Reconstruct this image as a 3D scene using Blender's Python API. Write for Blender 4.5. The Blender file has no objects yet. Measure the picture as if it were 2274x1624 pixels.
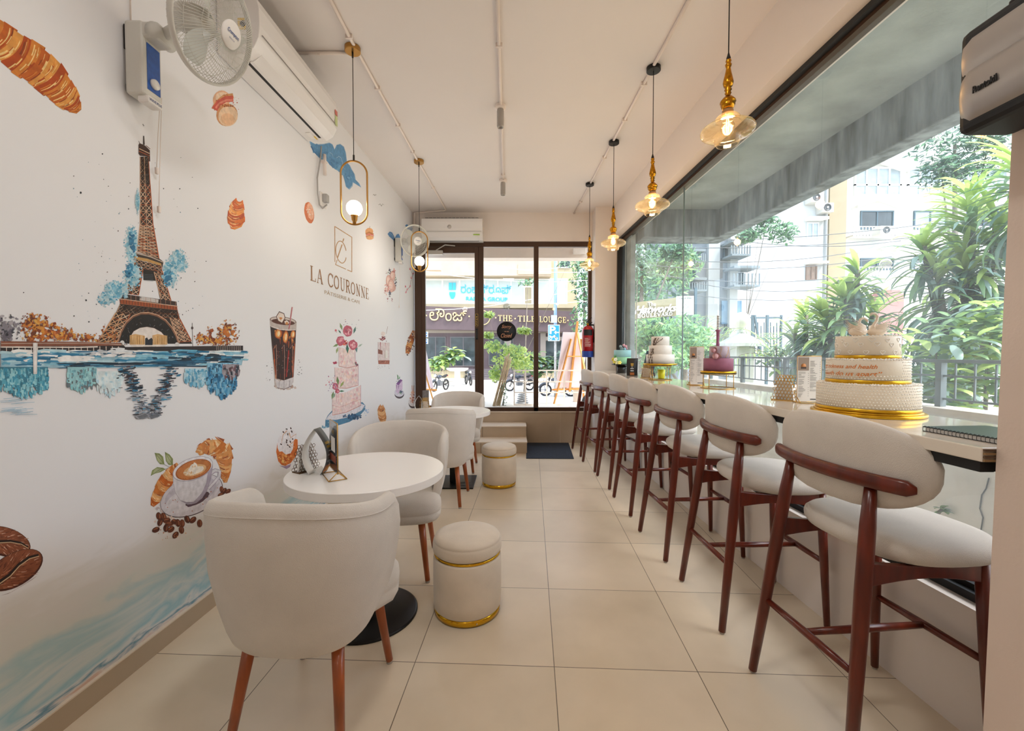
import bpy, math, random
from math import sin, cos, pi, radians, sqrt, atan2
from mathutils import Vector, Matrix
from mathutils.geometry import tessellate_polygon

S = bpy.context.scene
COL = S.collection
# ------------------------------------------------------------------ camera, sky, sun, exposure
FPX, CX, CY, HCAM = 940.0, 1137.0, 812.0, 1.35
PITCH = math.atan(28.0 / 940.0)
cam = bpy.data.cameras.new('camera'); cam.lens = FPX / 2274.0 * 36.0; cam.sensor_width = 36.0
cam.clip_start = 0.02; cam.clip_end = 300
co = bpy.data.objects.new('camera', cam); COL.objects.link(co)
co.location = (0, 0, HCAM); co.rotation_euler = (pi / 2 - PITCH, 0, 0)
S.camera = co

w = bpy.data.worlds.new('sky'); S.world = w; w.use_nodes = True
nt = w.node_tree; nt.nodes.clear()
out = nt.nodes.new('ShaderNodeOutputWorld'); bg = nt.nodes.new('ShaderNodeBackground')
sky = nt.nodes.new('ShaderNodeTexSky'); sky.sky_type = 'NISHITA'; sky.sun_disc = False
sky.sun_elevation = radians(52); sky.sun_rotation = radians(118); sky.dust_density = 3.0; sky.air_density = 1.0
bg.inputs['Strength'].default_value = 0.60
mx = nt.nodes.new('ShaderNodeMix'); mx.data_type = 'RGBA'; mx.inputs[0].default_value = 0.55
mx.inputs[7].default_value = (2.5, 2.75, 3.05, 1)
nt.links.new(sky.outputs[0], mx.inputs[6]); nt.links.new(mx.outputs[2], bg.inputs[0]); nt.links.new(bg.outputs[0], out.inputs[0])

sl = bpy.data.lights.new('sun', 'SUN'); sl.energy = 3.2; sl.angle = radians(1.2); sl.color = (1.0, .96, .9)
so = bpy.data.objects.new('sun', sl); COL.objects.link(so)
so.rotation_euler = Vector((.45, -.24, .86)).to_track_quat('Z', 'Y').to_euler()

S.view_settings.view_transform = 'Standard'; S.view_settings.look = 'None'
S.view_settings.gamma = 1.0; S.view_settings.exposure = 0.67; S.view_settings.use_curve_mapping = False
S.cycles.use_denoising = True; S.cycles.max_bounces = 10; S.cycles.diffuse_bounces = 5
S.cycles.transparent_max_bounces = 24; S.cycles.caustics_reflective = False; S.cycles.caustics_refractive = False
S.cycles.sample_clamp_indirect = 6.0

# ------------------------------------------------------------------ photo geometry
def ray(px, py):
    u = (px - CX) / FPX; v = (CY - py) / FPX
    return Vector((u, cos(PITCH) + v * sin(PITCH), -sin(PITCH) + v * cos(PITCH)))
def P(px, py, Y):
    r = ray(px, py); t = Y / r.y
    return Vector((r.x * t, Y, HCAM + r.z * t))
def PZ(px, py, z):
    r = ray(px, py); t = (z - HCAM) / r.z
    return Vector((r.x * t, r.y * t, z))
LA, LB = -1.663, .0305      # left wall X = LA + LB*Y
RA, RB = 1.653, -.0352      # right wall X = RA + RB*Y
def XL(y): return LA + LB * y
def XR(y): return RA + RB * y
def PL(px, py, off=0.0):
    r = ray(px, py); t = LA / (r.x - LB * r.y)
    return Vector((r.x * t + off, r.y * t, HCAM + r.z * t))
def PX(px, py, a):          # plane X = a + RB*Y
    r = ray(px, py); t = a / (r.x - RB * r.y)
    return Vector((r.x * t, r.y * t, HCAM + r.z * t))

# ------------------------------------------------------------------ materials
def lin(c): return c / 12.92 if c <= .04045 else ((c + .055) / 1.055) ** 2.4
def hx(h):
    h = h.lstrip('#'); return tuple(lin(int(h[i:i + 2], 16) / 255) for i in (0, 2, 4)) + (1,)
def M(name, col, rough=.5, metal=0., var=0., vs=6., bump=0., bs=120., emit=0., coat=0., stretch=(1, 1, 1), spec=.5, sheen=0., trl=0.):
    m = bpy.data.materials.new(name); m.use_nodes = True; n = m.node_tree; b = n.nodes['Principled BSDF']
    c = hx(col) if isinstance(col, str) else col
    b.inputs['Base Color'].default_value = c; b.inputs['Roughness'].default_value = rough
    b.inputs['Metallic'].default_value = metal; b.inputs['Specular IOR Level'].default_value = spec
    b.inputs['Coat Weight'].default_value = coat; b.inputs['Coat Roughness'].default_value = .15
    b.inputs['Sheen Weight'].default_value = sheen
    if emit:
        b.inputs['Emission Color'].default_value = c; b.inputs['Emission Strength'].default_value = emit
    if var or bump:
        tc = n.nodes.new('ShaderNodeTexCoord'); mp = n.nodes.new('ShaderNodeMapping'); mp.inputs['Scale'].default_value = stretch
        n.links.new(tc.outputs['Object'], mp.inputs[0])
    if var:
        t = n.nodes.new('ShaderNodeTexNoise'); t.inputs['Scale'].default_value = vs; t.inputs['Detail'].default_value = 5
        n.links.new(mp.outputs[0], t.inputs[0])
        r = n.nodes.new('ShaderNodeValToRGB'); r.color_ramp.elements[0].position = .3; r.color_ramp.elements[1].position = .7
        r.color_ramp.elements[0].color = tuple(x * (1 - var) for x in c[:3]) + (1,)
        r.color_ramp.elements[1].color = tuple(min(1, x * (1 + var * .6)) for x in c[:3]) + (1,)
        n.links.new(t.outputs[0], r.inputs[0]); n.links.new(r.outputs[0], b.inputs['Base Color'])
    if bump:
        t = n.nodes.new('ShaderNodeTexNoise'); t.inputs['Scale'].default_value = bs; t.inputs['Detail'].default_value = 3
        n.links.new(mp.outputs[0], t.inputs[0])
        bp = n.nodes.new('ShaderNodeBump'); bp.inputs['Strength'].default_value = bump; bp.inputs['Distance'].default_value = .01
        n.links.new(t.outputs[0], bp.inputs['Height']); n.links.new(bp.outputs[0], b.inputs['Normal'])
    if trl:
        tr = n.nodes.new('ShaderNodeBsdfTranslucent'); tr.inputs[0].default_value = tuple(min(1, x * 1.5) for x in c[:3]) + (1,)
        mxs = n.nodes.new('ShaderNodeMixShader'); mxs.inputs[0].default_value = trl
        n.links.new(b.outputs[0], mxs.inputs[1]); n.links.new(tr.outputs[0], mxs.inputs[2])
        n.links.new(mxs.outputs[0], n.nodes['Material Output'].inputs[0])
    return m

def glass(name, tint, refl=.08, dirt=0., dirtcol=(.75, .85, .88, 1), dscale=3., ior=1.45):
    """thin clear pane: see-through, with a reflection and (dirt) a dusty film"""
    m = bpy.data.materials.new(name); m.use_nodes = True; n = m.node_tree; n.nodes.clear(); L = n.links.new
    o = n.nodes.new('ShaderNodeOutputMaterial'); tr = n.nodes.new('ShaderNodeBsdfTransparent'); tr.inputs[0].default_value = tuple(tint)[:3] + (1,)
    gl = n.nodes.new('ShaderNodeBsdfGlossy'); gl.inputs['Roughness'].default_value = .0
    fr = n.nodes.new('ShaderNodeLayerWeight'); fr.inputs[0].default_value = .5
    pw = n.nodes.new('ShaderNodeMath'); pw.operation = 'POWER'; pw.inputs[1].default_value = 4.5; L(fr.outputs['Facing'], pw.inputs[0])
    mth = n.nodes.new('ShaderNodeMath'); mth.operation = 'MULTIPLY_ADD'; mth.inputs[1].default_value = .85 - refl; mth.inputs[2].default_value = refl; L(pw.outputs[0], mth.inputs[0])
    m1 = n.nodes.new('ShaderNodeMixShader'); L(mth.outputs[0], m1.inputs[0]); L(tr.outputs[0], m1.inputs[1]); L(gl.outputs[0], m1.inputs[2])
    last = m1
    if dirt:
        df = n.nodes.new('ShaderNodeBsdfTranslucent'); df.inputs[0].default_value = dirtcol
        tc = n.nodes.new('ShaderNodeTexCoord'); mp = n.nodes.new('ShaderNodeMapping'); mp.inputs['Scale'].default_value = (1, 1, .5)
        ns = n.nodes.new('ShaderNodeTexNoise'); ns.inputs['Scale'].default_value = dscale; ns.inputs['Detail'].default_value = 8
        ns.inputs['Roughness'].default_value = .65
        L(tc.outputs['Object'], mp.inputs[0]); L(mp.outputs[0], ns.inputs[0])
        mr = n.nodes.new('ShaderNodeMapRange'); mr.inputs[1].default_value = .35; mr.inputs[2].default_value = .7
        mr.inputs[3].default_value = dirt * .4; mr.inputs[4].default_value = dirt * 1.5; L(ns.outputs[0], mr.inputs[0])
        m2 = n.nodes.new('ShaderNodeMixShader'); L(mr.outputs[0], m2.inputs[0]); L(m1.outputs[0], m2.inputs[1]); L(df.outputs[0], m2.inputs[2]); last = m2
    L(last.outputs[0], o.inputs[0]); return m

def print_mat(name, rough=.55, noise=.12):
    """printed artwork: flat inks stored per face"""
    m = bpy.data.materials.new(name); m.use_nodes = True; n = m.node_tree; b = n.nodes['Principled BSDF']; L = n.links.new
    b.inputs['Roughness'].default_value = rough
    a = n.nodes.new('ShaderNodeAttribute'); a.attribute_name = 'ink'
    tc = n.nodes.new('ShaderNodeTexCoord'); ns = n.nodes.new('ShaderNodeTexNoise'); ns.inputs['Scale'].default_value = 40; ns.inputs['Detail'].default_value = 6
    L(tc.outputs['Object'], ns.inputs[0])
    mr = n.nodes.new('ShaderNodeMapRange'); mr.inputs[1].default_value = .3; mr.inputs[2].default_value = .7
    mr.inputs[3].default_value = 1 - noise * 1.6; mr.inputs[4].default_value = 1 + noise; L(ns.outputs[0], mr.inputs[0])
    vm = n.nodes.new('ShaderNodeVectorMath'); vm.operation = 'SCALE'; L(a.outputs['Color'], vm.inputs[0]); L(mr.outputs[0], vm.inputs[3])
    L(vm.outputs[0], b.inputs['Base Color']); return m

# ------------------------------------------------------------------ mesh building
ROOT = {}
class MB:
    def __init__(s): s.v = []; s.f = []; s.m = []; s.s = []; s.c = []
    def add(s, vs, fs, mi=0, sm=False, col=None):
        k = len(s.v); s.v += [tuple(p) for p in vs]
        for f in fs: s.f.append(tuple(i + k for i in f)); s.m.append(mi); s.s.append(sm); s.c.append(col)
        return s
    def box(s, a, b, mi=0, col=None):
        x0, y0, z0 = a; x1, y1, z1 = b
        v = [(x0, y0, z0), (x1, y0, z0), (x1, y1, z0), (x0, y1, z0), (x0, y0, z1), (x1, y0, z1), (x1, y1, z1), (x0, y1, z1)]
        return s.add(v, [(0, 3, 2, 1), (4, 5, 6, 7), (0, 1, 5, 4), (1, 2, 6, 5), (2, 3, 7, 6), (3, 0, 4, 7)], mi, False, col)
    def obox(s, c, size, mat=None, mi=0, col=None):
        k = len(s.v); hx_, hy, hz = (q / 2 for q in size)
        s.box((-hx_, -hy, -hz), (hx_, hy, hz), mi, col); mat = mat or Matrix.Identity(3); c = Vector(c)
        for i in range(k, len(s.v)): s.v[i] = tuple(mat @ Vector(s.v[i]) + c)
        return s
    def bar(s, a, b, wd, th=None, mi=0, up=(0, 0, 1), col=None):
        a, b = Vector(a), Vector(b); d = (b - a); L = d.length; d.normalize(); up = Vector(up)
        if abs(d.dot(up)) > .98: up = Vector((1, 0, 0))
        x = d.cross(up).normalized(); z = x.cross(d)
        return s.obox((a + b) / 2, (wd, L, th or wd), Matrix((x, d, z)).transposed(), mi, col)
    def prism(s, poly, z0, z1, mi=0, sm=False, col=None):
        n = len(poly); v = [(x, y, z0) for x, y in poly] + [(x, y, z1) for x, y in poly]
        s.add(v, [tuple(range(n))[::-1], tuple(range(n, 2 * n))], mi, False, col)
        k = len(s.v) - 2 * n
        for i in range(n): s.f.append((k + i, k + (i + 1) % n, k + n + (i + 1) % n, k + n + i)); s.m.append(mi); s.s.append(sm); s.c.append(col)
        return s
    def grid(s, rows, cu=False, cv=False, mi=0, sm=True, capu=False):
        nu = len(rows); nv = len(rows[0]); v = [p for r in rows for p in r]; f = []
        for i in range(nu if cu else nu - 1):
            for j in range(nv if cv else nv - 1):
                a = i * nv + j; b = i * nv + (j + 1) % nv; c = ((i + 1) % nu) * nv + (j + 1) % nv; d = ((i + 1) % nu) * nv + j
                f.append((a, b, c, d))
        if capu: f += [tuple(range(nv))[::-1], tuple((nu - 1) * nv + j for j in range(nv))]
        return s.add(v, f, mi, sm)
    def tube(s, pts, r, seg=10, mi=0, cap=True, closed=False, flat=1.0):
        pts = [Vector(p) for p in pts]; n = len(pts); rr = r if isinstance(r, (list, tuple)) else [r] * n
        rows = []; ref = None
        for i, p in enumerate(pts):
            a = pts[(i - 1) % n] if (closed or i > 0) else p; b = pts[(i + 1) % n] if (closed or i < n - 1) else p
            d = (b - a).normalized() if (b - a).length > 1e-9 else Vector((0, 0, 1))
            if ref is None:
                ref = Vector((0, 0, 1)) if abs(d.z) < .9 else Vector((1, 0, 0))
            x = ref - d * ref.dot(d); x.normalize(); ref = x; y = d.cross(x)
            rows.append([tuple(p + x * (rr[i] * cos(2 * pi * k / seg)) * flat + y * (rr[i] * sin(2 * pi * k / seg))) for k in range(seg)])
        return s.grid(rows, cu=closed, cv=True, mi=mi, sm=True, capu=cap and not closed)
    def lathe(s, prof, c=(0, 0, 0), seg=32, mi=0, sm=True, axis=None):
        k = len(s.v)
        rows = [[(max(r, 1e-5) * cos(2 * pi * j / seg), max(r, 1e-5) * sin(2 * pi * j / seg), z) for j in range(seg)] for r, z in prof]
        s.grid(rows, cv=True, mi=mi, sm=sm, capu=False)
        q = Vector(axis).to_track_quat('Z', 'Y').to_matrix() if axis else Matrix.Identity(3); c = Vector(c)
        for i in range(k, len(s.v)): s.v[i] = tuple(q @ Vector(s.v[i]) + c)
        return s
    def cyl(s, c, r, z0, z1, seg=32, mi=0, axis=None):
        return s.lathe([(0, z0), (r * .999, z0), (r, z0), (r, z1), (r * .999, z1), (0, z1)], c, seg, mi, False, axis)
    def ball(s, c, r, seg=16, rings=10, mi=0, sc=(1, 1, 1)):
        rows = [[(c[0] + sc[0] * r * sin(pi * i / rings) * cos(2 * pi * j / seg), c[1] + sc[1] * r * sin(pi * i / rings) * sin(2 * pi * j / seg), c[2] - sc[2] * r * cos(pi * i / rings)) for j in range(seg)] for i in range(rings + 1)]
        return s.grid(rows, cv=True, mi=mi)
    def build(s, name, mats, parent=None, bevel=0., sub=0, world=True, seg=2):
        me = bpy.data.meshes.new(name); V = s.v
        if parent is not None and world:
            inv = ROOT[parent.name].inverted(); V = [tuple(inv @ Vector(p)) for p in V]
        me.from_pydata(V, [], s.f); me.validate(clean_customdata=False)
        mats = mats if isinstance(mats, (list, tuple)) else [mats]
        for m in mats: me.materials.append(m)
        if len(me.polygons) == len(s.f):
            me.polygons.foreach_set('material_index', s.m); me.polygons.foreach_set('use_smooth', s.s)
            if any(c is not None for c in s.c):
                at = me.color_attributes.new('ink', 'FLOAT_COLOR', 'CORNER'); buf = []
                for p, c in zip(me.polygons, s.c): buf += list(c or (1, 1, 1, 1)) * p.loop_total
                at.data.foreach_set('color', buf)
        else: print('WARN polygons dropped in', name, len(me.polygons), len(s.f))
        o = bpy.data.objects.new(name, me); COL.objects.link(o)
        if parent is not None: o.parent = parent; ROOT[o.name] = ROOT[parent.name]
        else: ROOT[o.name] = Matrix.Identity(4)
        if bevel:
            b = o.modifiers.new('b', 'BEVEL'); b.width = bevel; b.segments = seg; b.limit_method = 'ANGLE'; b.angle_limit = radians(40)
        if sub:
            b = o.modifiers.new('s', 'SUBSURF'); b.levels = sub; b.render_levels = sub
        return o

def thing(name, label, cat, loc=(0, 0, 0), rz=0., group=None):
    o = bpy.data.objects.new(name, None); COL.objects.link(o); o.location = loc; o.rotation_euler = (0, 0, rz)
    o.empty_display_size = .1
    o['label'] = label; o['category'] = cat
    if group: o['group'] = group
    ROOT[o.name] = Matrix.Translation(Vector(loc)) @ Matrix.Rotation(rz, 4, 'Z'); return o
def tag(o, label, cat, group=None, kind=None):
    o['label'] = label; o['category'] = cat
    if group: o['group'] = group
    if kind: o['kind'] = kind
    return o
def struct(o): o['kind'] = 'structure'; return o
def copy_tree(o, parent=None):
    c = o.copy(); COL.objects.link(c); c.parent = parent
    for ch in list(o.children): copy_tree(ch, c)
    return c
def place(proto, first, loc, rz, label, group=None, scale=None):
    o = proto if first else copy_tree(proto)
    o.location = loc; o.rotation_euler = (0, 0, rz); o['label'] = label
    if group: o['group'] = group
    if scale: o.scale = scale
    ROOT[o.name] = Matrix.Translation(Vector(loc)) @ Matrix.Rotation(rz, 4, 'Z')
    return o
def lerp(a, b, t): return a + (b - a) * t
def smooth(t): t = max(0, min(1, t)); return t * t * (3 - 2 * t)

def text_mesh(txt, shear=0., bold=0.):
    c = bpy.data.curves.new('t', 'FONT'); c.body = txt; c.shear = shear; c.offset = bold; c.resolution_u = 3
    o = bpy.data.objects.new('t', c); m = bpy.data.meshes.new_from_object(o)
    v = [(p.co.x, p.co.y) for p in m.vertices]; f = [tuple(p.vertices) for p in m.polygons]
    bpy.data.objects.remove(o); bpy.data.meshes.remove(m); bpy.data.curves.remove(c)
    x0 = min(p[0] for p in v); x1 = max(p[0] for p in v); y0 = min(p[1] for p in v); y1 = max(p[1] for p in v)
    return [((p[0] - x0) / (x1 - x0), (p[1] - y0) / (y1 - y0)) for p in v], f
# serif capitals drawn as strokes: (thick?, points)
SER = {
 'L': (.62, [(1, [(.15, 0), (.15, 1)]), (0, [(0, 1), (.3, 1)]), (0, [(0, .02), (.6, .02)]), (0, [(.6, .02), (.6, .24)])]),
 'A': (.72, [(0, [(.08, 0), (.36, 1)]), (1, [(.36, 1), (.64, 0)]), (0, [(.18, .34), (.54, .34)]), (0, [(0, 0), (.2, 0)]), (0, [(.52, 0), (.76, 0)])]),
 'C': (.7, [(1, [(.66, .78), (.56, .94), (.36, 1), (.16, .88), (.06, .62), (.06, .38), (.16, .12), (.36, 0), (.56, .06), (.68, .22)]), (0, [(.67, .7), (.67, 1)])]),
 'O': (.78, [(1, [(.36, 1), (.14, .88), (.06, .62), (.06, .38), (.14, .12), (.36, 0), (.6, .12), (.68, .38), (.68, .62), (.6, .88), (.36, 1)])]),
 'U': (.74, [(1, [(.15, 1), (.15, .3), (.22, .08), (.38, 0)]), (0, [(.38, 0), (.54, .08), (.6, .3), (.6, 1)]), (0, [(0, 1), (.3, 1)]), (0, [(.48, 1), (.72, 1)])]),
 'R': (.72, [(1, [(.15, 0), (.15, 1)]), (1, [(.15, .99), (.42, .99), (.56, .88), (.56, .64), (.42, .52), (.15, .52)]), (1, [(.34, .52), (.64, 0)]), (0, [(0, 0), (.3, 0)]), (0, [(0, 1), (.3, 1)]), (0, [(.56, 0), (.74, 0)])]),
 'N': (.8, [(0, [(.15, 0), (.15, 1)]), (1, [(.12, 1), (.64, 0)]), (0, [(.64, 0), (.64, 1)]), (0, [(0, 0), (.3, 0)]), (0, [(0, 1), (.2, 1)]), (0, [(.5, 1), (.78, 1)])]),
 'E': (.64, [(1, [(.15, 0), (.15, 1)]), (0, [(0, .98), (.54, .98)]), (0, [(0, .02), (.56, .02)]), (0, [(.15, .52), (.42, .52)]), (0, [(.54, .98), (.54, .78)]), (0, [(.57, .02), (.58, .24)]), (0, [(.42, .62), (.42, .42)])]),
 'T': (.68, [(1, [(.33, 0), (.33, 1)]), (0, [(.02, .98), (.64, .98)]), (0, [(.03, .98), (.03, .8)]), (0, [(.63, .98), (.63, .8)]), (0, [(.18, 0), (.48, 0)])]),
 'H': (.8, [(1, [(.15, 0), (.15, 1)]), (1, [(.62, 0), (.62, 1)]), (0, [(.15, .52), (.62, .52)]), (0, [(0, 0), (.3, 0)]), (0, [(0, 1), (.3, 1)]), (0, [(.48, 0), (.77, 0)]), (0, [(.48, 1), (.77, 1)])]),
 'I': (.36, [(1, [(.15, 0), (.15, 1)]), (0, [(0, 0), (.3, 0)]), (0, [(0, 1), (.3, 1)])]),
 'G': (.78, [(1, [(.66, .78), (.56, .94), (.36, 1), (.16, .88), (.06, .62), (.06, .38), (.16, .12), (.36, 0), (.56, .05), (.64, .14), (.64, .42)]), (0, [(.48, .42), (.76, .42)]), (0, [(.67, .7), (.67, 1)])]),
 'B': (.66, [(1, [(.15, 0), (.15, 1)]), (1, [(.15, .98), (.4, .98), (.52, .86), (.5, .64), (.38, .53), (.15, .53)]), (1, [(.38, .53), (.56, .42), (.58, .16), (.44, .02), (.15, .02)]), (0, [(0, 0), (.2, 0)]), (0, [(0, 1), (.2, 1)])]),
 'V': (.74, [(1, [(.1, 1), (.36, 0)]), (0, [(.36, 0), (.62, 1)]), (0, [(0, 1), (.22, 1)]), (0, [(.5, 1), (.74, 1)])]),
 'D': (.74, [(1, [(.15, 0), (.15, 1)]), (1, [(.15, .98), (.4, .98), (.6, .8), (.64, .5), (.6, .2), (.4, .02), (.15, .02)]), (0, [(0, 0), (.2, 0)]), (0, [(0, 1), (.2, 1)])]),
 'P': (.64, [(1, [(.15, 0), (.15, 1)]), (1, [(.15, .98), (.42, .98), (.56, .84), (.54, .6), (.4, .48), (.15, .48)]), (0, [(0, 0), (.3, 0)]), (0, [(0, 1), (.2, 1)])]),
 ' ': (.42, []), '.': (.4, [(1, [(.14, .42), (.14, .56)])]),
}
def strokequads(pts, w0, w1=None):
    """ribbon polygons around a 2-D polyline"""
    n = len(pts); L = []; R = []
    for i, p in enumerate(pts):
        a = pts[max(0, i - 1)]; b = pts[min(n - 1, i + 1)]; dx, dy = b[0] - a[0], b[1] - a[1]; l = sqrt(dx * dx + dy * dy) or 1
        wv = (w0 if w1 is None else lerp(w0, w1, i / max(1, n - 1))) / 2
        L.append((p[0] - dy / l * wv, p[1] + dx / l * wv)); R.append((p[0] + dy / l * wv, p[1] - dx / l * wv))
    return L + R, [(i, i + n, i + n + 1, i + 1) for i in range(n - 1)]
def chaik(p, n=2):
    for _ in range(n):
        q = [p[0]]
        for i in range(len(p) - 1):
            A, B = p[i], p[i + 1]; q += [(A[0] * .75 + B[0] * .25, A[1] * .75 + B[1] * .25), (A[0] * .25 + B[0] * .75, A[1] * .25 + B[1] * .75)]
        p = q + [p[-1]]
    return p
def serif_mesh(txt, thick=.16, thin=.06):
    V = []; F = []; x = 0
    for ch in txt:
        wd, st = SER[ch]
        for k, pts in st:
            cv = len(pts) > 3; pp = chaik(pts) if cv else pts; v, f = strokequads([(x + p[0], p[1]) for p in pp], (thick * .8 if cv else thick) if k else thin); b = len(V); V += v; F += [tuple(i + b for i in q) for q in f]
        x += wd + .12
    x -= .12; return [(p[0] / x, p[1]) for p in V], F
def map_text(mb, tm, o, ux, uy, mi=0, col=None, thick=0., n=None):
    """lay a 0..1 text mesh on the parallelogram o, o+ux, o+uy; thick extrudes it along n"""
    v, f = tm; o, ux, uy = Vector(o), Vector(ux), Vector(uy)
    V = [o + ux * p[0] + uy * p[1] for p in v]
    if thick:
        n = Vector(n).normalized() if n is not None else ux.cross(uy).normalized()
        k = len(V); V2 = [p + n * thick for p in V]
        cnt = {}
        for q in f:
            for i in range(len(q)):
                e = (q[i], q[(i + 1) % len(q)]); cnt[e] = 1
        side = [(a, b, b + k, a + k) for (a, b) in cnt if (b, a) not in cnt]
        mb.add(V + V2, [tuple(i + k for i in q) for q in f] + side, mi, False, col)
    else: mb.add(V, f, mi, False, col)

WHITE_PLASTIC = M('white_plastic', 'ece8e4', .35, bump=0)
FABRIC = M('cream_boucle', 'ddd5cb', .95, var=.05, vs=9, bump=.35, bs=420, sheen=.25, spec=.2)
VELVET = M('beige_velvet', 'dfd2c0', .9, var=.09, vs=7, bump=.12, bs=300, sheen=.5, spec=.2)
WOOD = M('mahogany', '64200c', .3, var=.4, vs=10, stretch=(3, 3, .6), coat=.15, bump=.02, bs=60)
LEGWOOD = M('walnut_leg', 'a2501f', .33, var=.4, vs=9, stretch=(3, 3, .5), coat=.3)
GOLD = M('polished_gold', 'e2b030', .16, 1.0)
BRASS = M('brushed_brass', 'b88a4a', .32, 1.0)
BLACK = M('black_metal', '121214', .4, .3)
BLACKM = M('black_matte', '0e0e10', .6)
BRONZE = M('bronze_aluminium', '4a3426', .38, .35, var=.08, vs=3)
RUBBER = M('pale_glide', 'a8a096', .6)
TABLETOP = M('white_laminate', 'f6f3ef', .28)
CHROME = M('chrome', 'd0d0d0', .12, 1.0)
# ------------------------------------------------------------------ room shell
WALLM = M('cream_paint', 'e8dfd8', .85, var=.03, vs=1.5, bump=.04, bs=220)
CEILM = M('ceiling_paint', 'ebe4e0', .9, var=.02, vs=1.2)
CEIL = 3.42; YE = 6.31; YB = -2.6
def floor_material():
    m = bpy.data.materials.new('floor_tiles'); m.use_nodes = True; n = m.node_tree; b = n.nodes['Principled BSDF']; L = n.links.new
    tc = n.nodes.new('ShaderNodeTexCoord'); ph = .0457
    def dotc(v, off):
        d = n.nodes.new('ShaderNodeVectorMath'); d.operation = 'DOT_PRODUCT'; d.inputs[1].default_value = v; L(tc.outputs['Object'], d.inputs[0])
        a = n.nodes.new('ShaderNodeMath'); a.operation = 'MULTIPLY_ADD'; a.inputs[1].default_value = 1 / .605; a.inputs[2].default_value = off; L(d.outputs['Value'], a.inputs[0]); return a
    u = dotc((cos(ph), -sin(ph), 0), -.1 / .605 + 20.0); v = dotc((sin(ph), cos(ph), 0), -2.392 / .605 + 20.0)
    masks = []
    for q in (u, v):
        fr = n.nodes.new('ShaderNodeMath'); fr.operation = 'FRACT'; L(q.outputs[0], fr.inputs[0])
        pp = n.nodes.new('ShaderNodeMath'); pp.operation = 'PINGPONG'; pp.inputs[1].default_value = .5; L(fr.outputs[0], pp.inputs[0])
        lt = n.nodes.new('ShaderNodeMath'); lt.operation = 'LESS_THAN'; lt.inputs[1].default_value = .0028; L(pp.outputs[0], lt.inputs[0]); masks.append(lt)
    mm = n.nodes.new('ShaderNodeMath'); mm.operation = 'MAXIMUM'; L(masks[0].outputs[0], mm.inputs[0]); L(masks[1].outputs[0], mm.inputs[1])
    fl = []
    for q in (u, v):
        f = n.nodes.new('ShaderNodeMath'); f.operation = 'FLOOR'; L(q.outputs[0], f.inputs[0]); fl.append(f)
    cb = n.nodes.new('ShaderNodeCombineXYZ'); L(fl[0].outputs[0], cb.inputs[0]); L(fl[1].outputs[0], cb.inputs[1])
    wn = n.nodes.new('ShaderNodeTexWhiteNoise'); L(cb.outputs[0], wn.inputs[0])
    ns = n.nodes.new('ShaderNodeTexNoise'); ns.inputs['Scale'].default_value = 2.2; ns.inputs['Detail'].default_value = 6
    L(tc.outputs['Object'], ns.inputs[0])
    mix = n.nodes.new('ShaderNodeMath'); mix.operation = 'MULTIPLY_ADD'; mix.inputs[1].default_value = .25; L(wn.outputs[0], mix.inputs[0]); L(ns.outputs[0], mix.inputs[2])
    r = n.nodes.new('ShaderNodeValToRGB'); r.color_ramp.elements[0].position = .4; r.color_ramp.elements[1].position = .85
    r.color_ramp.elements[0].color = hx('d7c8b0'); r.color_ramp.elements[1].color = hx('ebdcc5'); L(mix.outputs[0], r.inputs[0])
    mc = n.nodes.new('ShaderNodeMix'); mc.data_type = 'RGBA'; L(mm.outputs[0], mc.inputs[0]); L(r.outputs[0], mc.inputs[6]); mc.inputs[7].default_value = hx('6f6353')
    L(mc.outputs[2], b.inputs['Base Color']); b.inputs['Roughness'].default_value = .32
    b.inputs['Specular IOR Level'].default_value = .45
    return m
f = MB(); f.box((-1.9, YB - .1, -.1), (1.9, YE + .25, 0)); struct(f.build('floor', floor_material()))
f = MB(); f.box((-1.9, YB - .1, CEIL), (1.9, YE + .2, CEIL + .15)); struct(f.build('ceiling', CEILM))

def wallpaper():
    m = bpy.data.materials.new('mural_wallpaper'); m.use_nodes = True; n = m.node_tree; b = n.nodes['Principled BSDF']; L = n.links.new
    tc = n.nodes.new('ShaderNodeTexCoord'); sp = n.nodes.new('ShaderNodeSeparateXYZ'); L(tc.outputs['Object'], sp.inputs[0])
    # painted sea and clouds along the foot of the wallpaper, rising and falling with noise
    mp = n.nodes.new('ShaderNodeMapping'); mp.inputs['Scale'].default_value = (0, .8, 3.4); L(tc.outputs['Object'], mp.inputs[0])
    ns = n.nodes.new('ShaderNodeTexNoise'); ns.inputs['Scale'].default_value = 2.4; ns.inputs['Detail'].default_value = 7; ns.inputs['Distortion'].default_value = 1.6
    L(mp.outputs[0], ns.inputs[0])
    h = n.nodes.new('ShaderNodeMath'); h.operation = 'MULTIPLY_ADD'; h.inputs[1].default_value = .30; L(ns.outputs[0], h.inputs[0]); L(sp.outputs[2], h.inputs[2])
    r = n.nodes.new('ShaderNodeValToRGB'); cr = r.color_ramp
    stops = [(.0, 'cda893'), (.215, 'dcc0b0'), (.235, 'e6e0dc'), (.262, '6f9db4'), (.285, 'e2e6e6'), (.33, 'a2ccd8'), (.38, 'd6e0e0'), (.44, 'b2d0d6'), (.51, 'dcdfda'), (.60, 'e0dedb'), (.72, 'eeeef1')]
    while len(cr.elements) < len(stops): cr.elements.new(.5)
    for e, (p, c) in zip(cr.elements, stops): e.position = p; e.color = hx(c)
    L(h.outputs[0], r.inputs[0])
    L(r.outputs[0], b.inputs['Base Color']); b.inputs['Roughness'].default_value = .6; b.inputs['Specular IOR Level'].default_value = .3
    return m
WP = wallpaper()
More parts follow.
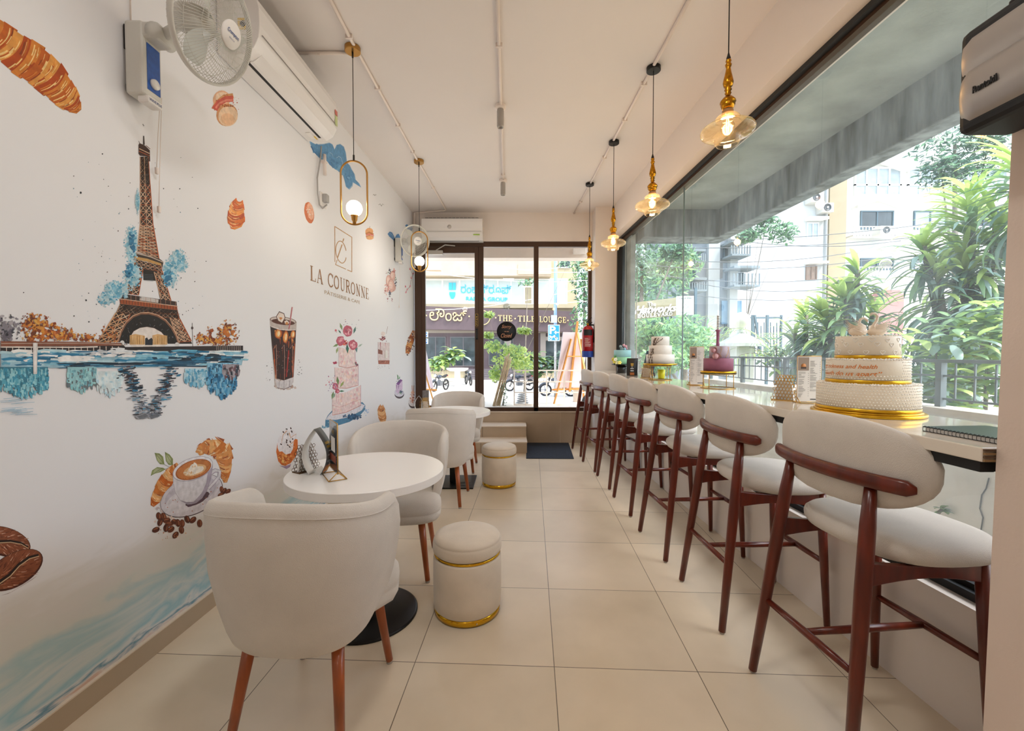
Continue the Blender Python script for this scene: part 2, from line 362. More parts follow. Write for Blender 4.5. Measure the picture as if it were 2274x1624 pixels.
f = MB(); f.prism([(XL(YB - .1) - .2, YB - .1), (XL(YB - .1), YB - .1), (XL(YE + .2), YE + .2), (XL(YE + .2) - .2, YE + .2)], 0, CEIL)
wall_left = struct(f.build('wall_left', WP))
f = MB(); f.box((-2, YB - .25, 0), (2, YB, CEIL)); struct(f.build('wall_back', WALLM))
# right side: solid near pillar, low wall under the shop window, lintel above it
f = MB(); f.grid([[(1.252, 1.10, 0), (1.345, YB, 0), (1.95, YB, 0), (1.95, 1.10, 0)], [(1.30, 1.10, CEIL), (1.39, YB, CEIL), (1.95, YB, CEIL), (1.95, 1.10, CEIL)]], cv=True, capu=True, sm=False); struct(f.build('wall_right', M('pillar_paint', 'e3d0c2', .85, var=.05, vs=3, bump=.08, bs=90)))
f = MB(); f.prism([(XR(1.1), 1.1), (XR(6.06), 6.06), (XR(6.06) + .22, 6.06), (XR(1.1) + .22, 1.1)], 0, .458)
struct(f.build('wall_window_base', WALLM))
f = MB(); yy = (1.1, 6.06); rows = []
for y in yy:
    x = XR(y); rows.append([(x, y, CEIL), (x, y, 3.0), (x + .10, y, 2.955), (x + .22, y, 2.955), (x + .22, y, CEIL)])
f.grid(rows, cv=True, sm=False, capu=True); struct(f.build('wall_window_lintel', WALLM))
f = MB(); f.box((1.185, 6.06, 0), (1.75, YE + .2, CEIL)); struct(f.build('wall_corner_pillar', WALLM))
f = MB(); f.box((-1.6, YE, 3.0), (1.2, YE + .2, CEIL)); struct(f.build('wall_end_lintel', WALLM))
TILEM = M('beige_stone_tile', 'b9a58d', .35, var=.1, vs=3)
TREAD = M('pale_tread', 'e4d6c4', .3, var=.05, vs=3)
# tiled platform under the door with two steps in front of it
f = MB(); f.box((-1.6, YE, 0), (1.19, YE + .25, .462)); f.box((-1.6, YE - .012, .462), (1.19, YE + .25, .475), 1)
f.box((.72, YE - .004, 0), (.724, YE, .462), 1)
struct(f.build('wall_end_base', [TILEM, TREAD]))
f = MB()
for y0, h in ((5.64, .158), (5.965, .316)):
    f.box((XL(y0) + .002, y0, 0), (.2, YE - .013, h - .014)); f.box((XL(y0) + .002, y0 - .008, h - .014), (.204, YE - .013, h), 1)
    for xx in (-.42,): f.box((xx, y0 - .001, 0), (xx + .004, y0 + .002, h - .014), 2)
t = thing('entrance_steps', 'two beige tiled steps with pale treads below the glass door', 'steps', (-.6, 5.95, 0))
f.build('step_blocks', [TILEM, TREAD, BLACKM], t)
# baseboard
f = MB(); ya, yb = YB, 5.63
f.prism([(XL(ya), ya), (XL(ya) + .014, ya), (XL(yb) + .014, yb), (XL(yb), yb)], 0, .088); f.prism([(XL(ya), ya), (XL(ya) + .015, ya), (XL(yb) + .015, yb), (XL(yb), yb)], .088, .094, 1)
struct(f.build('baseboard_left', [M('skirting_tile', 'b9a78f', .4, var=.06, vs=3), TREAD]))

# ---- shop window (right)
GX = .10
def wx(y): return XR(y) + GX
WY0, WY1, WZ0, WZ1 = 1.1, 6.055, .458, 2.955
f = MB()
def bx2(y0, y1, z0, z1, d0, d1, mi=0):
    f.prism([(XR(y0) + d0, y0), (XR(y1) + d0, y1), (XR(y1) + d1, y1), (XR(y0) + d1, y0)], z0, z1, mi)
bx2(WY0, WY1, WZ0, WZ0 + .03, GX - .05, GX + .05); bx2(WY0, WY1, WZ0 + .03, WZ0 + .05, GX - .02, GX + .05)
bx2(WY0, WY1, WZ1 - .03, WZ1, GX - .05, GX + .05); bx2(WY0, WY1, WZ1 - .05, WZ1 - .03, GX - .02, GX + .05, 1)
bx2(WY1 - .05, WY1, WZ0 + .03, WZ1 - .03, GX - .05, GX + .05)
win = struct(f.build('window_1', [BLACKM, BRONZE]))
f = MB(); pane = glass('shop_glass', (.93, .98, .985), .035, .09)
ym = 4.04
for a, b in ((WY0, ym - .002), (ym + .002, WY1 - .04)):
    f.add([(XR(a) + GX + .014, a, WZ0 + .05), (XR(b) + GX + .014, b, WZ0 + .05), (XR(b) + GX + .014, b, WZ1 - .05), (XR(a) + GX + .014, a, WZ1 - .05)], [(0, 1, 2, 3)])
g = f.build('pane', pane, win)
f = MB(); bx2(ym - .003, ym + .003, WZ0 + .05, WZ1 - .05, GX + .008, GX + .02); f.build('glass_joint', M('silicone', '6b7a78', .3), win)

# ---- entrance door and fixed glazing (end wall)
def ebox(mb, px0, py0, px1, py1, Y0, Y1, mi=0):
    a = P(px0, py1, Y0); b = P(px1, py0, Y0); mb.box((a.x, Y0, a.z), (b.x, Y1, b.z), mi)
f = MB(); DY = YE + .02
zt = 3.0
for x0, x1, z0, z1 in ((-1.40, 1.19, zt - .075, zt), (-1.40, -1.345, .475, zt - .075), (1.135, 1.19, .475, zt - .075), (-.50, -.425, .475, zt - .075), (.325, .395, .475, zt - .075), (-.425, 1.135, .475, .53), (-1.45, -1.40, .475, zt)):
    f.box((x0, DY, z0), (x1, DY + .07, z1))
door_fr = struct(f.build('window_2', BRONZE, bevel=.003))
clear = glass('clear_glass', (.98, .99, .985), .04)
def vpane(mb, x0, x1, z0, z1, y): mb.add([(x0, y, z0), (x1, y, z0), (x1, y, z1), (x0, y, z1)], [(0, 1, 2, 3)])
f = MB(); vpane(f, -.425, .325, .53, zt - .075, DY + .037); vpane(f, .395, 1.135, .53, zt - .075, DY + .037); f.build('pane', clear, door_fr)
f = MB(); x0, x1, z0, z1 = -1.345, -.50, .49, zt - .08
for q in ((x0, z0, x0 + .055, z1), (x1 - .055, z0, x1, z1), (x0 + .055, z1 - .09, x1 - .055, z1), (x0 + .055, z0, x1 - .055, z0 + .07)): f.box((q[0], DY - .01, q[1]), (q[2], DY + .04, q[3]))
door = struct(f.build('door_1', BRONZE, bevel=.003))
f = MB(); vpane(f, x0 + .055, x1 - .055, z0 + .07, z1 - .09, DY + .017); f.build('pane', clear, door)
f = MB(); f.box((-.535, DY - .05, 1.55), (-.512, DY - .03, 1.71)); f.box((-.54, DY - .05, 1.55), (-.51, DY - .011, 1.57)); f.box((-.54, DY - .05, 1.69), (-.51, DY - .011, 1.71)); f.build('door_handle', BLACKM, door, bevel=.004)
f = MB(); f.box((-1.25, DY - .06, 2.80), (-1.02, DY - .011, 2.86)); f.tube([(-1.12, DY - .05, 2.86), (-.98, DY - .09, 2.93), (-.84, DY - .03, 2.93)], .009, 6); f.build('door_closer', M('closer_grey', 'b9b4ae', .4, .3), door, bevel=.004)
f = MB(); f.box((-.545, DY - .013, 1.75), (-.505, DY - .0105, 1.93)); f.box((-.541, DY - .0145, 1.754), (-.509, DY - .013, 1.926), 1)
for i, ch in enumerate('PULL'):
    map_text(f, text_mesh(ch, 0, .03), (-.533, DY - .0148, 1.872 - i * .034), (.016, 0, 0), (0, 0, .024), 0)
sg = f.build('pull_sign', [M('sign_gold', 'c9a04c', .4, .6), BLACKM]); tag(sg, 'narrow black sign reading PULL on the door stile', 'sign')

# ---- counter along the window
f = MB(); CZ = 1.10
def cx0(y): return 1.275 - .0352 * y
f.prism([(cx0(1.106), 1.106), (XR(1.106) + GX - .004, 1.106), (XR(6.05) + GX - .06, 6.0), (cx0(6.0), 6.0)], CZ - .038, CZ)
ct = thing('window_counter', 'long glossy cream counter running under the big shop window', 'counter', (1.4, 3.5, CZ - .04))
f.build('counter_top', M('glossy_cream_stone', 'e9dfd0', .07, var=.03, vs=2, coat=.3), ct, bevel=.003)
f = MB(); f.prism([(cx0(1.12) + .012, 1.12), (cx0(1.12) + .05, 1.12), (cx0(5.98) + .05, 5.98), (cx0(5.98) + .012, 5.98)], CZ - .068, CZ - .0385)
for y in (1.14, 2.4, 3.6, 4.8, 5.9): f.box((cx0(y) + .05, y - .015, CZ - .068), (XR(y) + GX - .055, y + .015, CZ - .04))
f.build('steel_bracket', BLACKM, ct)
f = MB()
for k in range(4): f.box((cx0(1.1) + .002, 1.1005, CZ - .036 + k * .009), (cx0(1.1) + .3, 1.1055, CZ - .030 + k * .009), k % 2)
f.build('raw_edge', [M('plywood_a', '9a7a52', .8, var=.3, vs=20), M('plywood_b', '5d4630', .8)], ct)

# ------------------------------------------------------------------ ceiling lamps at the back half of the room (behind the camera)
for i, (x, y) in enumerate(((-.1, 1.0), (.45, -.3), (-.5, -1.8))):
    t = thing('ceiling_light', 'square flush ceiling light panel in the near part of the room', 'ceiling light', (x, y, CEIL), group='square ceiling lights')
    f = MB(); f.box((x - .15, y - .15, CEIL - .03), (x + .15, y + .15, CEIL - .001)); f.build('housing', WHITE_PLASTIC, t)
    f = MB(); f.box((x - .13, y - .13, CEIL - .034), (x + .13, y + .13, CEIL - .0305)); f.build('diffuser', M('lit_diffuser', 'fff1e2', emit=1.5), t)
    l = bpy.data.lights.new('panel_lamp', 'AREA'); l.size = .3; l.energy = (8, 4, 3)[i]; l.color = (1, .98, .95)
    lo = bpy.data.objects.new('panel_lamp', l); COL.objects.link(lo); lo.location = (0, 0, -.04); lo.parent = t
# ------------------------------------------------------------------ armchairs (front = +Y)
def tub_path(s, k=1.0):
    """s in -1..1 along the wrap-around back, from the left wing round the rear to the right wing; returns x, y, outward normal"""
    a, b, st = .307, .235, .175
    arc = .40; tot = arc + st; d = abs(s) * tot
    if d < arc:
        th = d / arc * (pi / 2); e = .82; x, y = a * max(0, sin(th)) ** e, -.07 - b * max(0, cos(th)) ** e
        nx, ny = sin(th) * b, -cos(th) * a; l = sqrt(nx * nx + ny * ny); nx /= l; ny /= l
    else: x, y, nx, ny = a - .012 * (d - arc) / st, -.07 + (d - arc), 1, 0
    sg = 1 if s >= 0 else -1
    return sg * x, y, sg * nx, ny
def make_armchair():
    t = thing('armchair', '', 'chair')
    f = MB(); rows = []; N = 44; T = .05
    for i in range(N + 1):
        s = -1 + 2 * i / N; x, y, nx, ny = tub_path(s); a = abs(s)
        zt = .882 - .055 * smooth(a); e = (1 - a) * .62
        if e < .11: zt -= .12 * (1 - sqrt(max(0, 1 - (1 - e / .11) ** 2)))
        zb = .355 + .05 * a ** 3
        prof = []
        def k_out(z): return .78 + .22 * smooth((z - .30) / .42) ** .8
        zs = [zb + (zt - .03 - zb) * q for q in (0, .04, .12, .3, .55, .8, 1)]
        for j, z in enumerate(zs):
            k = k_out(z) * ((.90, .955, .985, 1, 1, 1, 1)[j]); prof.append((x * k, -.07 + (y + .07) * k if y < -.07 else y, z))
        kt = k_out(zt)
        prof.append((x * kt - nx * .012, (-.07 + (y + .07) * kt if y < -.07 else y) - ny * .012, zt - .006)); prof.append((x * kt - nx * T / 2, (-.07 + (y + .07) * kt if y < -.07 else y) - ny * T / 2, zt))
        prof.append((x * kt - nx * (T - .012), (-.07 + (y + .07) * kt if y < -.07 else y) - ny * (T - .012), zt - .006))
        for q in (.95, .6, .3, 0):
            z = lerp(.42, zt - .03, q); k = k_out(z); prof.append((x * k - nx * T, (-.07 + (y + .07) * k if y < -.07 else y) - ny * T, z))
        prof.append((x * .75, (-.07 + (y + .07) * .75 if y < -.07 else y), zb + .01))
        rows.append(prof)
    f.grid(rows, cv=True, capu=True); sh = f.build('backrest', FABRIC, t, world=False, bevel=0)
    m = sh.modifiers.new('b', 'BEVEL'); m.width = .012; m.segments = 3; m.limit_method = 'ANGLE'; m.angle_limit = radians(60)
    f = MB(); pts = []
    for i in range(61):
        s = -.84 + 1.68 * i / 60; x, y, nx, ny = tub_path(s); z = .882 - .055 * smooth(abs(s)) - .040; k = .78 + .22 * smooth((z - .30) / .42) ** .8
        pts.append((x * k + nx * .0005, (-.07 + (y + .07) * k if y < -.07 else y) + ny * .0005, z - (.03 * max(0, (abs(s) - .85) / .12)) ** 1.0))
    f.tube(pts, .0015, 6); f.build('seam', FABRIC, sh, world=False)
    f = MB(); out = []
    for i in range(40):
        a = 2 * pi * i / 40; c, s_ = cos(a), sin(a); e = .5
        y_ = .02 + .25 * (abs(s_) ** e) * (1 if s_ > 0 else -1); out.append(((.203 + .072 * smooth((y_ + .02) / .16)) * (abs(c) ** e) * (1 if c > 0 else -1), y_))
    rows = []
    for z, k in ((.345, .55), (.345, .86), (.352, .95), (.37, .985), (.398, .995), (.402, .985), (.406, .995), (.43, 1.0), (.462, .99), (.48, .95), (.492, .84), (.50, .5), (.502, .02)):
        rows.append([(x * k, .015 + (y - .015) * k, z) for x, y in out])
    f.grid(rows, cv=True, capu=True); f.build('seat', FABRIC, t, world=False)
    for sx, sy in ((-1, -1), (1, -1), (-1, 1), (1, 1)):
        f = MB(); top = (sx * .155, -.145 if sy < 0 else .19, .36); bot = (sx * .195, -.215 if sy < 0 else .235, .012)
        f.tube([bot, tuple(lerp(a, b, .5) for a, b in zip(bot, top)), top], [.0145, .018, .022], 14)
        l = f.build('leg', LEGWOOD, t, world=False)
        f = MB(); f.cyl((bot[0], bot[1], 0), .013, 0, .013, 12); f.build('glide', RUBBER, l, world=False)
    return t
ac = make_armchair()
G = 'cream armchairs at the round tables'
place(ac, True, (-.745, 1.585, 0), -radians(4), 'nearest cream tub armchair, its back to the room front, with walnut legs', G)
place(ac, False, (-.715, 2.665, 0), radians(186), 'cream tub armchair facing out from behind the near round table', G)
place(ac, False, (-.635, 3.86, 0), -radians(3), 'cream tub armchair with its back turned, before the far round table', G)
place(ac, False, (-.63, 4.93, 0), radians(180), 'cream tub armchair behind the far round table, by the steps', G)

# ------------------------------------------------------------------ round tables
def make_top(t, r, z0, z1):
    f = MB(); f.lathe([(0, z0), (r - .003, z0), (r, z0 + .003), (r, z1 - .002), (r - .002, z1), (0, z1)], (0, 0, 0), 96, sm=False)
    o = f.build('tabletop', TABLETOP, t, world=False)
t1 = thing('round_table', 'near round white table on a black disc base', 'table', (-.74, 2.157, 0)); make_top(t1, .383, .712, .752)
f = MB(); f.lathe([(0, 0), (.245, 0), (.245, .008), (.235, .013), (.04, .018), (0, .018)], (0, 0, 0), 64); f.build('base', BLACK, t1, world=False)
f = MB(); f.cyl((0, 0, 0), .036, .017, .69, 24); f.box((-.14, -.14, .69), (.14, .14, .7118)); f.build('column', BLACK, t1, world=False)
t2 = thing('round_table', 'far round white table on a square black steel base', 'table', (-.61, 4.38, 0)); make_top(t2, .383, .712, .752)
f = MB(); f.box((-.225, -.225, 0), (.225, .225, .012)); bo = f.build('base', BLACK, t2, world=False, bevel=.002)
f = MB()
for q in range(3): f.tube([(.13 + .035 * (1 + .5 * q) * cos(a * pi / 6), -.1 + .035 * (1 + .5 * q) * sin(a * pi / 6), .0135) for a in range(12)], .0012, 4, closed=True)
f.build('base_emblem', M('emblem_grey', '5a5f68', .5), bo, world=False)
f = MB(); f.box((-.035, -.035, .0125), (.035, .035, .69)); f.box((-.14, -.14, .69), (.14, .14, .7118)); f.build('column', BLACK, t2, world=False, bevel=.002)

# ------------------------------------------------------------------ poufs
def make_pouf():
    t = thing('pouf', '', 'pouf')
    f = MB(); f.lathe([(0, .032), (.166, .032), (.174, .04), (.1775, .10), (.178, .2), (.1765, .295), (.172, .306), (0, .306)], (0, 0, 0), 64); f.build('body', VELVET, t, world=False)
    f = MB(); f.lathe([(0, .003), (.166, .003), (.170, .004), (.172, .034), (.166, .0345), (0, .0345)], (0, 0, 0), 64); b = f.build('base_band', GOLD, t, world=False)
    for a in (-1.2, -.2, 2.5): f = MB(); f.ball((.172 * cos(a), .172 * sin(a), .018), .004, 8, 6); f.build('screw', CHROME, b, world=False)
    f = MB(); f.lathe([(0, 0), (.155, 0), (.155, .004), (0, .004)], (0, 0, 0), 40); f.build('foot_ring', BLACKM, t, world=False)
    f = MB(); f.lathe([(0, .3065), (.170, .3065), (.1735, .309), (.1735, .317), (.170, .3195), (0, .3195)], (0, 0, 0), 64); f.build('rim_band', GOLD, t, world=False)
    f = MB(); f.lathe([(0, .32), (.168, .32), (.177, .328), (.180, .345), (.1795, .365), (.177, .3785), (.1735, .3835), (.1745, .386), (.168, .398), (.145, .409), (.10, .4155), (.05, .418), (0, .4185)], (0, 0, 0), 64); f.build('cushion', VELVET, t, world=False)
    return t
pf = make_pouf()
place(pf, True, (-.235, 2.20, 0), 0, 'nearer beige velvet pouf with gold bands, beside the near table', 'velvet poufs')
place(pf, False, (-.133, 4.32, 0), .6, 'farther beige velvet pouf with gold bands, near the steps', 'velvet poufs')

# ------------------------------------------------------------------ bar stools (front = +Y, towards the window)
def backcurve(x): return -.152 + .072 * (abs(x) / .30) ** 2.3
def make_stool():
    t = thing('bar_stool', '', 'bar stool')
    # padded back: a rounded shield bent round the sitter
    f = MB(); N = 40; rings = []
    out = []
    for i in range(N):
        a = 2 * pi * i / N; c, s_ = cos(a), sin(a)
        x = .312 * (abs(c) ** (.78 if s_ > 0 else .62)) * (1 if c > 0 else -1); z = (.150 if s_ > 0 else .155) * (abs(s_) ** (.8 if s_ > 0 else .7)) * (1 if s_ > 0 else -1)
        z += .0 if s_ > 0 else .02 * (abs(x) / .312) ** 2
        out.append((x, z))
    zc = .985
    def lay(k, off):
        r = []
        for x, z in out:
            X = x * k; Z = zc + z * k; r.append((X, backcurve(X) + off - .05 * (Z - zc), Z))
        return r
    rows = [lay(.02, -.031), lay(.4, -.031), lay(.75, -.030), lay(.93, -.024), lay(.985, -.012), lay(1.0, .002), lay(.985, .016), lay(.93, .027), lay(.75, .034), lay(.4, .036), lay(.02, .036)]
    f.grid(rows, cv=True, capu=True); bk = f.build('backrest', FABRIC, t, world=False)
    # seat
    f = MB(); out2 = []
    for i in range(48):
        a = 2 * pi * i / 48; c, s_ = cos(a), sin(a); x = .255 * (abs(c) ** .7) * (1 if c > 0 else -1); y = .238 * (abs(s_) ** .75) * (1 if s_ > 0 else -1)
        out2.append((x, .105 + y))
    rows = []
    for z, k in ((.660, .02), (.660, .6), (.664, .86), (.676, .955), (.693, .995), (.708, 1.0), (.722, .985), (.735, .93), (.743, .8), (.747, .5), (.748, .02)):
        rows.append([(x * k, .105 + (y - .105) * k, z) for x, y in out2])
    f.grid(rows, cv=True, capu=True); f.build('seat', FABRIC, t, world=False)
    # bent wooden rail behind the back
    f = MB(); rows = []; n = 30
    for i in range(n + 1):
        x = -.282 + .564 * i / n; e = 1 - max(0, (abs(x) - .260) / .022) ** 2 * .55; dx = 1e-3
        y = backcurve(x) - .0295 - .05 * (.932 - zc); nx, ny = (backcurve(x + dx) - backcurve(x - dx)) / (2 * dx), -1.0; l = sqrt(nx * nx + 1); nx /= l; ny /= l
        r = []
        for k in range(14):
            a = 2 * pi * k / 14; u = (abs(cos(a)) ** .7) * (1 if cos(a) > 0 else -1); v = (abs(sin(a)) ** .7) * (1 if sin(a) > 0 else -1)
            r.append((x + nx * (.016 + .0155 * u), y + ny * (.014 + .0155 * u * e), .940 + .0245 * v * e))
        rows.append(r)
    f.grid(rows, cv=True, capu=True); f.build('back_rail', WOOD, t, world=False)
    BL = {}
    for sx in (-1, 1):
        top = Vector((sx * .172, -.158, .928)); bot = Vector((sx * .232, -.268, .010)); BL[sx] = (bot, top)
        f = MB(); f.tube([bot, bot.lerp(top, .35), bot.lerp(top, .62), bot.lerp(top, .85), top], [.0160, .0205, .0235, .0225, .0165], 14); l = f.build('leg', WOOD, t, world=False)
        f = MB(); f.cyl((bot.x, bot.y, 0), .011, 0, .011, 12); f.build('glide', RUBBER, l, world=False)
    FL = {}
    for sx in (-1, 1):
        top = Vector((sx * .185, .235, .665)); bot = Vector((sx * .205, .265, .010)); FL[sx] = (bot, top)
        f = MB(); f.tube([bot, bot.lerp(top, .5), top], [.0135, .0185, .021], 14); l = f.build('leg', WOOD, t, world=False)
        f = MB(); f.cyl((bot.x, bot.y, 0), .010, 0, .011, 12); f.build('glide', RUBBER, l, world=False)
    def on(pr, z): b, tp = pr; return b.lerp(tp, (z - b.z) / (tp.z - b.z))
    for sx in (-1, 1):
        f = MB(); a = on(BL[sx], .640); b = on(FL[sx], .632); rows = []
        for i in range(13):
            q = i / 12; p = a.lerp(b, q); hh = lerp(.040, .021, sin(pi * q)) ; wd = .011; p.z += .004 * sin(pi * q)
            rows.append([(p.x - wd, p.y, p.z - hh), (p.x + wd, p.y, p.z - hh), (p.x + wd, p.y, p.z + hh), (p.x - wd, p.y, p.z + hh)])
        f.grid(rows, cv=True, sm=False, capu=True); f.build('side_apron', WOOD, t, world=False, bevel=.003)
    f = MB(); f.box((-.185, .222, .605), (.185, .242, .659)); f.build('front_apron', WOOD, t, world=False, bevel=.003)
    f = MB(); f.box((-.19, -.02, .632), (.19, .21, .6595)); f.build('seat_board', BLACKM, t, world=False)
    for pr in (BL, FL):
        f = MB(); a, b = on(pr[-1], .325), on(pr[1], .325); f.tube([a, a.lerp(b, .5), b], [.0115, .0145, .0115], 12); f.build('stretcher', WOOD, t, world=False)
    f = MB(); a = (on(BL[-1], .325) + on(BL[1], .325)) / 2; b = (on(FL[-1], .325) + on(FL[1], .325)) / 2
    f.tube([a, a.lerp(b, .5), b], [.0115, .0145, .0115], 12); f.build('stretcher', WOOD, t, world=False)
    return t
st = make_stool()
order = ['nearest', 'second nearest', 'third nearest', 'middle', 'third farthest', 'second farthest', 'farthest']
for i, (y, dx, dr) in enumerate(((1.545, .012, 3), (2.235, .005, -1), (2.935, 0, 1), (3.69, .012, 1), (4.375, .02, 1), (5.0, .0, 5), (5.70, -.012, 3))):
    extra = ('beside the pillar', 'between the pillar-side stool and the third', 'below the small cream menu', 'in the row of seven', 'below the mauve cake', 'below the speckled white cake', 'next to the corner pillar')[i]
    place(st, i == 0, (XR(y) - .305 + dx, y, 0), -pi / 2 + .035 + radians(dr), '%s cream bar stool with wooden frame, %s' % (order[i], extra), 'bar stools along the window counter')

# ------------------------------------------------------------------ door mat
a, b = PZ(1168.7, 1020, .01), PZ(1275, 1022, .01)
f = MB(); f.prism([(a.x, 5.36), (b.x + .01, 5.345), (.845, 6.285), (.218, 6.295)], 0.001, .009)
mt = f.build('door_mat', M('charcoal_mat', '26303f', .9, var=.5, vs=40, stretch=(14, .4, 1), bump=.3, bs=60), bevel=.002)
tag(mt, 'dark blue-grey ribbed mat on the tiles below the glass front', 'mat')

# ------------------------------------------------------------------ oval brass pendants with glowing globes
GLOBE = M('glowing_opal_glass', 'fff3dc', .3, emit=6.0)
CORD = M('black_cord', '17130f', .6)
def make_oval():
    t = thing('oval_pendant', '', 'pendant lamp')       # origin at the ceiling
    f = MB(); f.lathe([(0, -.032), (.048, -.032), (.052, -.029), (.052, -.002), (0, -.002)], (0, 0, 0), 40, sm=False); f.build('canopy', BRASS, t, world=False)
    f = MB(); f.box((-.045, -.05, -.0018), (.045, .05, -.0002)); 
    f = MB(); f.tube([(0, 0, -.033), (0, 0, -.735)], .0026, 8); f.tube([(0, 0, -.033), (0, 0, -.07)], .006, 8); f.tube([(0, 0, -.72), (0, 0, -.758)], .0065, 8); f.build('cord', CORD, t, world=False)
    pts = []; r, h = .086, .43; zt = -.76
    for i in range(24): a = pi * i / 23; pts.append((r * cos(a), 0, zt - r + r * sin(a)))
    for i in range(24): a = pi + pi * i / 23; pts.append((r * cos(a), 0, zt - h + r + r * sin(a)))
    f = MB(); f.tube(pts, .0062, 10, closed=True); rg = f.build('ring', BRASS, t, world=False)
    f = MB(); f.lathe([(0, zt - h + .004), (.011, zt - h + .004), (.012, zt - h + .02), (.019, zt - h + .03), (.021, zt - h + .055), (.026, zt - h + .062), (0, zt - h + .064)], (0, 0, 0), 20); f.build('lamp_holder', BRASS, t, world=False)
    f = MB(); f.ball((0, 0, zt - h + .062 + .048), .053, 28, 18); f.build('globe', GLOBE, t, world=False)
    return t
ov = make_oval()
for i, (x, y) in enumerate(((-1.08, 2.93), (-1.0, 4.61))):
    o = place(ov, i == 0, (x, y, CEIL), radians(10), ('nearer', 'farther')[i] + ' oval brass ring pendant with glowing globe, ' + ('above the logo' if i == 0 else 'before the far fan'), 'oval brass pendants')
    l = bpy.data.lights.new('globe_lamp', 'POINT'); l.energy = 10; l.shadow_soft_size = .055; l.color = (1, .91, .80)
    lo = bpy.data.objects.new('globe_lamp', l); COL.objects.link(lo); lo.location = (0, 0, -.76 - .43 + .122); lo.parent = o
for o in bpy.data.objects:
    if o.name.startswith('globe') and o.type == 'MESH': o.visible_shadow = True

# ------------------------------------------------------------------ amber glass pendants with turned brass stems
AMBER = glass('amber_glass', (1.0, .90, .70), .07, .035, (1, .85, .6, 1), 8.)
FIL = M('filament', 'ffb35a', emit=26)
BULB = glass('bulb_glass', (1, .93, .8), .05)
def make_amber():
    t = thing('amber_pendant', '', 'pendant lamp')
    f = MB(); f.lathe([(0, -.03), (.046, -.03), (.05, -.027), (.05, -.002), (0, -.002)], (0, 0, 0), 40, sm=False); f.build('canopy', BLACK, t, world=False)
    f = MB(); f.tube([(0, 0, -.03), (0, 0, -.64)], .0028, 8); f.lathe([(.003, -.62), (.006, -.632), (.010, -.644), (.010, -.655), (0, -.656)], (0, 0, 0), 14); f.build('cord', CORD, t, world=False)
    z = -.652
    pr = [(0, z), (.011, z), (.013, z - .008), (.009, z - .016), (.015, z - .024), (.013, z - .032), (.010, z - .040), (.014, z - .062), (.021, z - .092), (.024, z - .110), (.020, z - .126), (.012, z - .136), (.017, z - .144), (.011, z - .152), (.015, z - .160), (.010, z - .170), (.018, z - .178), (.024, z - .184), (.034, z - .196), (.036, z - .204), (.030, z - .210), (.033, z - .216), (.026, z - .232), (.020, z - .238), (0, z - .239)]
    f = MB(); f.lathe(pr, (0, 0, 0), 32); f.build('turned_stem', M('aged_gold', 'c98a22', .25, 1.0, var=.35, vs=60), t, world=False)
    f = MB(); f.lathe([(0, z - .239), (.023, z - .239), (.026, z - .244), (.026, z - .268), (0, z - .269)], (0, 0, 0), 24); f.build('lamp_holder', M('wood_tone_holder', 'a97b4a', .5), t, world=False)
    g0 = z - .266
    gp = [(.030, g0 + .002), (.046, g0 - .003), (.055, g0 - .012), (.052, g0 - .022), (.050, g0 - .030), (.056, g0 - .037), (.062, g0 - .043), (.080, g0 - .047), (.104, g0 - .053), (.119, g0 - .063), (.123, g0 - .074), (.119, g0 - .085), (.102, g0 - .096), (.078, g0 - .103), (.062, g0 - .108), (.058, g0 - .115), (.057, g0 - .130), (.050, g0 - .140), (.044, g0 - .142)]
    f = MB(); f.lathe(gp, (0, 0, 0), 48); f.build('glass_shade', AMBER, t, world=False)
    f = MB(); f.lathe([(.012, g0), (.014, g0 - .012), (.030, g0 - .045), (.032, g0 - .065), (.026, g0 - .085), (.010, g0 - .098), (0, g0 - .1)], (0, 0, 0), 24); b = f.build('bulb', BULB, t, world=False)
    f = MB()
    for k in range(4):
        a = k * pi / 2 + .4; f.tube([(.004 * cos(a), .004 * sin(a), g0 - .012), (.010 * cos(a), .010 * sin(a), g0 - .05), (.006 * cos(a), .006 * sin(a), g0 - .088)], .0016, 6)
    f.build('filament', FIL, b, world=False)
    return t
am = make_amber()
for i, (x, y) in enumerate(((1.047, 2.09), (1.026, 3.13), (.996, 4.20), (.95, 5.23))):
    o = place(am, i == 0, (x, y, CEIL), i * .7, ('nearest amber glass pendant with a turned gold stem, close to the window head', 'second nearest amber glass pendant, hanging over the bar stools', 'third amber glass pendant from the camera, near the corner pillar', 'farthest amber glass pendant, seen against the glass front')[i], 'amber glass pendants')
    l = bpy.data.lights.new('filament_lamp', 'POINT'); l.energy = 2.2; l.shadow_soft_size = .03; l.color = (1, .72, .42)
    lo = bpy.data.objects.new('filament_lamp', l); COL.objects.link(lo); lo.location = (0, 0, -.652 - .266 - .05); lo.parent = o

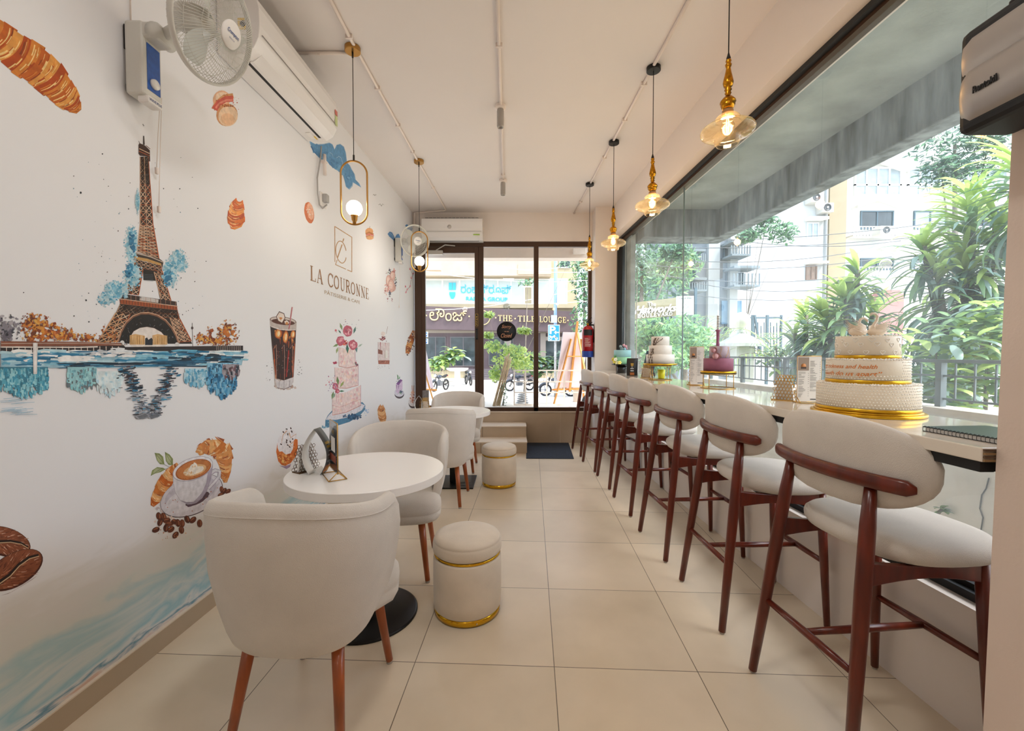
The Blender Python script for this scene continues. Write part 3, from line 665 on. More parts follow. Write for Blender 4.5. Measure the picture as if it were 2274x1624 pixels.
# ------------------------------------------------------------------ ceiling conduits
PIPE = M('painted_pvc', 'eee2da', .4)
def conduit(pts, label, boxes=(), r=.011):
    t = thing('conduit', label, 'conduit', tuple(pts[0]))
    f = MB(); f.tube(pts, r, 10); f.build('pipe', PIPE, t)
    for p, sz in boxes:
        f = MB(); f.box((p[0] - sz, p[1] - .008, CEIL - .027), (p[0] + sz, p[1] + .008, CEIL - .001)); f.build('clip', PIPE, t)
    return t
zc_ = CEIL - .013
def cl(px, py): return PZ(px, py, zc_)
a, b, c, d = cl(735, 3), cl(779.5, 89), cl(924, 351), cl(990, 466)
p0 = a + (a - b) * 1.5
conduit([p0, b, c, d, Vector((d.x - .02, d.y + .03, zc_)), Vector((-1.30, 6.26, zc_)), Vector((-1.43, 6.27, zc_)), Vector((-1.43, 6.27, 2.6))], 'white conduit on the ceiling linking the two oval pendants', [(a.lerp(b, .9), .022), (b.lerp(c, .3), .022), (b.lerp(c, .62), .022), (b.lerp(c, .92), .022), (c.lerp(d, .5), .02)])
bq = cl(790, 118); conduit([Vector((XL(2.95) + .02, bq.y, zc_)), bq], 'short white conduit from behind the air conditioner to the first oval pendant', [(Vector((bq.x - .25, bq.y, zc_)), .006)])
a, b = cl(1105, 0), cl(1118.5, 432); conduit([a + (a - b) * .4, b], 'white conduit running down the middle of the ceiling', [(a.lerp(b, q), .022) for q in (.12, .45, .8)])
a, b = cl(1529, 2), cl(1274, 476.5); conduit([a + (a - b) * .4, b], 'white conduit on the ceiling above the amber pendants', [(a.lerp(b, q), .022) for q in (.2, .33, .52, .7, .86)])
for i, (x, y, n) in enumerate(((-.097, 3.60, 'nearer'), (-.108, 5.12, 'farther'))):
    t = thing('tube_downlight', n + ' small grey tube light hanging from the middle conduit', 'ceiling light', (x, y, CEIL), group='tube lights on the middle conduit')
    f = MB(); f.lathe([(0, -.035), (.03, -.035), (.045, -.028), (.045, -.002), (0, -.002)], (0, 0, 0), 24, sm=False); f.build('ceiling_rose', PIPE, t, world=False)
    f = MB(); f.lathe([(.026, -.034), (.029, -.05), (.029, -.17), (.026, -.185), (.020, -.185), (.020, -.05)], (0, 0, 0), 24); f.build('tube', M('frosted_grey', 'aaa5a0', .25, .2), t, world=False)
# ------------------------------------------------------------------ the printed mural on the left wall (flat inks on the wallpaper)
INK = print_mat('mural_ink')
class Mural:
    def __init__(s, name, label=None, ox=0, oy=0, sc=1.0, seed=1):
        s.mb = MB(); s.n = 0; s.name = name; s.label = label; s.ox, s.oy, s.sc = ox, oy, sc; s.R = random.Random(seed)
    def T(s, p): return (s.ox + p[0] / s.sc, s.oy + p[1] / s.sc)
    def put(s, pts, faces, col, tick=1):
        s.n += tick; off = .0007 + s.n * 3e-6; c = hx(col) if isinstance(col, str) else col
        s.mb.add([PL(*s.T(p), off) for p in pts], faces, 0, False, c)
    def poly(s, pts, col, tick=1):
        tr = tessellate_polygon([[Vector((p[0], p[1], 0)) for p in pts]]); s.put(pts, [tuple(t) for t in tr], col, tick)
    def line(s, pts, w, col, w1=None, tick=1):
        v, f = strokequads(pts, w, w1); s.put(v, f, col, tick)
    def ell(s, c, rx, ry, col, rot=0, n=18, jag=0., tick=1):
        pts = []
        for i in range(n):
            a = 2 * pi * i / n; k = 1 + s.R.uniform(-jag, jag); x = rx * k * cos(a); y = ry * k * sin(a)
            pts.append((c[0] + x * cos(rot) - y * sin(rot), c[1] + x * sin(rot) + y * cos(rot)))
        s.put([c] + pts, [(0, i + 1, (i + 1) % n + 1) for i in range(n)], col, tick)
    def blob(s, cx, cy, rx, ry, cols, n, size, jag=.35):
        for i in range(n):
            a = s.R.uniform(0, 2 * pi); q = s.R.random() ** .6 * 1.2; z = size * s.R.uniform(.4, 1.2) * (1.25 - .75 * q)
            s.ell((cx + rx * q * cos(a), cy + ry * q * sin(a)), z, z * s.R.uniform(.5, 1), s.R.choice(cols), s.R.uniform(0, 3), 9, jag, 1 if i % 3 == 0 else 0)
    def dots(s, x0, y0, x1, y1, n, r, cols):
        for i in range(n):
            z = r * s.R.uniform(.3, 1.2); s.ell((s.R.uniform(x0, x1), s.R.uniform(y0, y1)), z, z, s.R.choice(cols), 0, 7, .2, 0)
    def croissant(s, spine, wid, n, cols, edge='8c3c10', hi='f6d08a', lean=.45, strokes=9):
        """spine: centre line, wid: half widths, n: number of rolled bands"""
        def at(t):
            t = max(0, min(.9999, t)) * (len(spine) - 1); i = int(t); q = t - i; p = [lerp(spine[i][k], spine[i + 1][k], q) for k in (0, 1)]
            d = (spine[i + 1][0] - spine[i][0], spine[i + 1][1] - spine[i][1]); l = sqrt(d[0] ** 2 + d[1] ** 2); return p, (d[0] / l, d[1] / l), lerp(wid[i], wid[i + 1], q)
        def band(t0, t1, col, u0=-1, u1=1, tick=1, kk=1.0):
            A = []; B = []
            for j in range(9):
                u = lerp(u0, u1, j / 8); bow = lean * (1 - u * u) / n
                for t, arr in ((t0, A), (t1, B)):
                    p, d, w_ = at(t + bow); arr.append((p[0] - d[1] * w_ * u * kk, p[1] + d[0] * w_ * u * kk))
            s.put(A + B, [(i, i + 1, i + 10, i + 9) for i in range(8)], col, tick)
        for k in range(n):
            t0, t1 = k / n, (k + 1) / n; sc = 1 + .06 * sin(k * 2.1)
            band(t0 - .3 / n, t1, cols[k % len(cols)], kk=1.04 * sc)
            for q in range(strokes):
                a = s.R.uniform(t0, t1 - .08 / n); u = s.R.uniform(-1, .6); c = s.R.choice([hi, cols[0], cols[-1], edge, hi, cols[1 % len(cols)]])
                band(a, a + s.R.uniform(.03, .12) / n * 1.4, c, u, min(1, u + s.R.uniform(.3, 1.0)), 1 if q % 3 == 0 else 0, sc)
            band(t1 - .09 / n, t1, edge, kk=sc)
    def bean(s, c, rx, ry, rot, col='6b3420'):
        s.ell(c, rx * 1.06, ry * 1.08, '3a1810', rot); s.ell(c, rx, ry, col, rot)
        s.ell((c[0] - ry * .25 * -sin(rot) , c[1] - ry * .35 * cos(rot)), rx * .7, ry * .35, '9a5c40', rot)
        s.line([(c[0] + rx * q * cos(rot) - ry * .12 * sin(3 * q) * sin(rot), c[1] + rx * q * sin(rot) + ry * .12 * sin(3 * q) * cos(rot)) for q in (-.9, -.5, 0, .5, .9)], ry * .16, '2a100a')
    def done(s):
        o = s.mb.build(s.name, INK, wall_left); o['label'] = s.label or s.name.replace('_', ' '); return o
ORS = ['d98232', 'c9661c', 'e8a04c', 'b9500f', 'dd8d3c']
Z1 = dict(ox=0, oy=0, sc=3.248)
# big croissant, top left
m = Mural('croissant_print', 'large orange croissant printed high on the wall', seed=3, **Z1)
m.croissant([(-90, 200), (20, 290), (120, 380), (230, 450), (330, 530), (410, 620), (470, 690), (530, 760), (568, 805)], [95, 110, 128, 132, 125, 108, 92, 66, 22], 13, ['d6812f', 'c4611b', 'e39b48', 'b4490e'], strokes=16)
m.done()
# macaron, swirled pastry, sugared bun
m = Mural('macaron_print', 'pink and cream macaron printed below the air conditioner', 370, 0, 3.248, 4)
m.ell((395, 720), 62, 68, 'e9b894', .2); m.ell((402, 705), 50, 40, 'f2d6ba', .2)
m.croissant([(335, 790), (370, 740), (420, 705), (480, 690)], [14, 22, 24, 18], 6, ['c98450', 'dba06a'], '8f4a20', strokes=4)
m.line([(345, 790), (375, 745), (425, 715), (480, 712)], 44, 'cf5d4c'); m.line([(352, 780), (380, 745), (430, 722), (475, 722)], 14, 'e58c78')
m.ell((435, 830), 77, 82, 'd79a6a', .3); m.ell((442, 838), 70, 74, 'efcfae', .3); m.ell((440, 860), 52, 42, 'e9bd95', .3)
m.blob(430, 762, 62, 9, ['a05a30', 'c98450', '8a4520'], 46, 7); m.dots(480, 690, 520, 820, 9, 4, ['c0503c', 'a05a30']); m.done()
m = Mural('swirl_pastry_print', 'orange twisted pastry printed on the wall', 370, 0, 3.248, 5)
m.croissant([(525, 1436), (510, 1480), (500, 1530), (500, 1580), (505, 1625), (515, 1648)], [25, 48, 58, 60, 55, 25], 7, ['e0701c', 'd2590f', 'f09a44', 'c24a0c'], '8a2c08', 'fbc888', .9, 14); m.done()
m = Mural('sugared_bun_print', 'pink sugared bun printed near the socket', 370, 0, 3.248, 6)
m.ell((1028, 1535), 34, 78, 'd5784e', -.16, 22, .03); m.ell((1036, 1525), 24, 62, 'ecb294', -.16)
m.blob(1030, 1520, 24, 52, ['f8e6dc', 'f2cdb8', 'e8a080'], 60, 5); m.done()
m = Mural('layered_macaron_print', 'small peach macaron stack printed right of the logo', 570, 450, 2.953, 7)
m.ell((738, 190), 26, 24, 'e8ac78'); m.line([(714, 205), (738, 196), (766, 208)], 11, 'c27c48'); m.line([(716, 214), (740, 207), (768, 216)], 7, 'd9706c'); m.line([(716, 224), (740, 216), (766, 226)], 9, 'c98858'); m.ell((742, 232), 24, 12, 'e6b080'); m.line([(740, 168), (742, 155)], 2, '8a5a3a'); m.done()
# blue paper clouds
m = Mural('blue_cloud_print', 'blue watercolour cloud printed beside the air conditioner', 660, 290, 4.92, 8)
outl = [(128, 110), (200, 150), (290, 145), (350, 130), (385, 150), (408, 205), (430, 155), (470, 145), (510, 175), (532, 240), (545, 350), (575, 380), (600, 430), (630, 480), (640, 540), (680, 580), (700, 625), (660, 600), (612, 570), (604, 610), (570, 648), (535, 620), (522, 560), (495, 470), (455, 455), (400, 370), (370, 385), (320, 335), (300, 362), (265, 325), (210, 270), (175, 215), (145, 165)]
m.poly(outl, 'a5c4e0')
cx_, cy_ = 400, 330
m.poly([((x - cx_) * .965 + cx_, (y - cy_) * .965 + cy_) for x, y in outl], '5f9ac9')
for i in range(70):
    q = m.R.random(); x = lerp(190, 620, q) + m.R.uniform(-30, 30); y = lerp(190, 540, q) + m.R.uniform(-35, 35); m.ell((x, y), m.R.uniform(10, 34), m.R.uniform(8, 22), m.R.choice(['5b95c6', '6ba4d0', '4f88ba', '7ab0d6', '5f9ac9']), .8, 10, .25, 1 if i % 2 else 0)
m.line([(355, 240), (380, 255), (392, 290)], 5, 'b8d4ea', 2); m.line([(430, 300), (455, 280), (480, 300), (492, 340), (495, 390), (520, 425)], 5, 'bfd8ec', 3); m.line([(150, 170), (185, 235), (215, 268)], 14, '2f6ea8', 5); m.done()
m = Mural('small_blue_cloud_print', 'small blue cloud printed by the far fan', 570, 450, 2.953, 9)
m.poly([(858, 205), (872, 190), (888, 196), (900, 220), (905, 235), (918, 208), (932, 205), (942, 228), (940, 268), (905, 268), (898, 248), (868, 222)], '5c94cc'); m.poly([(973, 150), (985, 142), (1000, 155), (1020, 150), (1030, 170), (1012, 190), (990, 175)], '5c94cc')
m.line([(872, 200), (890, 215), (900, 240)], 4, '8ab6de'); m.done()
m = Mural('bird_print', 'small black birds printed in the sky of the mural', 660, 290, 4.92, 10)
for x, y, k in ((848, 700, 1), (920, 806, 1.5)):
    m.line([(x - 20 * k, y + 6), (x - 10 * k, y - 4), (x, y + 14 * k)], 5, '1a1a1a', 3); m.line([(x, y + 14 * k), (x + 8 * k, y - 4), (x + 20 * k, y + 8)], 4, '1a1a1a', 2)
m.done()
# logo
m = Mural('logo_emblem', 'gold square emblem with interlaced C and slash', 660, 290, 4.92, 11); GC = 'b5854e'; GD = '96663c'
m.line([(412, 1436), (410, 1046)], 8, GC); m.line([(408, 1047), (596, 1166)], 8, GC); m.line([(596, 1162), (596, 1546)], 8, GC); m.line([(596, 1544), (546, 1523)], 8, GC); m.line([(532, 1516), (418, 1465)], 8, GC); m.line([(418, 1466), (436, 1412)], 8, GC)
m.line(chaik([(533, 1314), (522, 1270), (500, 1225), (472, 1205), (445, 1215), (425, 1255), (418, 1310), (428, 1370), (450, 1420), (480, 1450), (505, 1448), (526, 1420), (533, 1388)]), 9, GC)
m.line([(508, 1180), (498, 1215)], 11, GC); m.line([(490, 1245), (440, 1390)], 12, GC); m.done()
def wall_text(tm, bl, br, tl, col, name, label):
    o, x, y = PL(*bl, .0016), PL(*br, .0016), PL(*tl, .0016); f = MB(); map_text(f, tm, o, x - o, y - o, 0, hx(col)); q = f.build(name, INK, wall_left); q['label'] = label
wall_text(serif_mesh('LA COURONNE', .135, .05), (689, 622.5), (819, 665.5), (688.5, 590), 'a07044', 'logo_name', 'gold serif words LA COURONNE')
wall_text(text_mesh('PÂTISSERIE & CAFE'), (720.5, 652.8), (799, 675.5), (720.4, 642.5), 'b79a78', 'logo_tagline', 'pale words under the logo name')

# ---- iron tower over the river
m = Mural('river_print', 'watercolour river, quay and autumn trees printed on the wall', 0, 500, 3.248, 12); BL = ['3f90b8', '67aecb', '1f6f98', '8fc8dc', '2b7fa8']; R = m.R
for x, y, rx, ry, n, z in ((945, 600 - 500 + 40, 45, 130, 60, 30), (955, 360, 60, 90, 60, 30), (840, 470, 90, 60, 60, 34), (770, 530, 60, 50, 30, 30), (1225, 350, 55, 90, 70, 30), (1280, 240, 60, 60, 40, 22), (1300, 300, 50, 40, 24, 22), (990, -170, 18, 90, 20, 12)):
    m.ell((x, y), rx * .85, ry * .85, 'b4d6e2', 0, 30, .22); m.ell((x, y), rx * .6, ry * .65, '7ab8d2', 0, 26, .3); m.blob(x, y, rx, ry, ['a8cfdd', '8fc4d8', '6fb2ce', '4f9fc2', 'c6dde4', 'b4d6e2'], int(n * 2.6), z * .55, .45)
for x, y, rx, ry in ((930, 340, 25, 60), (1210, 380, 25, 50), (950, 130, 16, 80)): m.blob(x, y, rx, ry, ['2a7ba6', '1f6c98', '3c8cb3'], 24, 20)
TR = ['a8501c', 'c87028', 'd99038', '8a3c18', 'e0a850', '74381c']
for x, y, rx, ry, n, z in ((270, 760, 120, 100, 170, 22), (220, 700, 60, 60, 60, 16), (480, 800, 90, 50, 80, 16), (640, 815, 90, 30, 60, 14), (1460, 820, 60, 40, 60, 13), (1520, 790, 30, 60, 40, 13), (1640, 780, 70, 80, 130, 15), (1560, 835, 120, 30, 80, 13), (420, 780, 60, 60, 60, 16)):
    m.blob(x, y, rx, ry, TR, n, z, .5)
m.blob(60, 770, 80, 100, ['4a4a55', '6a6470', '8a8690', '3a3a44'], 70, 24, .5); m.blob(30, 720, 50, 60, ['8f8a94', 'b4aeb4'], 24, 24)
for i in range(5): m.ell((205 + R.uniform(-10, 90), 790 + R.uniform(-12, 8)), 9, 9, 'f0e8e0')
m.poly([(0, 850), (870, 850), (900, 880), (1750, 870), (1750, 905), (820, 910), (0, 940)], '2a2022'); m.poly([(0, 838), (560, 842), (870, 852), (870, 870), (0, 876)], '8a5038')
for i in range(19): x = 40 + i * 45; m.line([(x, 876), (x + 2, 935)], 6, 'd8c8bc')
m.line([(0, 880), (560, 882), (700, 878)], 9, 'e8ddd4'); m.line([(0, 855), (700, 852), (900, 866)], 5, 'c0a898')
for i in range(14): m.line([(1560 + i * 13, 868), (1560 + i * 13, 905)], 4, '9a8a84')
def water(x0, x1, y0, y1, n, cols, lmin, lmax, h):
    for i in range(n):
        x = R.uniform(x0, x1); y = R.uniform(y0, y1); l = R.uniform(lmin, lmax); k = R.uniform(.4, 1.2) * h
        m.poly([(x, y), (x + l * .3, y - k * .5), (x + l, y - k * .2), (x + l * .96, y + k * .5), (x + l * .4, y + k * .3), (x + l * .1, y + k * .6)], R.choice(cols), 1 if i % 3 == 0 else 0)
m.poly([(0, 920), (860, 905), (1760, 920), (1740, 1010), (900, 1030), (0, 1030)], '9cc4d6')
water(-30, 1620, 905, 1015, 170, BL + ['eef2f4', 'f6f4f2', 'dfe9ec', '16405a', 'b8d8e2'], 60, 240, 22)
water(1250, 1620, 930, 990, 30, ['16384e', '1f5878', '102838', '2b7fa8'], 60, 140, 22)
water(300, 1300, 985, 1030, 34, ['12283a', '1d5474', '2b7fa8'], 120, 380, 12)
for x0, x1, y0, y1, n, cols in ((-20, 340, 1030, 1240, 150, ['5fb0c8', '82c6d6', '3f98b8', '9cd4de', '3a7f98']), (480, 690, 1030, 1200, 60, ['8fd0d8', '6fa8b8', 'a8dce0', '6a7880', '9accd4']), (690, 880, 1060, 1230, 30, ['cfe6ee', 'b8dcea', 'e0eef2']), (1330, 1500, 1040, 1160, 50, ['8cc4dc', '5aa3c8', 'b8d8e6']), (1490, 1700, 1000, 1250, 130, ['3f90c0', '2472a0', '6cb0d4', '1c4a68', '88c0dc']), (1600, 1720, 1010, 1110, 26, ['705058', '2a3848', 'a8a0a8'])):
    xs = [lerp(x0, x1, k / 14) for k in range(15)]; m.poly([(x, y0 - 6) for x in xs] + [(x, lerp(y0, y1, (1 - abs(2 * (x - x0) / (x1 - x0) - 1) * .45) * R.uniform(.65, .95))) for x in xs[::-1]], cols[-1])
    for i in range(n * 3):
        x = R.uniform(x0, x1); q = 1 - abs(2 * (x - x0) / (x1 - x0) - 1) * .35; y = R.uniform(y0, lerp(y0, y1, q)); wv = R.uniform(3, 12); hh = R.uniform(8, 42); m.poly([(x - wv, y), (x + wv * .3, y - 4), (x + wv, y + 2), (x + wv * .7, y + hh), (x - wv * .2, y + hh * R.uniform(.7, 1.2)), (x - wv * .8, y + hh * .8)], R.choice(cols), 1 if i % 5 == 0 else 0)
for i in range(22): x = R.uniform(-20, 120); y = R.uniform(1240, 1370); m.line([(x, y), (x + R.uniform(60, 160), y - R.uniform(4, 16))], 3, 'a8c8dc')
for side in (-1, 1):      # mirrored tower legs in the water
    for i in range(230):
        q = R.random(); x = 1070 + side * lerp(170, 20, q) + R.gauss(0, 30); y = lerp(1020, 1390, q); wv = R.uniform(6, 26); hh = R.uniform(3, 9)
        m.poly([(x - wv, y), (x + wv * .8, y - hh * .7), (x + wv, y + hh * .5), (x - wv * .6, y + hh)], R.choice((['14202c', '1c3c54', '3a2c30', '2f7ca4', '56404a'] if q < .5 else ['5a6878', '8a8e98', '4a93b8', '3a3840', 'b0b0b8'])), 1 if i % 4 == 0 else 0)
for i in range(14): x = R.uniform(1000, 1110); m.poly([(x - 40, 1380), (x + 20, 1360), (x + 40, 1380), (x - 20, 1400)], R.choice(['8a8e98', 'b8b8c0', '70747c']), 1)
m.poly([(228, 850), (262, 850), (258, 1075), (232, 1075)], 'e6e0de'); m.line([(244, 850), (246, 1060)], 9, 'f4f0ee')
water(630, 900, 890, 950, 26, ['f2efee', 'e2e6ea', 'd0d4da'], 40, 110, 20); m.done()

m = Mural('tower_print', 'iron lattice tower with an arched base printed in brown and cream', 0, 0, 1, 13); D = '22150f'; CR = 'c79e80'; OR = 'b0582a'; R = m.R
def zA(p): return (p[0] / 3.248, p[1] / 3.248)                    # crop 0,0
def zB(p): return (200 + p[0] / 5.076, 480 + p[1] / 5.076)          # crop 200,480
# shaft
shl = [zA((1010, 1130)), zA((1010, 1330)), zA((1010, 1624)), zB((530, 400))]; shr = [zA((1070, 1130)), zA((1082, 1330)), zA((1103, 1624)), zB((775, 480))]
m.poly(shl + shr[::-1], D)
def lat(L0, R0, L1, R1, n, w, col=CR, mid=True, cross=2):
    def at(q, u): a = (lerp(L0[0], L1[0], q), lerp(L0[1], L1[1], q)); b = (lerp(R0[0], R1[0], q), lerp(R0[1], R1[1], q)); return (lerp(a[0], b[0], u), lerp(a[1], b[1], u))
    for k in range(n):
        for c in range(cross):
            u0, u1 = c / cross, (c + 1) / cross; q0, q1 = k / n, (k + 1) / n
            m.line([at(q0, u0), at(q1, u1)], w, R.choice([col, col, OR, 'd8b698']), None, 0); m.line([at(q0, u1), at(q1, u0)], w, R.choice([col, col, 'e2c4a8']), None, 0)
        m.line([at((k + 1) / n, 0), at((k + 1) / n, 1)], w * .8, R.choice([col, OR]), None, 0)
    m.line([at(0, 0), at(1, 0)], w * 1.3, col); m.line([at(0, 1), at(1, 1)], w * 1.3, OR)
    if mid: m.line([at(0, .5), at(1, .5)], w, col)
for a, b, n in ((0, 1, 5), (1, 2, 6), (2, 3, 10)):
    lat(shl[a], shr[a], shl[a + 1], shr[a + 1], n, 1.15 + .35 * a)
m.poly([zA(p) for p in ((998, 1045), (1005, 1032), (1045, 1050), (1080, 1085), (1082, 1165), (1070, 1165), (1070, 1130), (1010, 1125), (998, 1110))], '3c1c12'); m.line([zA((1003, 1072)), zA((1078, 1108))], 1.6, 'd8b698'); m.line([zA((1000, 1090)), zA((1080, 1125))], 1.2, 'b0582a')
m.line([zA((1035, 980)), zA((1037, 1045))], 2.2, '2a1a18', 3.6); m.line([zA((1000, 1018)), zA((1012, 1045))], 1, '4a2418'); m.line([zA((1052, 1050)), zA((1082, 1075))], 1.4, '6a3018'); m.dots(*zA((1028, 895)), *zA((1040, 912)), 3, 1, ['3a2a28'])
# second floor and the legs below it
m.poly([zB(p) for p in ((468, 420), (520, 412), (640, 440), (780, 480), (826, 515), (812, 590), (800, 540), (500, 470), (484, 535))], '3a2a20')
m.poly([zB(p) for p in ((500, 455), (640, 480), (800, 535), (800, 560), (640, 515), (500, 485))], 'c99a58'); m.line([zB((470, 425)), zB((540, 425)), zB((680, 460)), zB((824, 520))], 1.8, 'd6c2b2')
m.poly([zB(p) for p in ((505, 486), (800, 560), (820, 660), (905, 950), (790, 950), (725, 640), (595, 605), (548, 890), (400, 870), (470, 620))], D)
m.poly([zB(p) for p in ((595, 605), (725, 640), (740, 730), (600, 720))], '120c0c')
for k in range(5): m.line([zB((604, 655 + k * 17)), zB((710, 668 + k * 17))], .5, '5a6a7a')
lat(zB((505, 486)), zB((800, 560)), zB((492, 570)), zB((806, 630)), 2, .9, cross=6, mid=False)
lat(zB((492, 560)), zB((595, 600)), zB((402, 872)), zB((545, 892)), 5, 1.5, cross=2); lat(zB((720, 630)), zB((810, 620)), zB((800, 945)), zB((912, 955)), 5, 1.5, cross=2)
# first floor
m.poly([zB(p) for p in ((334, 870), (420, 885), (560, 905), (770, 935), (972, 965), (978, 1010), (330, 935))], '35211b'); m.poly([zB(p) for p in ((560, 905), (770, 940), (766, 980), (556, 950))], 'cfc8c4')
for k in range(12): x = 345 + k * 56; y = 872 + k * 8.6; m.line([zB((x, y)), zB((x + 2, y + 70))], .9, 'b08068')
m.poly([zB(p) for p in ((330, 935), (978, 1012), (985, 1062), (335, 990))], 'a34e22')
for k in range(20): x = 340 + k * 33; y = 942 + k * 4; m.line([zB((x, y)), zB((x + 1, y + 46))], 1.1, '4a2416')
m.line([zB((328, 932)), zB((985, 1018))], 1.5, 'd8b49a'); m.line([zB((333, 992)), zB((985, 1065))], 1.3, 'e0b896')
# arch and feet
m.poly([zB(p) for p in ((335, 990), (985, 1062), (1010, 1150), (1130, 1400), (1150, 1440), (995, 1440), (880, 1250), (740, 1130), (600, 1105), (470, 1150), (370, 1270), (310, 1420), (80, 1430), (200, 1220), (280, 1110))], '2c1a12')
lat(zB((335, 1000)), zB((985, 1070)), zB((300, 1085)), zB((1000, 1160)), 2, 1.0, cross=14, mid=False)
lat(zB((290, 1090)), zB((450, 1110)), zB((80, 1425)), zB((300, 1415)), 5, 2.0, 'd6a57c', cross=2); lat(zB((900, 1150)), zB((1010, 1160)), zB((1000, 1420)), zB((1140, 1410)), 5, 1.9, cross=2)
for i in range(26): x, y = R.uniform(110, 300), R.uniform(1240, 1420); m.poly([zB((x, y)), zB((x + 26, y - 10)), zB((x + 18, y + 26))], R.choice(['c07838', 'a85820', 'd89858', '8a4018']), 0)
arc_o = [(a, b) for a, b in ((312, 1420), (345, 1310), (400, 1210), (480, 1135), (570, 1100), (660, 1098), (760, 1125), (850, 1180), (920, 1260), (970, 1350), (1000, 1440))]
arc_i = [(a, b) for a, b in ((442, 1440), (452, 1360), (490, 1300), (560, 1262), (640, 1250), (720, 1265), (800, 1310), (850, 1370), (872, 1440))]
m.poly([zB(p) for p in arc_o + arc_i[::-1]], '140d0d')
for k in range(60):
    q = R.random(); u = R.uniform(.25, .8); a = arc_o[min(10, int(q * 10))]; b = arc_i[min(8, int(q * 8))]; x, y = lerp(a[0], b[0], u), lerp(a[1], b[1], u); m.line([zB((x, y)), zB((x + R.uniform(-22, 22), y + 16))], .7, R.choice(['9aa0b0', '6a4a3a', 'c0b8b8', '4a3028']), None, 0)
m.line([zB(p) for p in arc_o], 4.0, 'b98260'); m.line([zB((p[0], p[1] + 4)) for p in arc_o], 1.4, '5a3020'); m.line([zB((p[0], p[1] - 12)) for p in arc_o], 1.0, 'e4c2a4'); m.line([zB(p) for p in arc_i], 1.6, '6a4432')
m.poly([zB(p) for p in arc_i + [(820, 1485), (480, 1485)]], 'ece2dc')
for x0, x1 in ((445, 615), (700, 868)):
    m.poly([zB(p) for p in ((x0, 1345), (x0 + 60, 1330), (x1, 1350), (x1, 1450), (x0, 1450))], 'dcae74')
    for k in range(7): xx = lerp(x0, x1, (k + .5) / 7); m.line([zB((xx, 1350)), zB((xx, 1445))], 1.0, R.choice(['f2dcb8', 'b07838']), None, 0)
m.poly([zB(p) for p in ((618, 1380), (640, 1368), (655, 1395), (690, 1372), (705, 1392), (702, 1455), (618, 1455))], '1e2430')
m.poly([zB(p) for p in ((540, 1462), (850, 1462), (800, 1500), (580, 1500))], 'efe4dc')
for k in range(9): m.line([zB((600 + k * 17, 1468)), zB((600 + k * 17, 1500))], .9, '5a4034', None, 0)
for p in ((360, 1430), (978, 1452)): m.ell(zB(p), 5, 5.5, 'e8e6e6')
m.line([zB((1150, 1205)), zB((1156, 1480))], .9, '4a3a38'); m.ell(zB((1150, 1262)), 2.6, 3.2, '5a4a48')
m.dots(150, 340, 440, 700, 60, 1.3, ['3a4048', '5a6068', '4a3a38', '7a99aa']); m.done()
m = Mural('paint_splatter_print', 'fine dark and blue splatter specks on the wallpaper', 0, 0, 1, 14)
for x, y, r in ((179, 428, 2.4), (227, 342, 1.6), (52, 650, 1.4), (191, 667, 2), (243, 672, 2.6), (197, 715, 1.8), (164, 702, 1.6), (391, 643, 1.4), (376, 565, 1.2)): m.ell((x, y), r, r, '2a3038', 0, 9, .15)
m.dots(190, 560, 460, 740, 70, 1.2, ['4a5058', '8aa8b8', '6a5a58']); m.done()
# cola glass
m = Mural('cola_glass_print', 'tall glass of iced cola with a straw', 580, 660, 5.41, 21); R = m.R
m.blob(270, 1085, 150, 22, ['c8b4aa', 'b89c90', 'd8c8c0'], 30, 26)
m.poly([(100, 262), (425, 300), (412, 560), (385, 1020), (360, 1075), (270, 1108), (200, 1092), (160, 1060), (150, 900), (120, 520)], 'c4b6b0')
m.poly([(108, 350), (200, 385), (416, 400), (410, 560), (388, 960), (270, 1002), (170, 975), (140, 700), (120, 500)], '2c0f0c')
for i in range(110):
    x = R.uniform(118, 405); y = R.uniform(390, 960)
    if x < 140 + (y - 400) * .05 or x > 405 - (y - 400) * .03: continue
    c = R.choice(['2a0c0a', '4a160c', '6a220e', '1c0808', '3a100a']) if 540 < y < 920 and 170 < x < 360 else R.choice(['b4501a', 'd8792c', '8a3010', '5a1c0c', 'e8a050'])
    m.line([(x, y), (x + R.uniform(-4, 4), y + R.uniform(25, 90))], R.uniform(7, 18), c, 3, 1 if i % 3 == 0 else 0)
for c, rx, ry in (((205, 440), 44, 62), ((292, 480), 34, 80), ((380, 450), 30, 56)):
    m.ell(c, rx, ry, 'b4561c', .1, 14, .08); m.ell(c, rx * .72, ry * .75, 'e9a04c', .1, 12, .1); m.ell((c[0] + 4, c[1]), rx * .35, ry * .5, 'fbe0b4', .1)
for x in (180, 275, 375): m.line([(x - 30, 620), (x, 572), (x + 4, 700), (x + 2, 990)], 7, 'b88c7c', 5)
m.line([(150, 640), (176, 980)], 6, 'c85a24'); m.line([(404, 560), (376, 980)], 6, 'c85a24'); m.line([(330, 640), (302, 960)], 12, 'b02018')
m.poly([(160, 975), (215, 1010), (275, 1002), (385, 965), (372, 1060), (275, 1100), (190, 1085)], 'd8d2d4')
for x in (215, 275, 340): m.line([(x, 1005), (x - 3, 1090)], 5, '8a7c84')
m.line([(190, 1090), (275, 1108), (365, 1070)], 6, '6a5c64')
m.ell((262, 282), 160, 46, '8a7468', .12, 28); m.ell((262, 282), 150, 38, 'd6c8c0', .12, 28); m.ell((262, 300), 140, 34, '5a2a18', .12, 28)
m.line([(118, 352), (220, 388), (330, 398), (412, 392)], 14, 'ded2cc', 10)
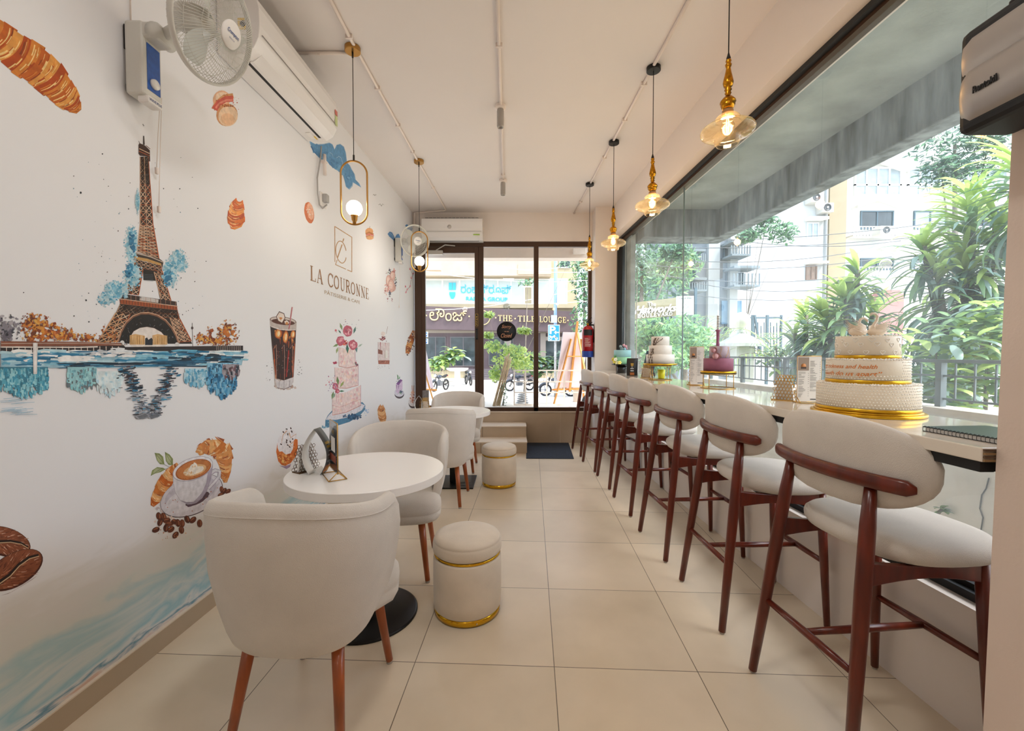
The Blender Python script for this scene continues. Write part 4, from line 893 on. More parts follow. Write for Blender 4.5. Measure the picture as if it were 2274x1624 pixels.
for p in (((175, 235), (215, 170), (275, 195), (290, 250), (250, 320), (200, 290)), ((270, 290), (305, 272), (340, 300), (330, 330), (285, 330))): m.poly(list(p), '5a3a30'); cxx = sum(q[0] for q in p) / len(p); cyy = sum(q[1] for q in p) / len(p); m.poly([((q[0] - cxx) * .84 + cxx, (q[1] - cyy) * .84 + cyy) for q in p], 'ecdcd0'); m.ell((cxx, cyy + 12), 20, 16, 'd08848', 0, 10, .2)
m.line([(372, 120), (340, 340), (330, 385)], 17, 'b86a70', 14); m.line([(378, 122), (350, 310)], 4, 'e8c0c0'); m.dots(60, 780, 130, 1010, 14, 6, ['5a5a5e', '8a8a90']); m.dots(430, 730, 490, 960, 12, 6, ['5a5a5e', '8a8a90'])
for i in range(26): m.ell((R.uniform(180, 360), R.uniform(600, 900)), 3, 3, 'c8b0a8', 0, 6, 0, 0)
m.done()
# tiered cake
m = Mural('tiered_cake_print', 'three tier pink watercolour cake with roses on a blue stand', 580, 660, 5.41, 22); R = m.R
m.poly([(770, 1480), (800, 1420), (850, 1365), (1150, 1280), (1215, 1262), (1250, 1300), (1250, 1350), (1180, 1430), (1060, 1500), (900, 1550), (790, 1570), (768, 1550)], '4f86aa'); m.poly([(775, 1475), (810, 1420), (860, 1375), (1190, 1275), (1245, 1300), (1210, 1360), (1060, 1440), (900, 1475)], 'e4e2ea')
m.blob(1100, 1440, 110, 28, ['1f4a70', '2c628c', '3a78a0'], 40, 24); m.blob(850, 1530, 60, 24, ['7ab0cc', '9a7a98', 'bcd6e2', '5a98bc'], 26, 20); m.blob(750, 1560, 40, 12, ['8cc0dc', 'a8d0e4'], 14, 14); m.blob(1262, 1370, 26, 50, ['a8c4e4', 'c0d4ec'], 16, 14)
PK = ['f2dcd8', 'eecbcc', 'f6e6e0', 'e8b8bc', 'f4d4c8']
def tier(x0, x1, yt, yb, tilt):
    m.poly([(x0, yt), (lerp(x0, x1, .5), yt + 26 - tilt * .5), (x1, yt - tilt), (x1 - 2, yb - tilt), (lerp(x0, x1, .5), yb + 24 - tilt * .5), (x0 + 4, yb)], 'efd8d6')
    for i in range(46): x = R.uniform(x0 + 8, x1 - 34); y = R.uniform(yt + 20, yb - 40) - tilt * (x - x0) / (x1 - x0); m.poly([(x, y), (x + R.uniform(14, 34), y - 6), (x + 26, y + R.uniform(14, 40)), (x + 4, y + R.uniform(14, 40))], R.choice(PK), 1 if i % 3 == 0 else 0)
    m.line([(x0 + 3, yb), (lerp(x0, x1, .5), yb + 22 - tilt * .5), (x1 - 2, yb - tilt)], 7, 'd08a80'); m.line([(x0 + 4, yt), (x0 + 4, yb)], 4, 'c8a0a0'); m.line([(x1 - 3, yt - tilt), (x1 - 3, yb - tilt)], 5, 'c890a0')
tier(850, 1198, 1175, 1420, 118); tier(880, 1168, 845, 1090, 30); tier(928, 1132, 600, 830, 0)
m.line([(852, 1300), (940, 1325), (1190, 1230)], 4, 'd89090')
def rose(x, y, r):
    m.ell((x, y), r, r * 1.15, 'c45a70', 0, 14, .12)
    for k in range(11): a = R.uniform(0, 6.3); q = R.uniform(.15, .75); m.ell((x + r * q * cos(a), y + r * q * sin(a)), r * .34, r * .18, R.choice(['e8a0ac', 'd87a8c', 'f0c0c4', 'b84860']), a + 1.5, 8, .1, 1 if k % 3 == 0 else 0)
def leaf(x, y, l, a, c): m.poly([(x, y), (x + l * .5 * cos(a) - l * .16 * sin(a), y + l * .5 * sin(a) + l * .16 * cos(a)), (x + l * cos(a), y + l * sin(a)), (x + l * .5 * cos(a) + l * .16 * sin(a), y + l * .5 * sin(a) - l * .16 * cos(a))], c)
for x, y, l, a, c in ((975, 400, 95, -1.9, '8ea070'), (940, 560, 90, 2.7, '7f9a62'), (920, 600, 80, 1.8, '98a868'), (1030, 560, 120, 1.5, '2f6a58'), (1110, 440, 90, -1.3, '4a7a70'), (1130, 560, 110, 1.4, '4a7a78'), (1160, 600, 70, -.6, 'b0c4b8'), (960, 440, 60, -2.2, '4a7a6a'), (1010, 470, 80, -1.1, '5a8a80')): leaf(x, y, l, a, c)
rose(1040, 410, 58); rose(950, 525, 52); rose(1100, 575, 52); m.blob(1010, 560, 28, 44, ['e04830', 'f06a4a', 'a82838', '5a2850'], 26, 13); m.blob(900, 410, 16, 26, ['c83a50', 'd86a7a'], 6, 10); m.dots(980, 270, 1180, 480, 14, 5, ['3a7a78', 'd8a090', '8a6a90'])
m.blob(890, 795, 30, 18, ['d8607a', 'e8a0ac', 'c04060'], 14, 12); m.blob(1145, 805, 20, 34, ['b84860', '3a7060', '8a4860'], 14, 12)
for x, y, l, a, c in ((925, 1060, 110, -1.7, '6f8a50'), (945, 1085, 90, -1.0, '98a858'), (930, 1130, 70, .0, '3f7a5a'), (870, 1130, 100, 1.8, '7f9a68'), (890, 1150, 80, 2.0, '8aa890')): leaf(x, y, l, a, c)
rose(890, 1075, 36); rose(915, 1130, 26); m.blob(870, 1060, 50, 40, ['b070a0', 'd05a80', 'e8a0b0', '905080'], 24, 11); m.dots(770, 1000, 850, 1060, 6, 9, ['d85a70', 'e890a0']); m.dots(800, 940, 900, 1180, 14, 5, ['6a4a90', 'd85a70'])
for x in (905, 930, 965): m.line([(x, 1160), (x, 1160 + R.uniform(40, 110))], 6, 'e0a0ac', 2)
m.done()
# cappuccino with croissants and beans
m = Mural('coffee_cup_print', 'cappuccino cup on a saucer with croissants and coffee beans', 320, 960, 6.245, 23); R = m.R
LV = ['8f9a62', '7a8850', 'a8b080']
for pts in (((145, 288), (210, 295), (262, 340), (282, 450), (220, 445), (175, 390)), ((288, 275), (350, 310), (398, 370), (398, 460), (340, 455), (300, 400)), ((90, 605), (110, 530), (180, 485), (260, 495), (298, 515), (230, 555), (150, 575))):
    m.poly(list(pts), LV[0]); c = (sum(p[0] for p in pts) / len(pts), sum(p[1] for p in pts) / len(pts)); m.poly([((p[0] - c[0]) * .6 + c[0] - 8, (p[1] - c[1]) * .7 + c[1]) for p in pts], 'b4ba90'); m.line([pts[0], c, pts[3]], 5, '5f6c3c')
m.line([(280, 450), (350, 485), (290, 515)], 6, '5a5a3a')
m.croissant([(740, 300), (800, 230), (900, 200), (1010, 200), (1090, 280), (1120, 370), (1125, 470), (1130, 560), (1120, 640), (1125, 700)], [40, 80, 110, 150, 150, 110, 85, 65, 50, 25], 9, ['e09a58', 'd98848', 'ebb070', 'd07830'], 'a0502c', 'f6d4a4', .4, 12)
m.croissant([(480, 450), (400, 540), (330, 630), (270, 730), (210, 830), (160, 930), (110, 1025)], [40, 75, 95, 95, 85, 70, 22], 8, ['e09a58', 'd07830', 'ebb070', 'c8641c'], '9a4820', 'f6d4a4', .4, 12)
m.blob(280, 1080, 140, 60, ['dccfd0', 'd2c2c4'], 20, 40)
m.ell((655, 880), 460, 265, '5e5058', -.42, 40); m.ell((652, 876), 452, 257, 'dcd8e0', -.42, 40); m.ell((640, 850), 380, 190, 'cbc6d2', -.42, 40); m.ell((600, 930), 330, 150, 'e2dfe6', -.42, 40)
m.ell((740, 930), 190, 60, '5a4450', -.5, 24, .06)
m.line([(930, 560), (985, 530), (1045, 545), (1040, 610), (985, 680), (890, 790)], 62, 'a89cb0', 40); m.line([(930, 560), (985, 528), (1048, 545), (1040, 610), (985, 680), (890, 785)], 42, 'e6e4ea', 28)
cup = [(395, 560), (400, 700), (430, 840), (500, 950), (600, 1005), (700, 990), (800, 920), (870, 810), (925, 640), (950, 450)]
m.poly(cup, 'e4e2e9'); m.poly([(640, 1003), (720, 985), (800, 920), (870, 810), (925, 640), (950, 450), (880, 560), (860, 700), (800, 840), (720, 930)], 'b4aabb'); m.poly([(500, 945), (600, 1004), (720, 985), (790, 925), (690, 965), (590, 970)], 'a39aaa'); m.line(cup, 4, '9a90a0')
m.ell((672, 510), 292, 152, 'aaa2b2', -.35, 36); m.ell((672, 508), 285, 145, 'f2f0f4', -.35, 36); m.ell((680, 520), 258, 128, 'b0602c', -.33, 36); m.ell((682, 518), 245, 116, 'cf8248', -.33, 36)
m.ell((700, 530), 165, 72, 'ecc08c', -.3, 26); m.ell((710, 530), 120, 50, 'fbf0e0', -.3, 24, .06); m.blob(620, 570, 70, 26, ['fbf0e0', 'f4dcbc', 'e8b880'], 20, 20)
for x, y, r_ in ((690, 450, -1.3), (655, 470, -.9), (640, 505, -.5), (720, 460, -1.9)): m.ell((x, y), 34, 13, 'fcf4e8', r_, 14)
for i in range(40): a = R.uniform(0, 6.3); m.ell((680 + 235 * cos(a) * R.uniform(.85, 1) , 520 + 108 * sin(a) * R.uniform(.85, 1) - 80 * cos(a)), 4, 3, '8a4018', 0, 6, 0, 0)
for x, y in ((398, 945), (320, 1045), (428, 940), (290, 990), (460, 968), (1015, 775), (925, 828), (853, 912), (812, 1000), (665, 1095), (400, 1110)): m.ell((x, y), 8, 7, 'b0603c', 0, 7, .3)
m.blob(330, 1250, 160, 100, ['e8c8b4', 'dcb8a4', 'f0d8c8'], 26, 26)
for i, (x, y, a) in enumerate(((200, 1165, 1.4), (268, 1170, 1.2), (218, 1250, 1.9), (310, 1225, -.3), (345, 1275, -.1), (425, 1245, .2), (465, 1260, 1.4), (525, 1265, 1.5), (595, 1210, 1.2), (675, 1218, -.8), (768, 1265, 1.5), (300, 1330, 1.7), (370, 1350, -.7), (515, 1355, 1.4), (160, 1355, -.4), (432, 1428, -.9), (1072, 795, 1.4), (1112, 815, -1.1), (1162, 822, -.8), (1060, 872, -.4), (1130, 890, 0))): m.bean((x, y), 52 if i < 16 else 42, 34 if i < 16 else 27, a, ['6b3420', '7a3e26', '5a2a1c'][i % 3])
m.dots(110, 1280, 700, 1500, 16, 8, ['e8b890', 'd89a6a', 'c07848']); m.done()
# big beans bottom left
m = Mural('coffee_bean_print', 'two large brown coffee beans printed low on the wall', 0, 900, 2.243, 24); R = m.R
m.poly([(0, 950), (60, 930), (185, 850), (160, 870), (40, 940)], 'b8a8a8')
def bigbean(c, rx, ry, rot):
    m.ell(c, rx, ry, '4a2014', rot, 32); m.ell((c[0], c[1] - 4), rx * .96, ry * .92, '8a4c30', rot, 32)
    for i in range(150):
        a = R.uniform(0, 6.3); q = R.uniform(.2, .9); x = rx * q * cos(a); y = ry * q * sin(a); p = (c[0] + x * cos(rot) - y * sin(rot), c[1] + x * sin(rot) + y * cos(rot)); dx = rx * .16 * cos(rot + .5 * sin(a)); dy = rx * .16 * sin(rot + .5 * sin(a))
        m.line([p, (p[0] + dx, p[1] + dy)], 4, R.choice(['a86444', 'c08060', '70361f', '5a2818', '98563a', 'dcb8a0']), 1, 1 if i % 5 == 0 else 0)
    L = [(c[0] + rx * q * cos(rot) + ry * .22 * sin(3.2 * q) * sin(rot), c[1] + rx * q * sin(rot) - ry * .22 * sin(3.2 * q) * cos(rot)) for q in (-.95, -.6, -.2, .2, .6, .9)]
    m.line(L, ry * .30, '22100c', ry * .16); m.line([(p[0] + 3, p[1] + 5) for p in L], ry * .07, 'd8b890', ry * .05)
bigbean((20, 680), 135, 72, .28); bigbean((70, 822), 158, 82, -.52); m.done()
# cream puff behind the table
m = Mural('cream_puff_print', 'cream topped profiterole printed behind the near table', 600, 920, 9.555, 25)
m.poly([(190, 1090), (300, 1110), (440, 1060), (420, 1120), (345, 1165)], 'a890b0')
m.poly([(125, 800), (150, 620), (300, 520), (520, 520), (580, 540), (585, 720), (540, 900), (440, 1030), (320, 1100), (240, 1080), (170, 1000)], 'd8702a'); m.blob(330, 920, 150, 120, ['e8954a', 'c25c18', 'f0b060', 'b04a10', 'dd8038'], 90, 34)
m.blob(280, 1000, 40, 40, ['f6c878', 'f0b060'], 12, 26)
m.poly([(150, 640), (175, 500), (230, 400), (340, 330), (410, 290), (470, 330), (540, 380), (575, 470), (500, 560), (480, 740), (430, 830), (330, 860), (250, 790), (190, 800), (155, 720)], 'efebee')
m.line([(350, 350), (270, 440), (235, 620)], 20, 'd8a684', 6); m.line([(400, 400), (430, 500), (550, 420)], 30, 'e0b090', 10); m.line([(500, 580), (400, 660), (520, 700)], 30, 'e4bca0', 10)
for x, y, a in ((275, 380, .7), (350, 320, .2), (435, 300, 1.2), (370, 430, 1.4), (350, 560, 1.5), (345, 600, 1.2), (475, 530, 1.5), (228, 640, .5), (425, 590, 1.3), (455, 370, 1.2), (372, 660, .5), (412, 695, .8)): m.ell((x, y), 26, 13, '3a1c18', a, 9, .25)
m.done()
# right hand group near the door: crop 830,580 scale 4.273
K = dict(ox=830, oy=580, sc=4.273)
m = Mural('macarons_and_roses_print', 'bunch of pink macarons, roses and berries', seed=26, **K); R = m.R
for x, y, rx, ry in ((178, 140, 24, 44), (140, 190, 22, 56), (182, 250, 24, 36), (165, 235, 30, 60)): m.ell((x, y), rx + 3, ry + 3, 'b87868'); m.ell((x, y), rx, ry, 'e8b8a8'); m.ell((x - 4, y - 6), rx * .6, ry * .6, 'f4d4c8')
m.blob(122, 270, 24, 50, ['e8a8a0', 'f2ccc0', 'c87a74', 'f6dcd2'], 40, 12); m.blob(188, 95, 16, 24, ['e8a8a0', 'c87a74'], 14, 9)
for x, y in ((152, 95), (208, 210), (152, 310)): m.blob(x, y, 10, 32, ['2a2034', '3e3048', '52405c'], 26, 7)
m.blob(205, 170, 6, 30, ['5a8a60'], 8, 7); m.blob(125, 110, 12, 14, ['5a8a60', 'a03a40'], 8, 8); m.blob(130, 360, 6, 26, ['8a3048', 'b05a68'], 10, 5); m.blob(175, 365, 8, 20, ['8a3048', 'b05a68'], 8, 5); m.line([(185, 200), (205, 170)], 4, 'c88070'); m.done()
m = Mural('cherry_blossom_print', 'pink cherry blossom sprays printed by the door frame', seed=27, **K)
m.line([(400, 40), (378, 110), (350, 190), (345, 240), (318, 270), (300, 300)], 2.5, '5a3a3c'); m.line([(345, 60), (350, 90), (370, 130)], 2, '5a3a3c')
for x, y in ((346, 75), (376, 122), (355, 160), (402, 140), (345, 240), (318, 268), (398, 40), (300, 240), (306, 298), (405, 175)): m.blob(x, y, 6, 12, ['e87a94', 'f0a8b8', 'd8506c'], 12, 6)
m.done()
m = Mural('cherry_cake_print', 'slice of cherry layer cake printed beside the switch plate', seed=28, **K)
m.poly([(38, 770), (150, 775), (148, 945), (40, 940)], 'e4d4d4'); m.poly([(38, 835), (82, 850), (82, 888), (38, 878)], '8a4a38'); m.poly([(40, 942), (150, 942), (148, 978), (44, 978)], 'a85c48'); m.blob(95, 960, 48, 10, ['c88a70', '7a3a2c'], 20, 7); m.blob(90, 740, 34, 24, ['8a2c34', 'a84450', '6a1c24'], 26, 11); m.ell((88, 690), 18, 24, 'efe0dc', 0, 14, .2)
m.line([(118, 690), (132, 620)], 2.5, '8a5a50'); m.line([(62, 770), (64, 850)], 7, 'b04a58', 2); m.line([(40, 770), (40, 940)], 3, 'b89098'); m.line([(110, 775), (112, 810)], 5, 'c0606c', 2); m.dots(30, 980, 160, 1020, 14, 2.5, ['6a5050']); m.done()
m = Mural('eclair_print', 'chocolate eclair printed by the door frame', seed=29, **K)
m.croissant([(318, 880), (330, 820), (350, 760), (372, 700), (380, 660)], [16, 28, 28, 24, 12], 7, ['c8783c', '9a4c24', 'e0a060'], '4a2014', strokes=8); m.blob(335, 745, 16, 30, ['efe8e4', 'c8b0a8', '6a3a2c'], 26, 9); m.blob(368, 695, 12, 24, ['efe8e4', 'c8b0a8', '5a3028'], 18, 7); m.blob(322, 890, 10, 12, ['4a2a28', '8a6a68'], 8, 6); m.dots(340, 790, 385, 890, 7, 6, ['4a2018']); m.done()
m = Mural('blueberry_cake_print', 'slice of blueberry cheesecake on a plate', seed=30, **K)
m.ell((242, 1262), 46, 44, '4a3a44', .1); m.ell((240, 1250), 46, 38, 'dcd8e4', .1); m.poly([(212, 1170), (272, 1130), (272, 1215), (232, 1262), (210, 1240)], 'd8c0dc'); m.poly([(212, 1165), (250, 1120), (272, 1130), (235, 1180)], '7a3a8a'); m.line([(214, 1175), (216, 1215)], 7, '7a3a8a', 2); m.line([(235, 1182), (236, 1215)], 6, '7a3a8a', 2); m.blob(232, 1135, 16, 18, ['242844', '3a4a74', '141828'], 20, 8); m.blob(258, 1242, 20, 18, ['242844', '3a4a74', '4a8a50'], 20, 8)
m.poly([(225, 1115), (220, 1075), (232, 1088), (234, 1115)], '3f8a4a'); m.poly([(236, 1115), (246, 1090), (248, 1118)], '57a05a'); m.done()
m = Mural('sundae_print', 'caramel dessert on a plate printed by the door frame', seed=31, **K)
m.ell((372, 1345), 42, 52, '4a3a3c', .2); m.ell((372, 1335), 42, 46, 'e4dcdc', .2); m.blob(368, 1300, 22, 50, ['c87858', 'e8c8b8', 'a84c34', 'f0dcd0'], 40, 12); m.line([(365, 1240), (362, 1180)], 6, 'c88a70'); m.line([(376, 1240), (380, 1180)], 6, 'b87858'); m.ell((370, 1248), 18, 16, 'e8b8a0', 0, 14, .1); m.line([(395, 1190), (408, 1210), (400, 1260)], 3, 'a09098'); m.done()
m = Mural('cinnamon_roll_print', 'golden pastry roll printed behind the second armchair', seed=32, **K)
m.croissant([(75, 1360), (70, 1400), (75, 1450), (85, 1500), (95, 1530)], [12, 34, 38, 34, 20], 6, ['d8945a', 'c47838', 'ecb880'], '6a3420', 'f6d8b0', .8, 9); m.done()
# ------------------------------------------------------------------ wall fans
FANW = M('fan_grey_white', 'd4d2ca', .4)
BLUEP = M('blue_panel', '2f5fae', .35, var=.2, vs=60)
NAVY = M('navy_print', '2a4a86', .5)
def wall_fan(label, wy, wz, head, d, rr, cords):
    wxl = XL(wy); t = thing('wall_fan', label, 'fan', (wxl, wy, wz))
    f = MB(); f.box((wxl + .012, wy - .05, wz - .15), (wxl + .09, wy + .05, wz + .15)); f.box((wxl + .02, wy - .045, wz + .08), (wxl + .15, wy + .045, wz + .148)); bd = f.build('wall_bracket', FANW, t, bevel=.014, seg=3)
    f = MB(); f.box((wxl + .001, wy - .035, wz + .04), (wxl + .012, wy + .03, wz + .14)); f.box((wxl + .001, wy - .03, wz - .13), (wxl + .012, wy + .03, wz - .10)); f.build('wall_plate', BLACKM, t)
    f = MB(); f.box((wxl + .0905, wy - .03, wz - .12), (wxl + .0915, wy + .035, wz + .07)); f.build('front_panel', BLUEP, bd)
    f = MB(); f.lathe([(0, 0), (.021, 0), (.020, .01), (0, .011)], (wxl + .0915, wy + .002, wz - .085), 24, axis=(1, 0, 0)); f.build('speed_knob', WHITE_PLASTIC, bd)
    f = MB(); f.box((wxl + .05, wy - .036, wz - .175), (wxl + .098, wy + .04, wz - .145)); tb = f.build('name_tab', WHITE_PLASTIC, bd, bevel=.008)
    f = MB(); map_text(f, text_mesh('WAVE PLUS', 0, .02), (wxl + .0985, wy - .03, wz - .166), (0, .062, 0), (0, 0, .011)); f.build('tab_lettering', NAVY, tb)
    d = Vector(d).normalized(); h = Vector(head); rear = h - d * .10
    f = MB(); a = Vector((wxl + .13, wy, wz + .11)); f.tube([a, a.lerp(rear, .5) + Vector((0, 0, .01)), rear], [.022, .016, .02], 12); f.lathe([(0, -.05), (.03, -.05), (.03, .05), (0, .05)], tuple(a), 18, axis=(0, 1, 0)); f.build('arm', FANW, t)
    f = MB(); f.lathe([(0, -.17), (.03, -.168), (.052, -.14), (.06, -.09), (.058, -.04), (.03, -.03), (0, -.03)], tuple(h), 28, axis=d); f.build('motor_housing', FANW, t)
    q = d.to_track_quat('Z', 'Y').to_matrix()
    def W(x, y, z): return tuple(q @ Vector((x, y, z)) + h)
    f = MB(); N = 96
    f.tube([W(rr * cos(2 * pi * k / 48), rr * sin(2 * pi * k / 48), 0) for k in range(48)], .0065, 8, closed=True, flat=2.2)
    for k in range(N):
        a = 2 * pi * k / N; r0 = .046
        f.tube([W(lerp(r0, rr, u) * cos(a + .25 * u), lerp(r0, rr, u) * sin(a + .25 * u), .075 * (1 - u ** 3.2)) for u in (0, .3, .6, .85, 1)], .0009, 4, cap=False)
        if k % 2 == 0: f.tube([W(lerp(.055, rr, u) * cos(a), lerp(.055, rr, u) * sin(a), -.085 * (1 - u ** 3.2)) for u in (0, .4, .75, 1)], .0011, 4, cap=False)
    for r_, z in ((rr * .62, .058), (rr * .88, .03), (rr * .62, -.068), (rr * .88, -.035)): f.tube([W(r_ * cos(2 * pi * k / 40), r_ * sin(2 * pi * k / 40), z) for k in range(40)], .0012, 4, closed=True)
    g = f.build('guard', FANW, t)
    f = MB(); f.lathe([(0, .068), (.050, .07), (.052, .076), (.048, .081), (0, .084)], tuple(h), 32, axis=d); hb = f.build('hub_badge', WHITE_PLASTIC, g)
    f = MB(); up = Vector((0, 0, 1)); up = (up - d * up.dot(d)).normalized(); rt = up.cross(d); c = h + d * .0848
    map_text(f, text_mesh('Crompton', 0, .02), c - rt * .032 - up * .004, rt * .064, up * .018); map_text(f, text_mesh('WAVE PLUS'), c - rt * .014 - up * .018, rt * .03, up * .006); f.build('badge_lettering', NAVY, hb)
    for k in range(3):
        f = MB(); rows = []
        for i in range(9):
            u = i / 8; r = lerp(.03, rr * .86, u); wdt = .75 * sin(pi * (.15 + .8 * u)) ** .6; a0 = k * 2 * pi / 3 + .3 * u
            rows.append([W(r * cos(a0 + wdt * (v - .5)), r * sin(a0 + wdt * (v - .5)), .03 * (v - .5) - .01) for v in (0, .25, .5, .75, 1)])
        f.grid(rows); f.build('blade', M('clear_blade', 'cfd2cc', .3) if 'clear_blade' not in bpy.data.materials else bpy.data.materials['clear_blade'], t)
    for pts in cords:
        f = MB(); f.tube(pts, .0015, 6); c_ = f.build('pull_cord', PIPE, t)
        f = MB(); e = pts[-1]; f.box((e[0] - .006, e[1] - .006, e[2] - .03), (e[0] + .006, e[1] + .006, e[2])); f.build('cord_pull', PIPE, c_, bevel=.003)
    return t
def off(p, k): return (p.x + k, p.y, p.z)
wall_fan('white wall fan above the tower mural, nearest the camera', 1.825, 2.57, (-1.215, 1.765, 2.672), (.95, -.03, -.36), .2,
    [[off(PL(331, 218), .05), off(PL(336, 300), .03), off(PL(338, 372), .02)], [off(PL(334, 218), .05), off(PL(340, 372), .03), off(PL(343, 458), .02)]])
wall_fan('white wall fan in the far left corner behind an oval pendant', 5.45, 2.66, (-1.20, 5.28, 2.735), (.62, -.75, -.22), .185, [[off(PL(881, 592), .04), off(PL(883, 640), .03), off(PL(883, 679), .02)]])
# power cable above the near fan
f = MB(); f.tube([(XL(1.85) + .006, 1.82, CEIL - .01), (XL(1.85) + .006, 1.82, 2.72)], .003, 6); tag(f.build('fan_cable', PIPE), 'thin cable running from the ceiling down to the near wall fan', 'cable')

# ------------------------------------------------------------------ air conditioners
ACW = M('ac_white', 'efecea', .16, coat=.3)
YEL = M('sticker_yellow', 'e2b81c', .5)
def aircon(label, L, loc, rz, extra):
    """local frame: unit runs along +X, back on y=0, front towards -y"""
    t = thing('air_conditioner', label, 'air conditioner', loc, rz)
    pr = [(0, 0), (.10, -.004), (.150, 0), (.200, .030), (.228, .085), (.235, .15), (.232, .24), (.222, .285), (.19, .305), (0, .308)]
    f = MB(); f.grid([[(x, -p[0], p[1]) for p in pr] for x in (0, .004, L - .004, L)], cv=True, capu=True, sm=False); bd = f.build('body', ACW, t, world=False, bevel=.006)
    f = MB(); f.box((.06, -.134, -.0055), (L - .06, -.116, -.0035)); f.build('air_slot', BLACKM, bd, world=False)
    f = MB(); f.grid([[(x, -.135, -.0055), (x, -.155, -.0035), (x, -.185, .018), (x, -.203, .032), (x, -.204, .036), (x, -.15, .004)] for x in (.065, L - .065)], cv=True, capu=True, sm=False); f.build('louver', ACW, bd, world=False)
    f = MB(); f.box((.02, -.2375, .104), (L - .02, -.2335, .107)); f.build('panel_gap', M('gap_grey', '8f8a86', .5) if 'gap_grey' not in bpy.data.materials else bpy.data.materials['gap_grey'], bd, world=False)
    f = MB(); n = 14
    for k in range(n): f.box((.05 + k * (L - .1) / n, -.2, .3045), (.05 + (k + .8) * (L - .1) / n, -.03, .3085))
    f.build('intake_grille', M('grille_grey', '6f6c69', .6) if 'grille_grey' not in bpy.data.materials else bpy.data.materials['grille_grey'], bd, world=False)
    extra(bd, L); return t
def ex1(bd, L):
    f = MB(); f.box((-.0015, -.175, .125), (-.0002, -.115, .185)); s_ = f.build('round_sticker', YEL, bd, world=False)
    f = MB(); f.lathe([(0, 0), (.017, 0), (.017, .001), (0, .001)], (-.0016, -.145, .155), 24, axis=(-1, 0, 0)); f.build('sticker_disc', BLACKM, s_, world=False)
    f = MB(); f.box((L - .14, -.090, -.0062), (L - .05, -.055, -.0045)); f.box((L - .085, -.098, -.0066), (L - .04, -.089, -.0045), 1); f.build('warning_sticker', [WHITE_PLASTIC, YEL], bd, world=False)
    f = MB(); f.box((L - .05, -.2395, .10), (L - .015, -.2355, .17)); f.box((L - .05, -.2395, .175), (L - .015, -.2355, .21), 1); f.build('energy_label', [M('label_green', 'c8d49a', .5), M('label_red', 'd87a70', .5)], bd, world=False)
def ex2(bd, L):
    f = MB(); f.box((L - .13, -.2415, .05), (L - .04, -.2305, .062)); f.build('energy_label', M('label_green2', '9cc43c', .5), bd, world=False)
    f = MB(); f.lathe([(0, 0), (.028, 0), (.028, .002), (0, .002)], (L * .46, -.2352, .17), 24, axis=(0, -1, 0)); f.build('badge', M('badge_grey', 'c9c4c0', .3), bd, world=False)
ay = 2.33
aircon('white split air conditioner high on the mural wall beside the near fan', .95, (XL(ay) + .004, ay, 2.962), radians(90) - atan2(LB, 1), ex1)
aircon('white split air conditioner on the end wall above the glass door', .87, (-1.29, YE - .002, 2.975), 0, ex2)
f = MB(); pts = [off(PL(708, 325), .02), off(PL(706, 352), .02), off(PL(699, 395), .02), off(PL(697, 430), .03), off(PL(701, 455), .03), off(PL(708, 463), .03), off(PL(716, 455), .035)]
f.tube(pts, .006, 8); t = thing('wall_socket', 'white wall socket with a grey plug and cable below the air conditioner', 'socket', off(PL(716, 447), 0)); f.build('cable', M('cable_grey', 'a9a6a4', .5), t)
p = PL(716, 445); f = MB(); f.box((p.x, p.y - .055, p.z - .055), (p.x + .012, p.y + .055, p.z + .055)); f.build('socket_plate', WHITE_PLASTIC, t, bevel=.003)
f = MB(); f.box((p.x + .012, p.y - .03, p.z - .02), (p.x + .05, p.y + .02, p.z + .045)); f.build('plug', M('plug_grey', 'b2b0ae', .5), t, bevel=.006)
p = PL(712, 330); f = MB(); f.tube([(p.x + .03, p.y, 2.965), (p.x + .03, p.y + .005, 2.80)], .014, 10); f.box((p.x, p.y - .02, 2.90), (p.x + .045, p.y + .02, 2.915)); tag(f.build('drain_pipe', PIPE), 'short white drain pipe under the air conditioner on the mural wall', 'pipe')
p = PL(857, 787); t = thing('switch_plate', 'white square switch plate on the cherry cake print', 'switch', tuple(p)); f = MB(); f.box((p.x, p.y - .045, p.z - .045), (p.x + .009, p.y + .045, p.z + .045)); q = f.build('plate', WHITE_PLASTIC, t, bevel=.002)
f = MB(); f.box((p.x + .009, p.y - .02, p.z - .03), (p.x + .012, p.y + .02, p.z + .03)); f.build('rocker', WHITE_PLASTIC, t, bevel=.001)

# ------------------------------------------------------------------ insect trap on the near pillar
t = thing('insect_trap', 'silver wave-fronted insect trap with a black case on the near pillar', 'insect trap', (1.25, .82, 1.9))
f = MB(); f.box((1.130, .56, 1.898), (1.268, 1.098, 2.152)); cs = f.build('case', BLACKM, t, bevel=.02, seg=3)
f = MB(); f.box((1.20, .52, 2.145), (1.272, 1.05, 2.20)); f.build('hanger', BLACKM, t, bevel=.004)
SILV = M('satin_silver', 'a9a29c', .38, .6)
def wavepanel(z0, z1, x0, x1, bulge, nm):
    f = MB(); rows = []; 
    for i in range(25):
        y = lerp(.585, 1.084, i / 24); e = min(1, (1.084 - y) / .022, (y - .585) / .022); e = sqrt(max(0, 1 - (1 - e) ** 2)); r = []
        for j in range(17):
            v = j / 16; zz = lerp(z0, z1, v); m_ = (z0 + z1) / 2; zz = m_ + (zz - m_) * (.72 + .28 * e); r.append((lerp(x1, x0, sin(pi * v) ** .7 * (.3 + .7 * e)) - 0 * bulge, y, zz))
        rows.append(r)
    f.grid(rows); return f.build(nm, SILV, t)
wavepanel(2.030, 2.125, 1.119, 1.131, 0, 'upper_cover'); lo = wavepanel(1.922, 2.050, 1.108, 1.131, 0, 'lower_cover')
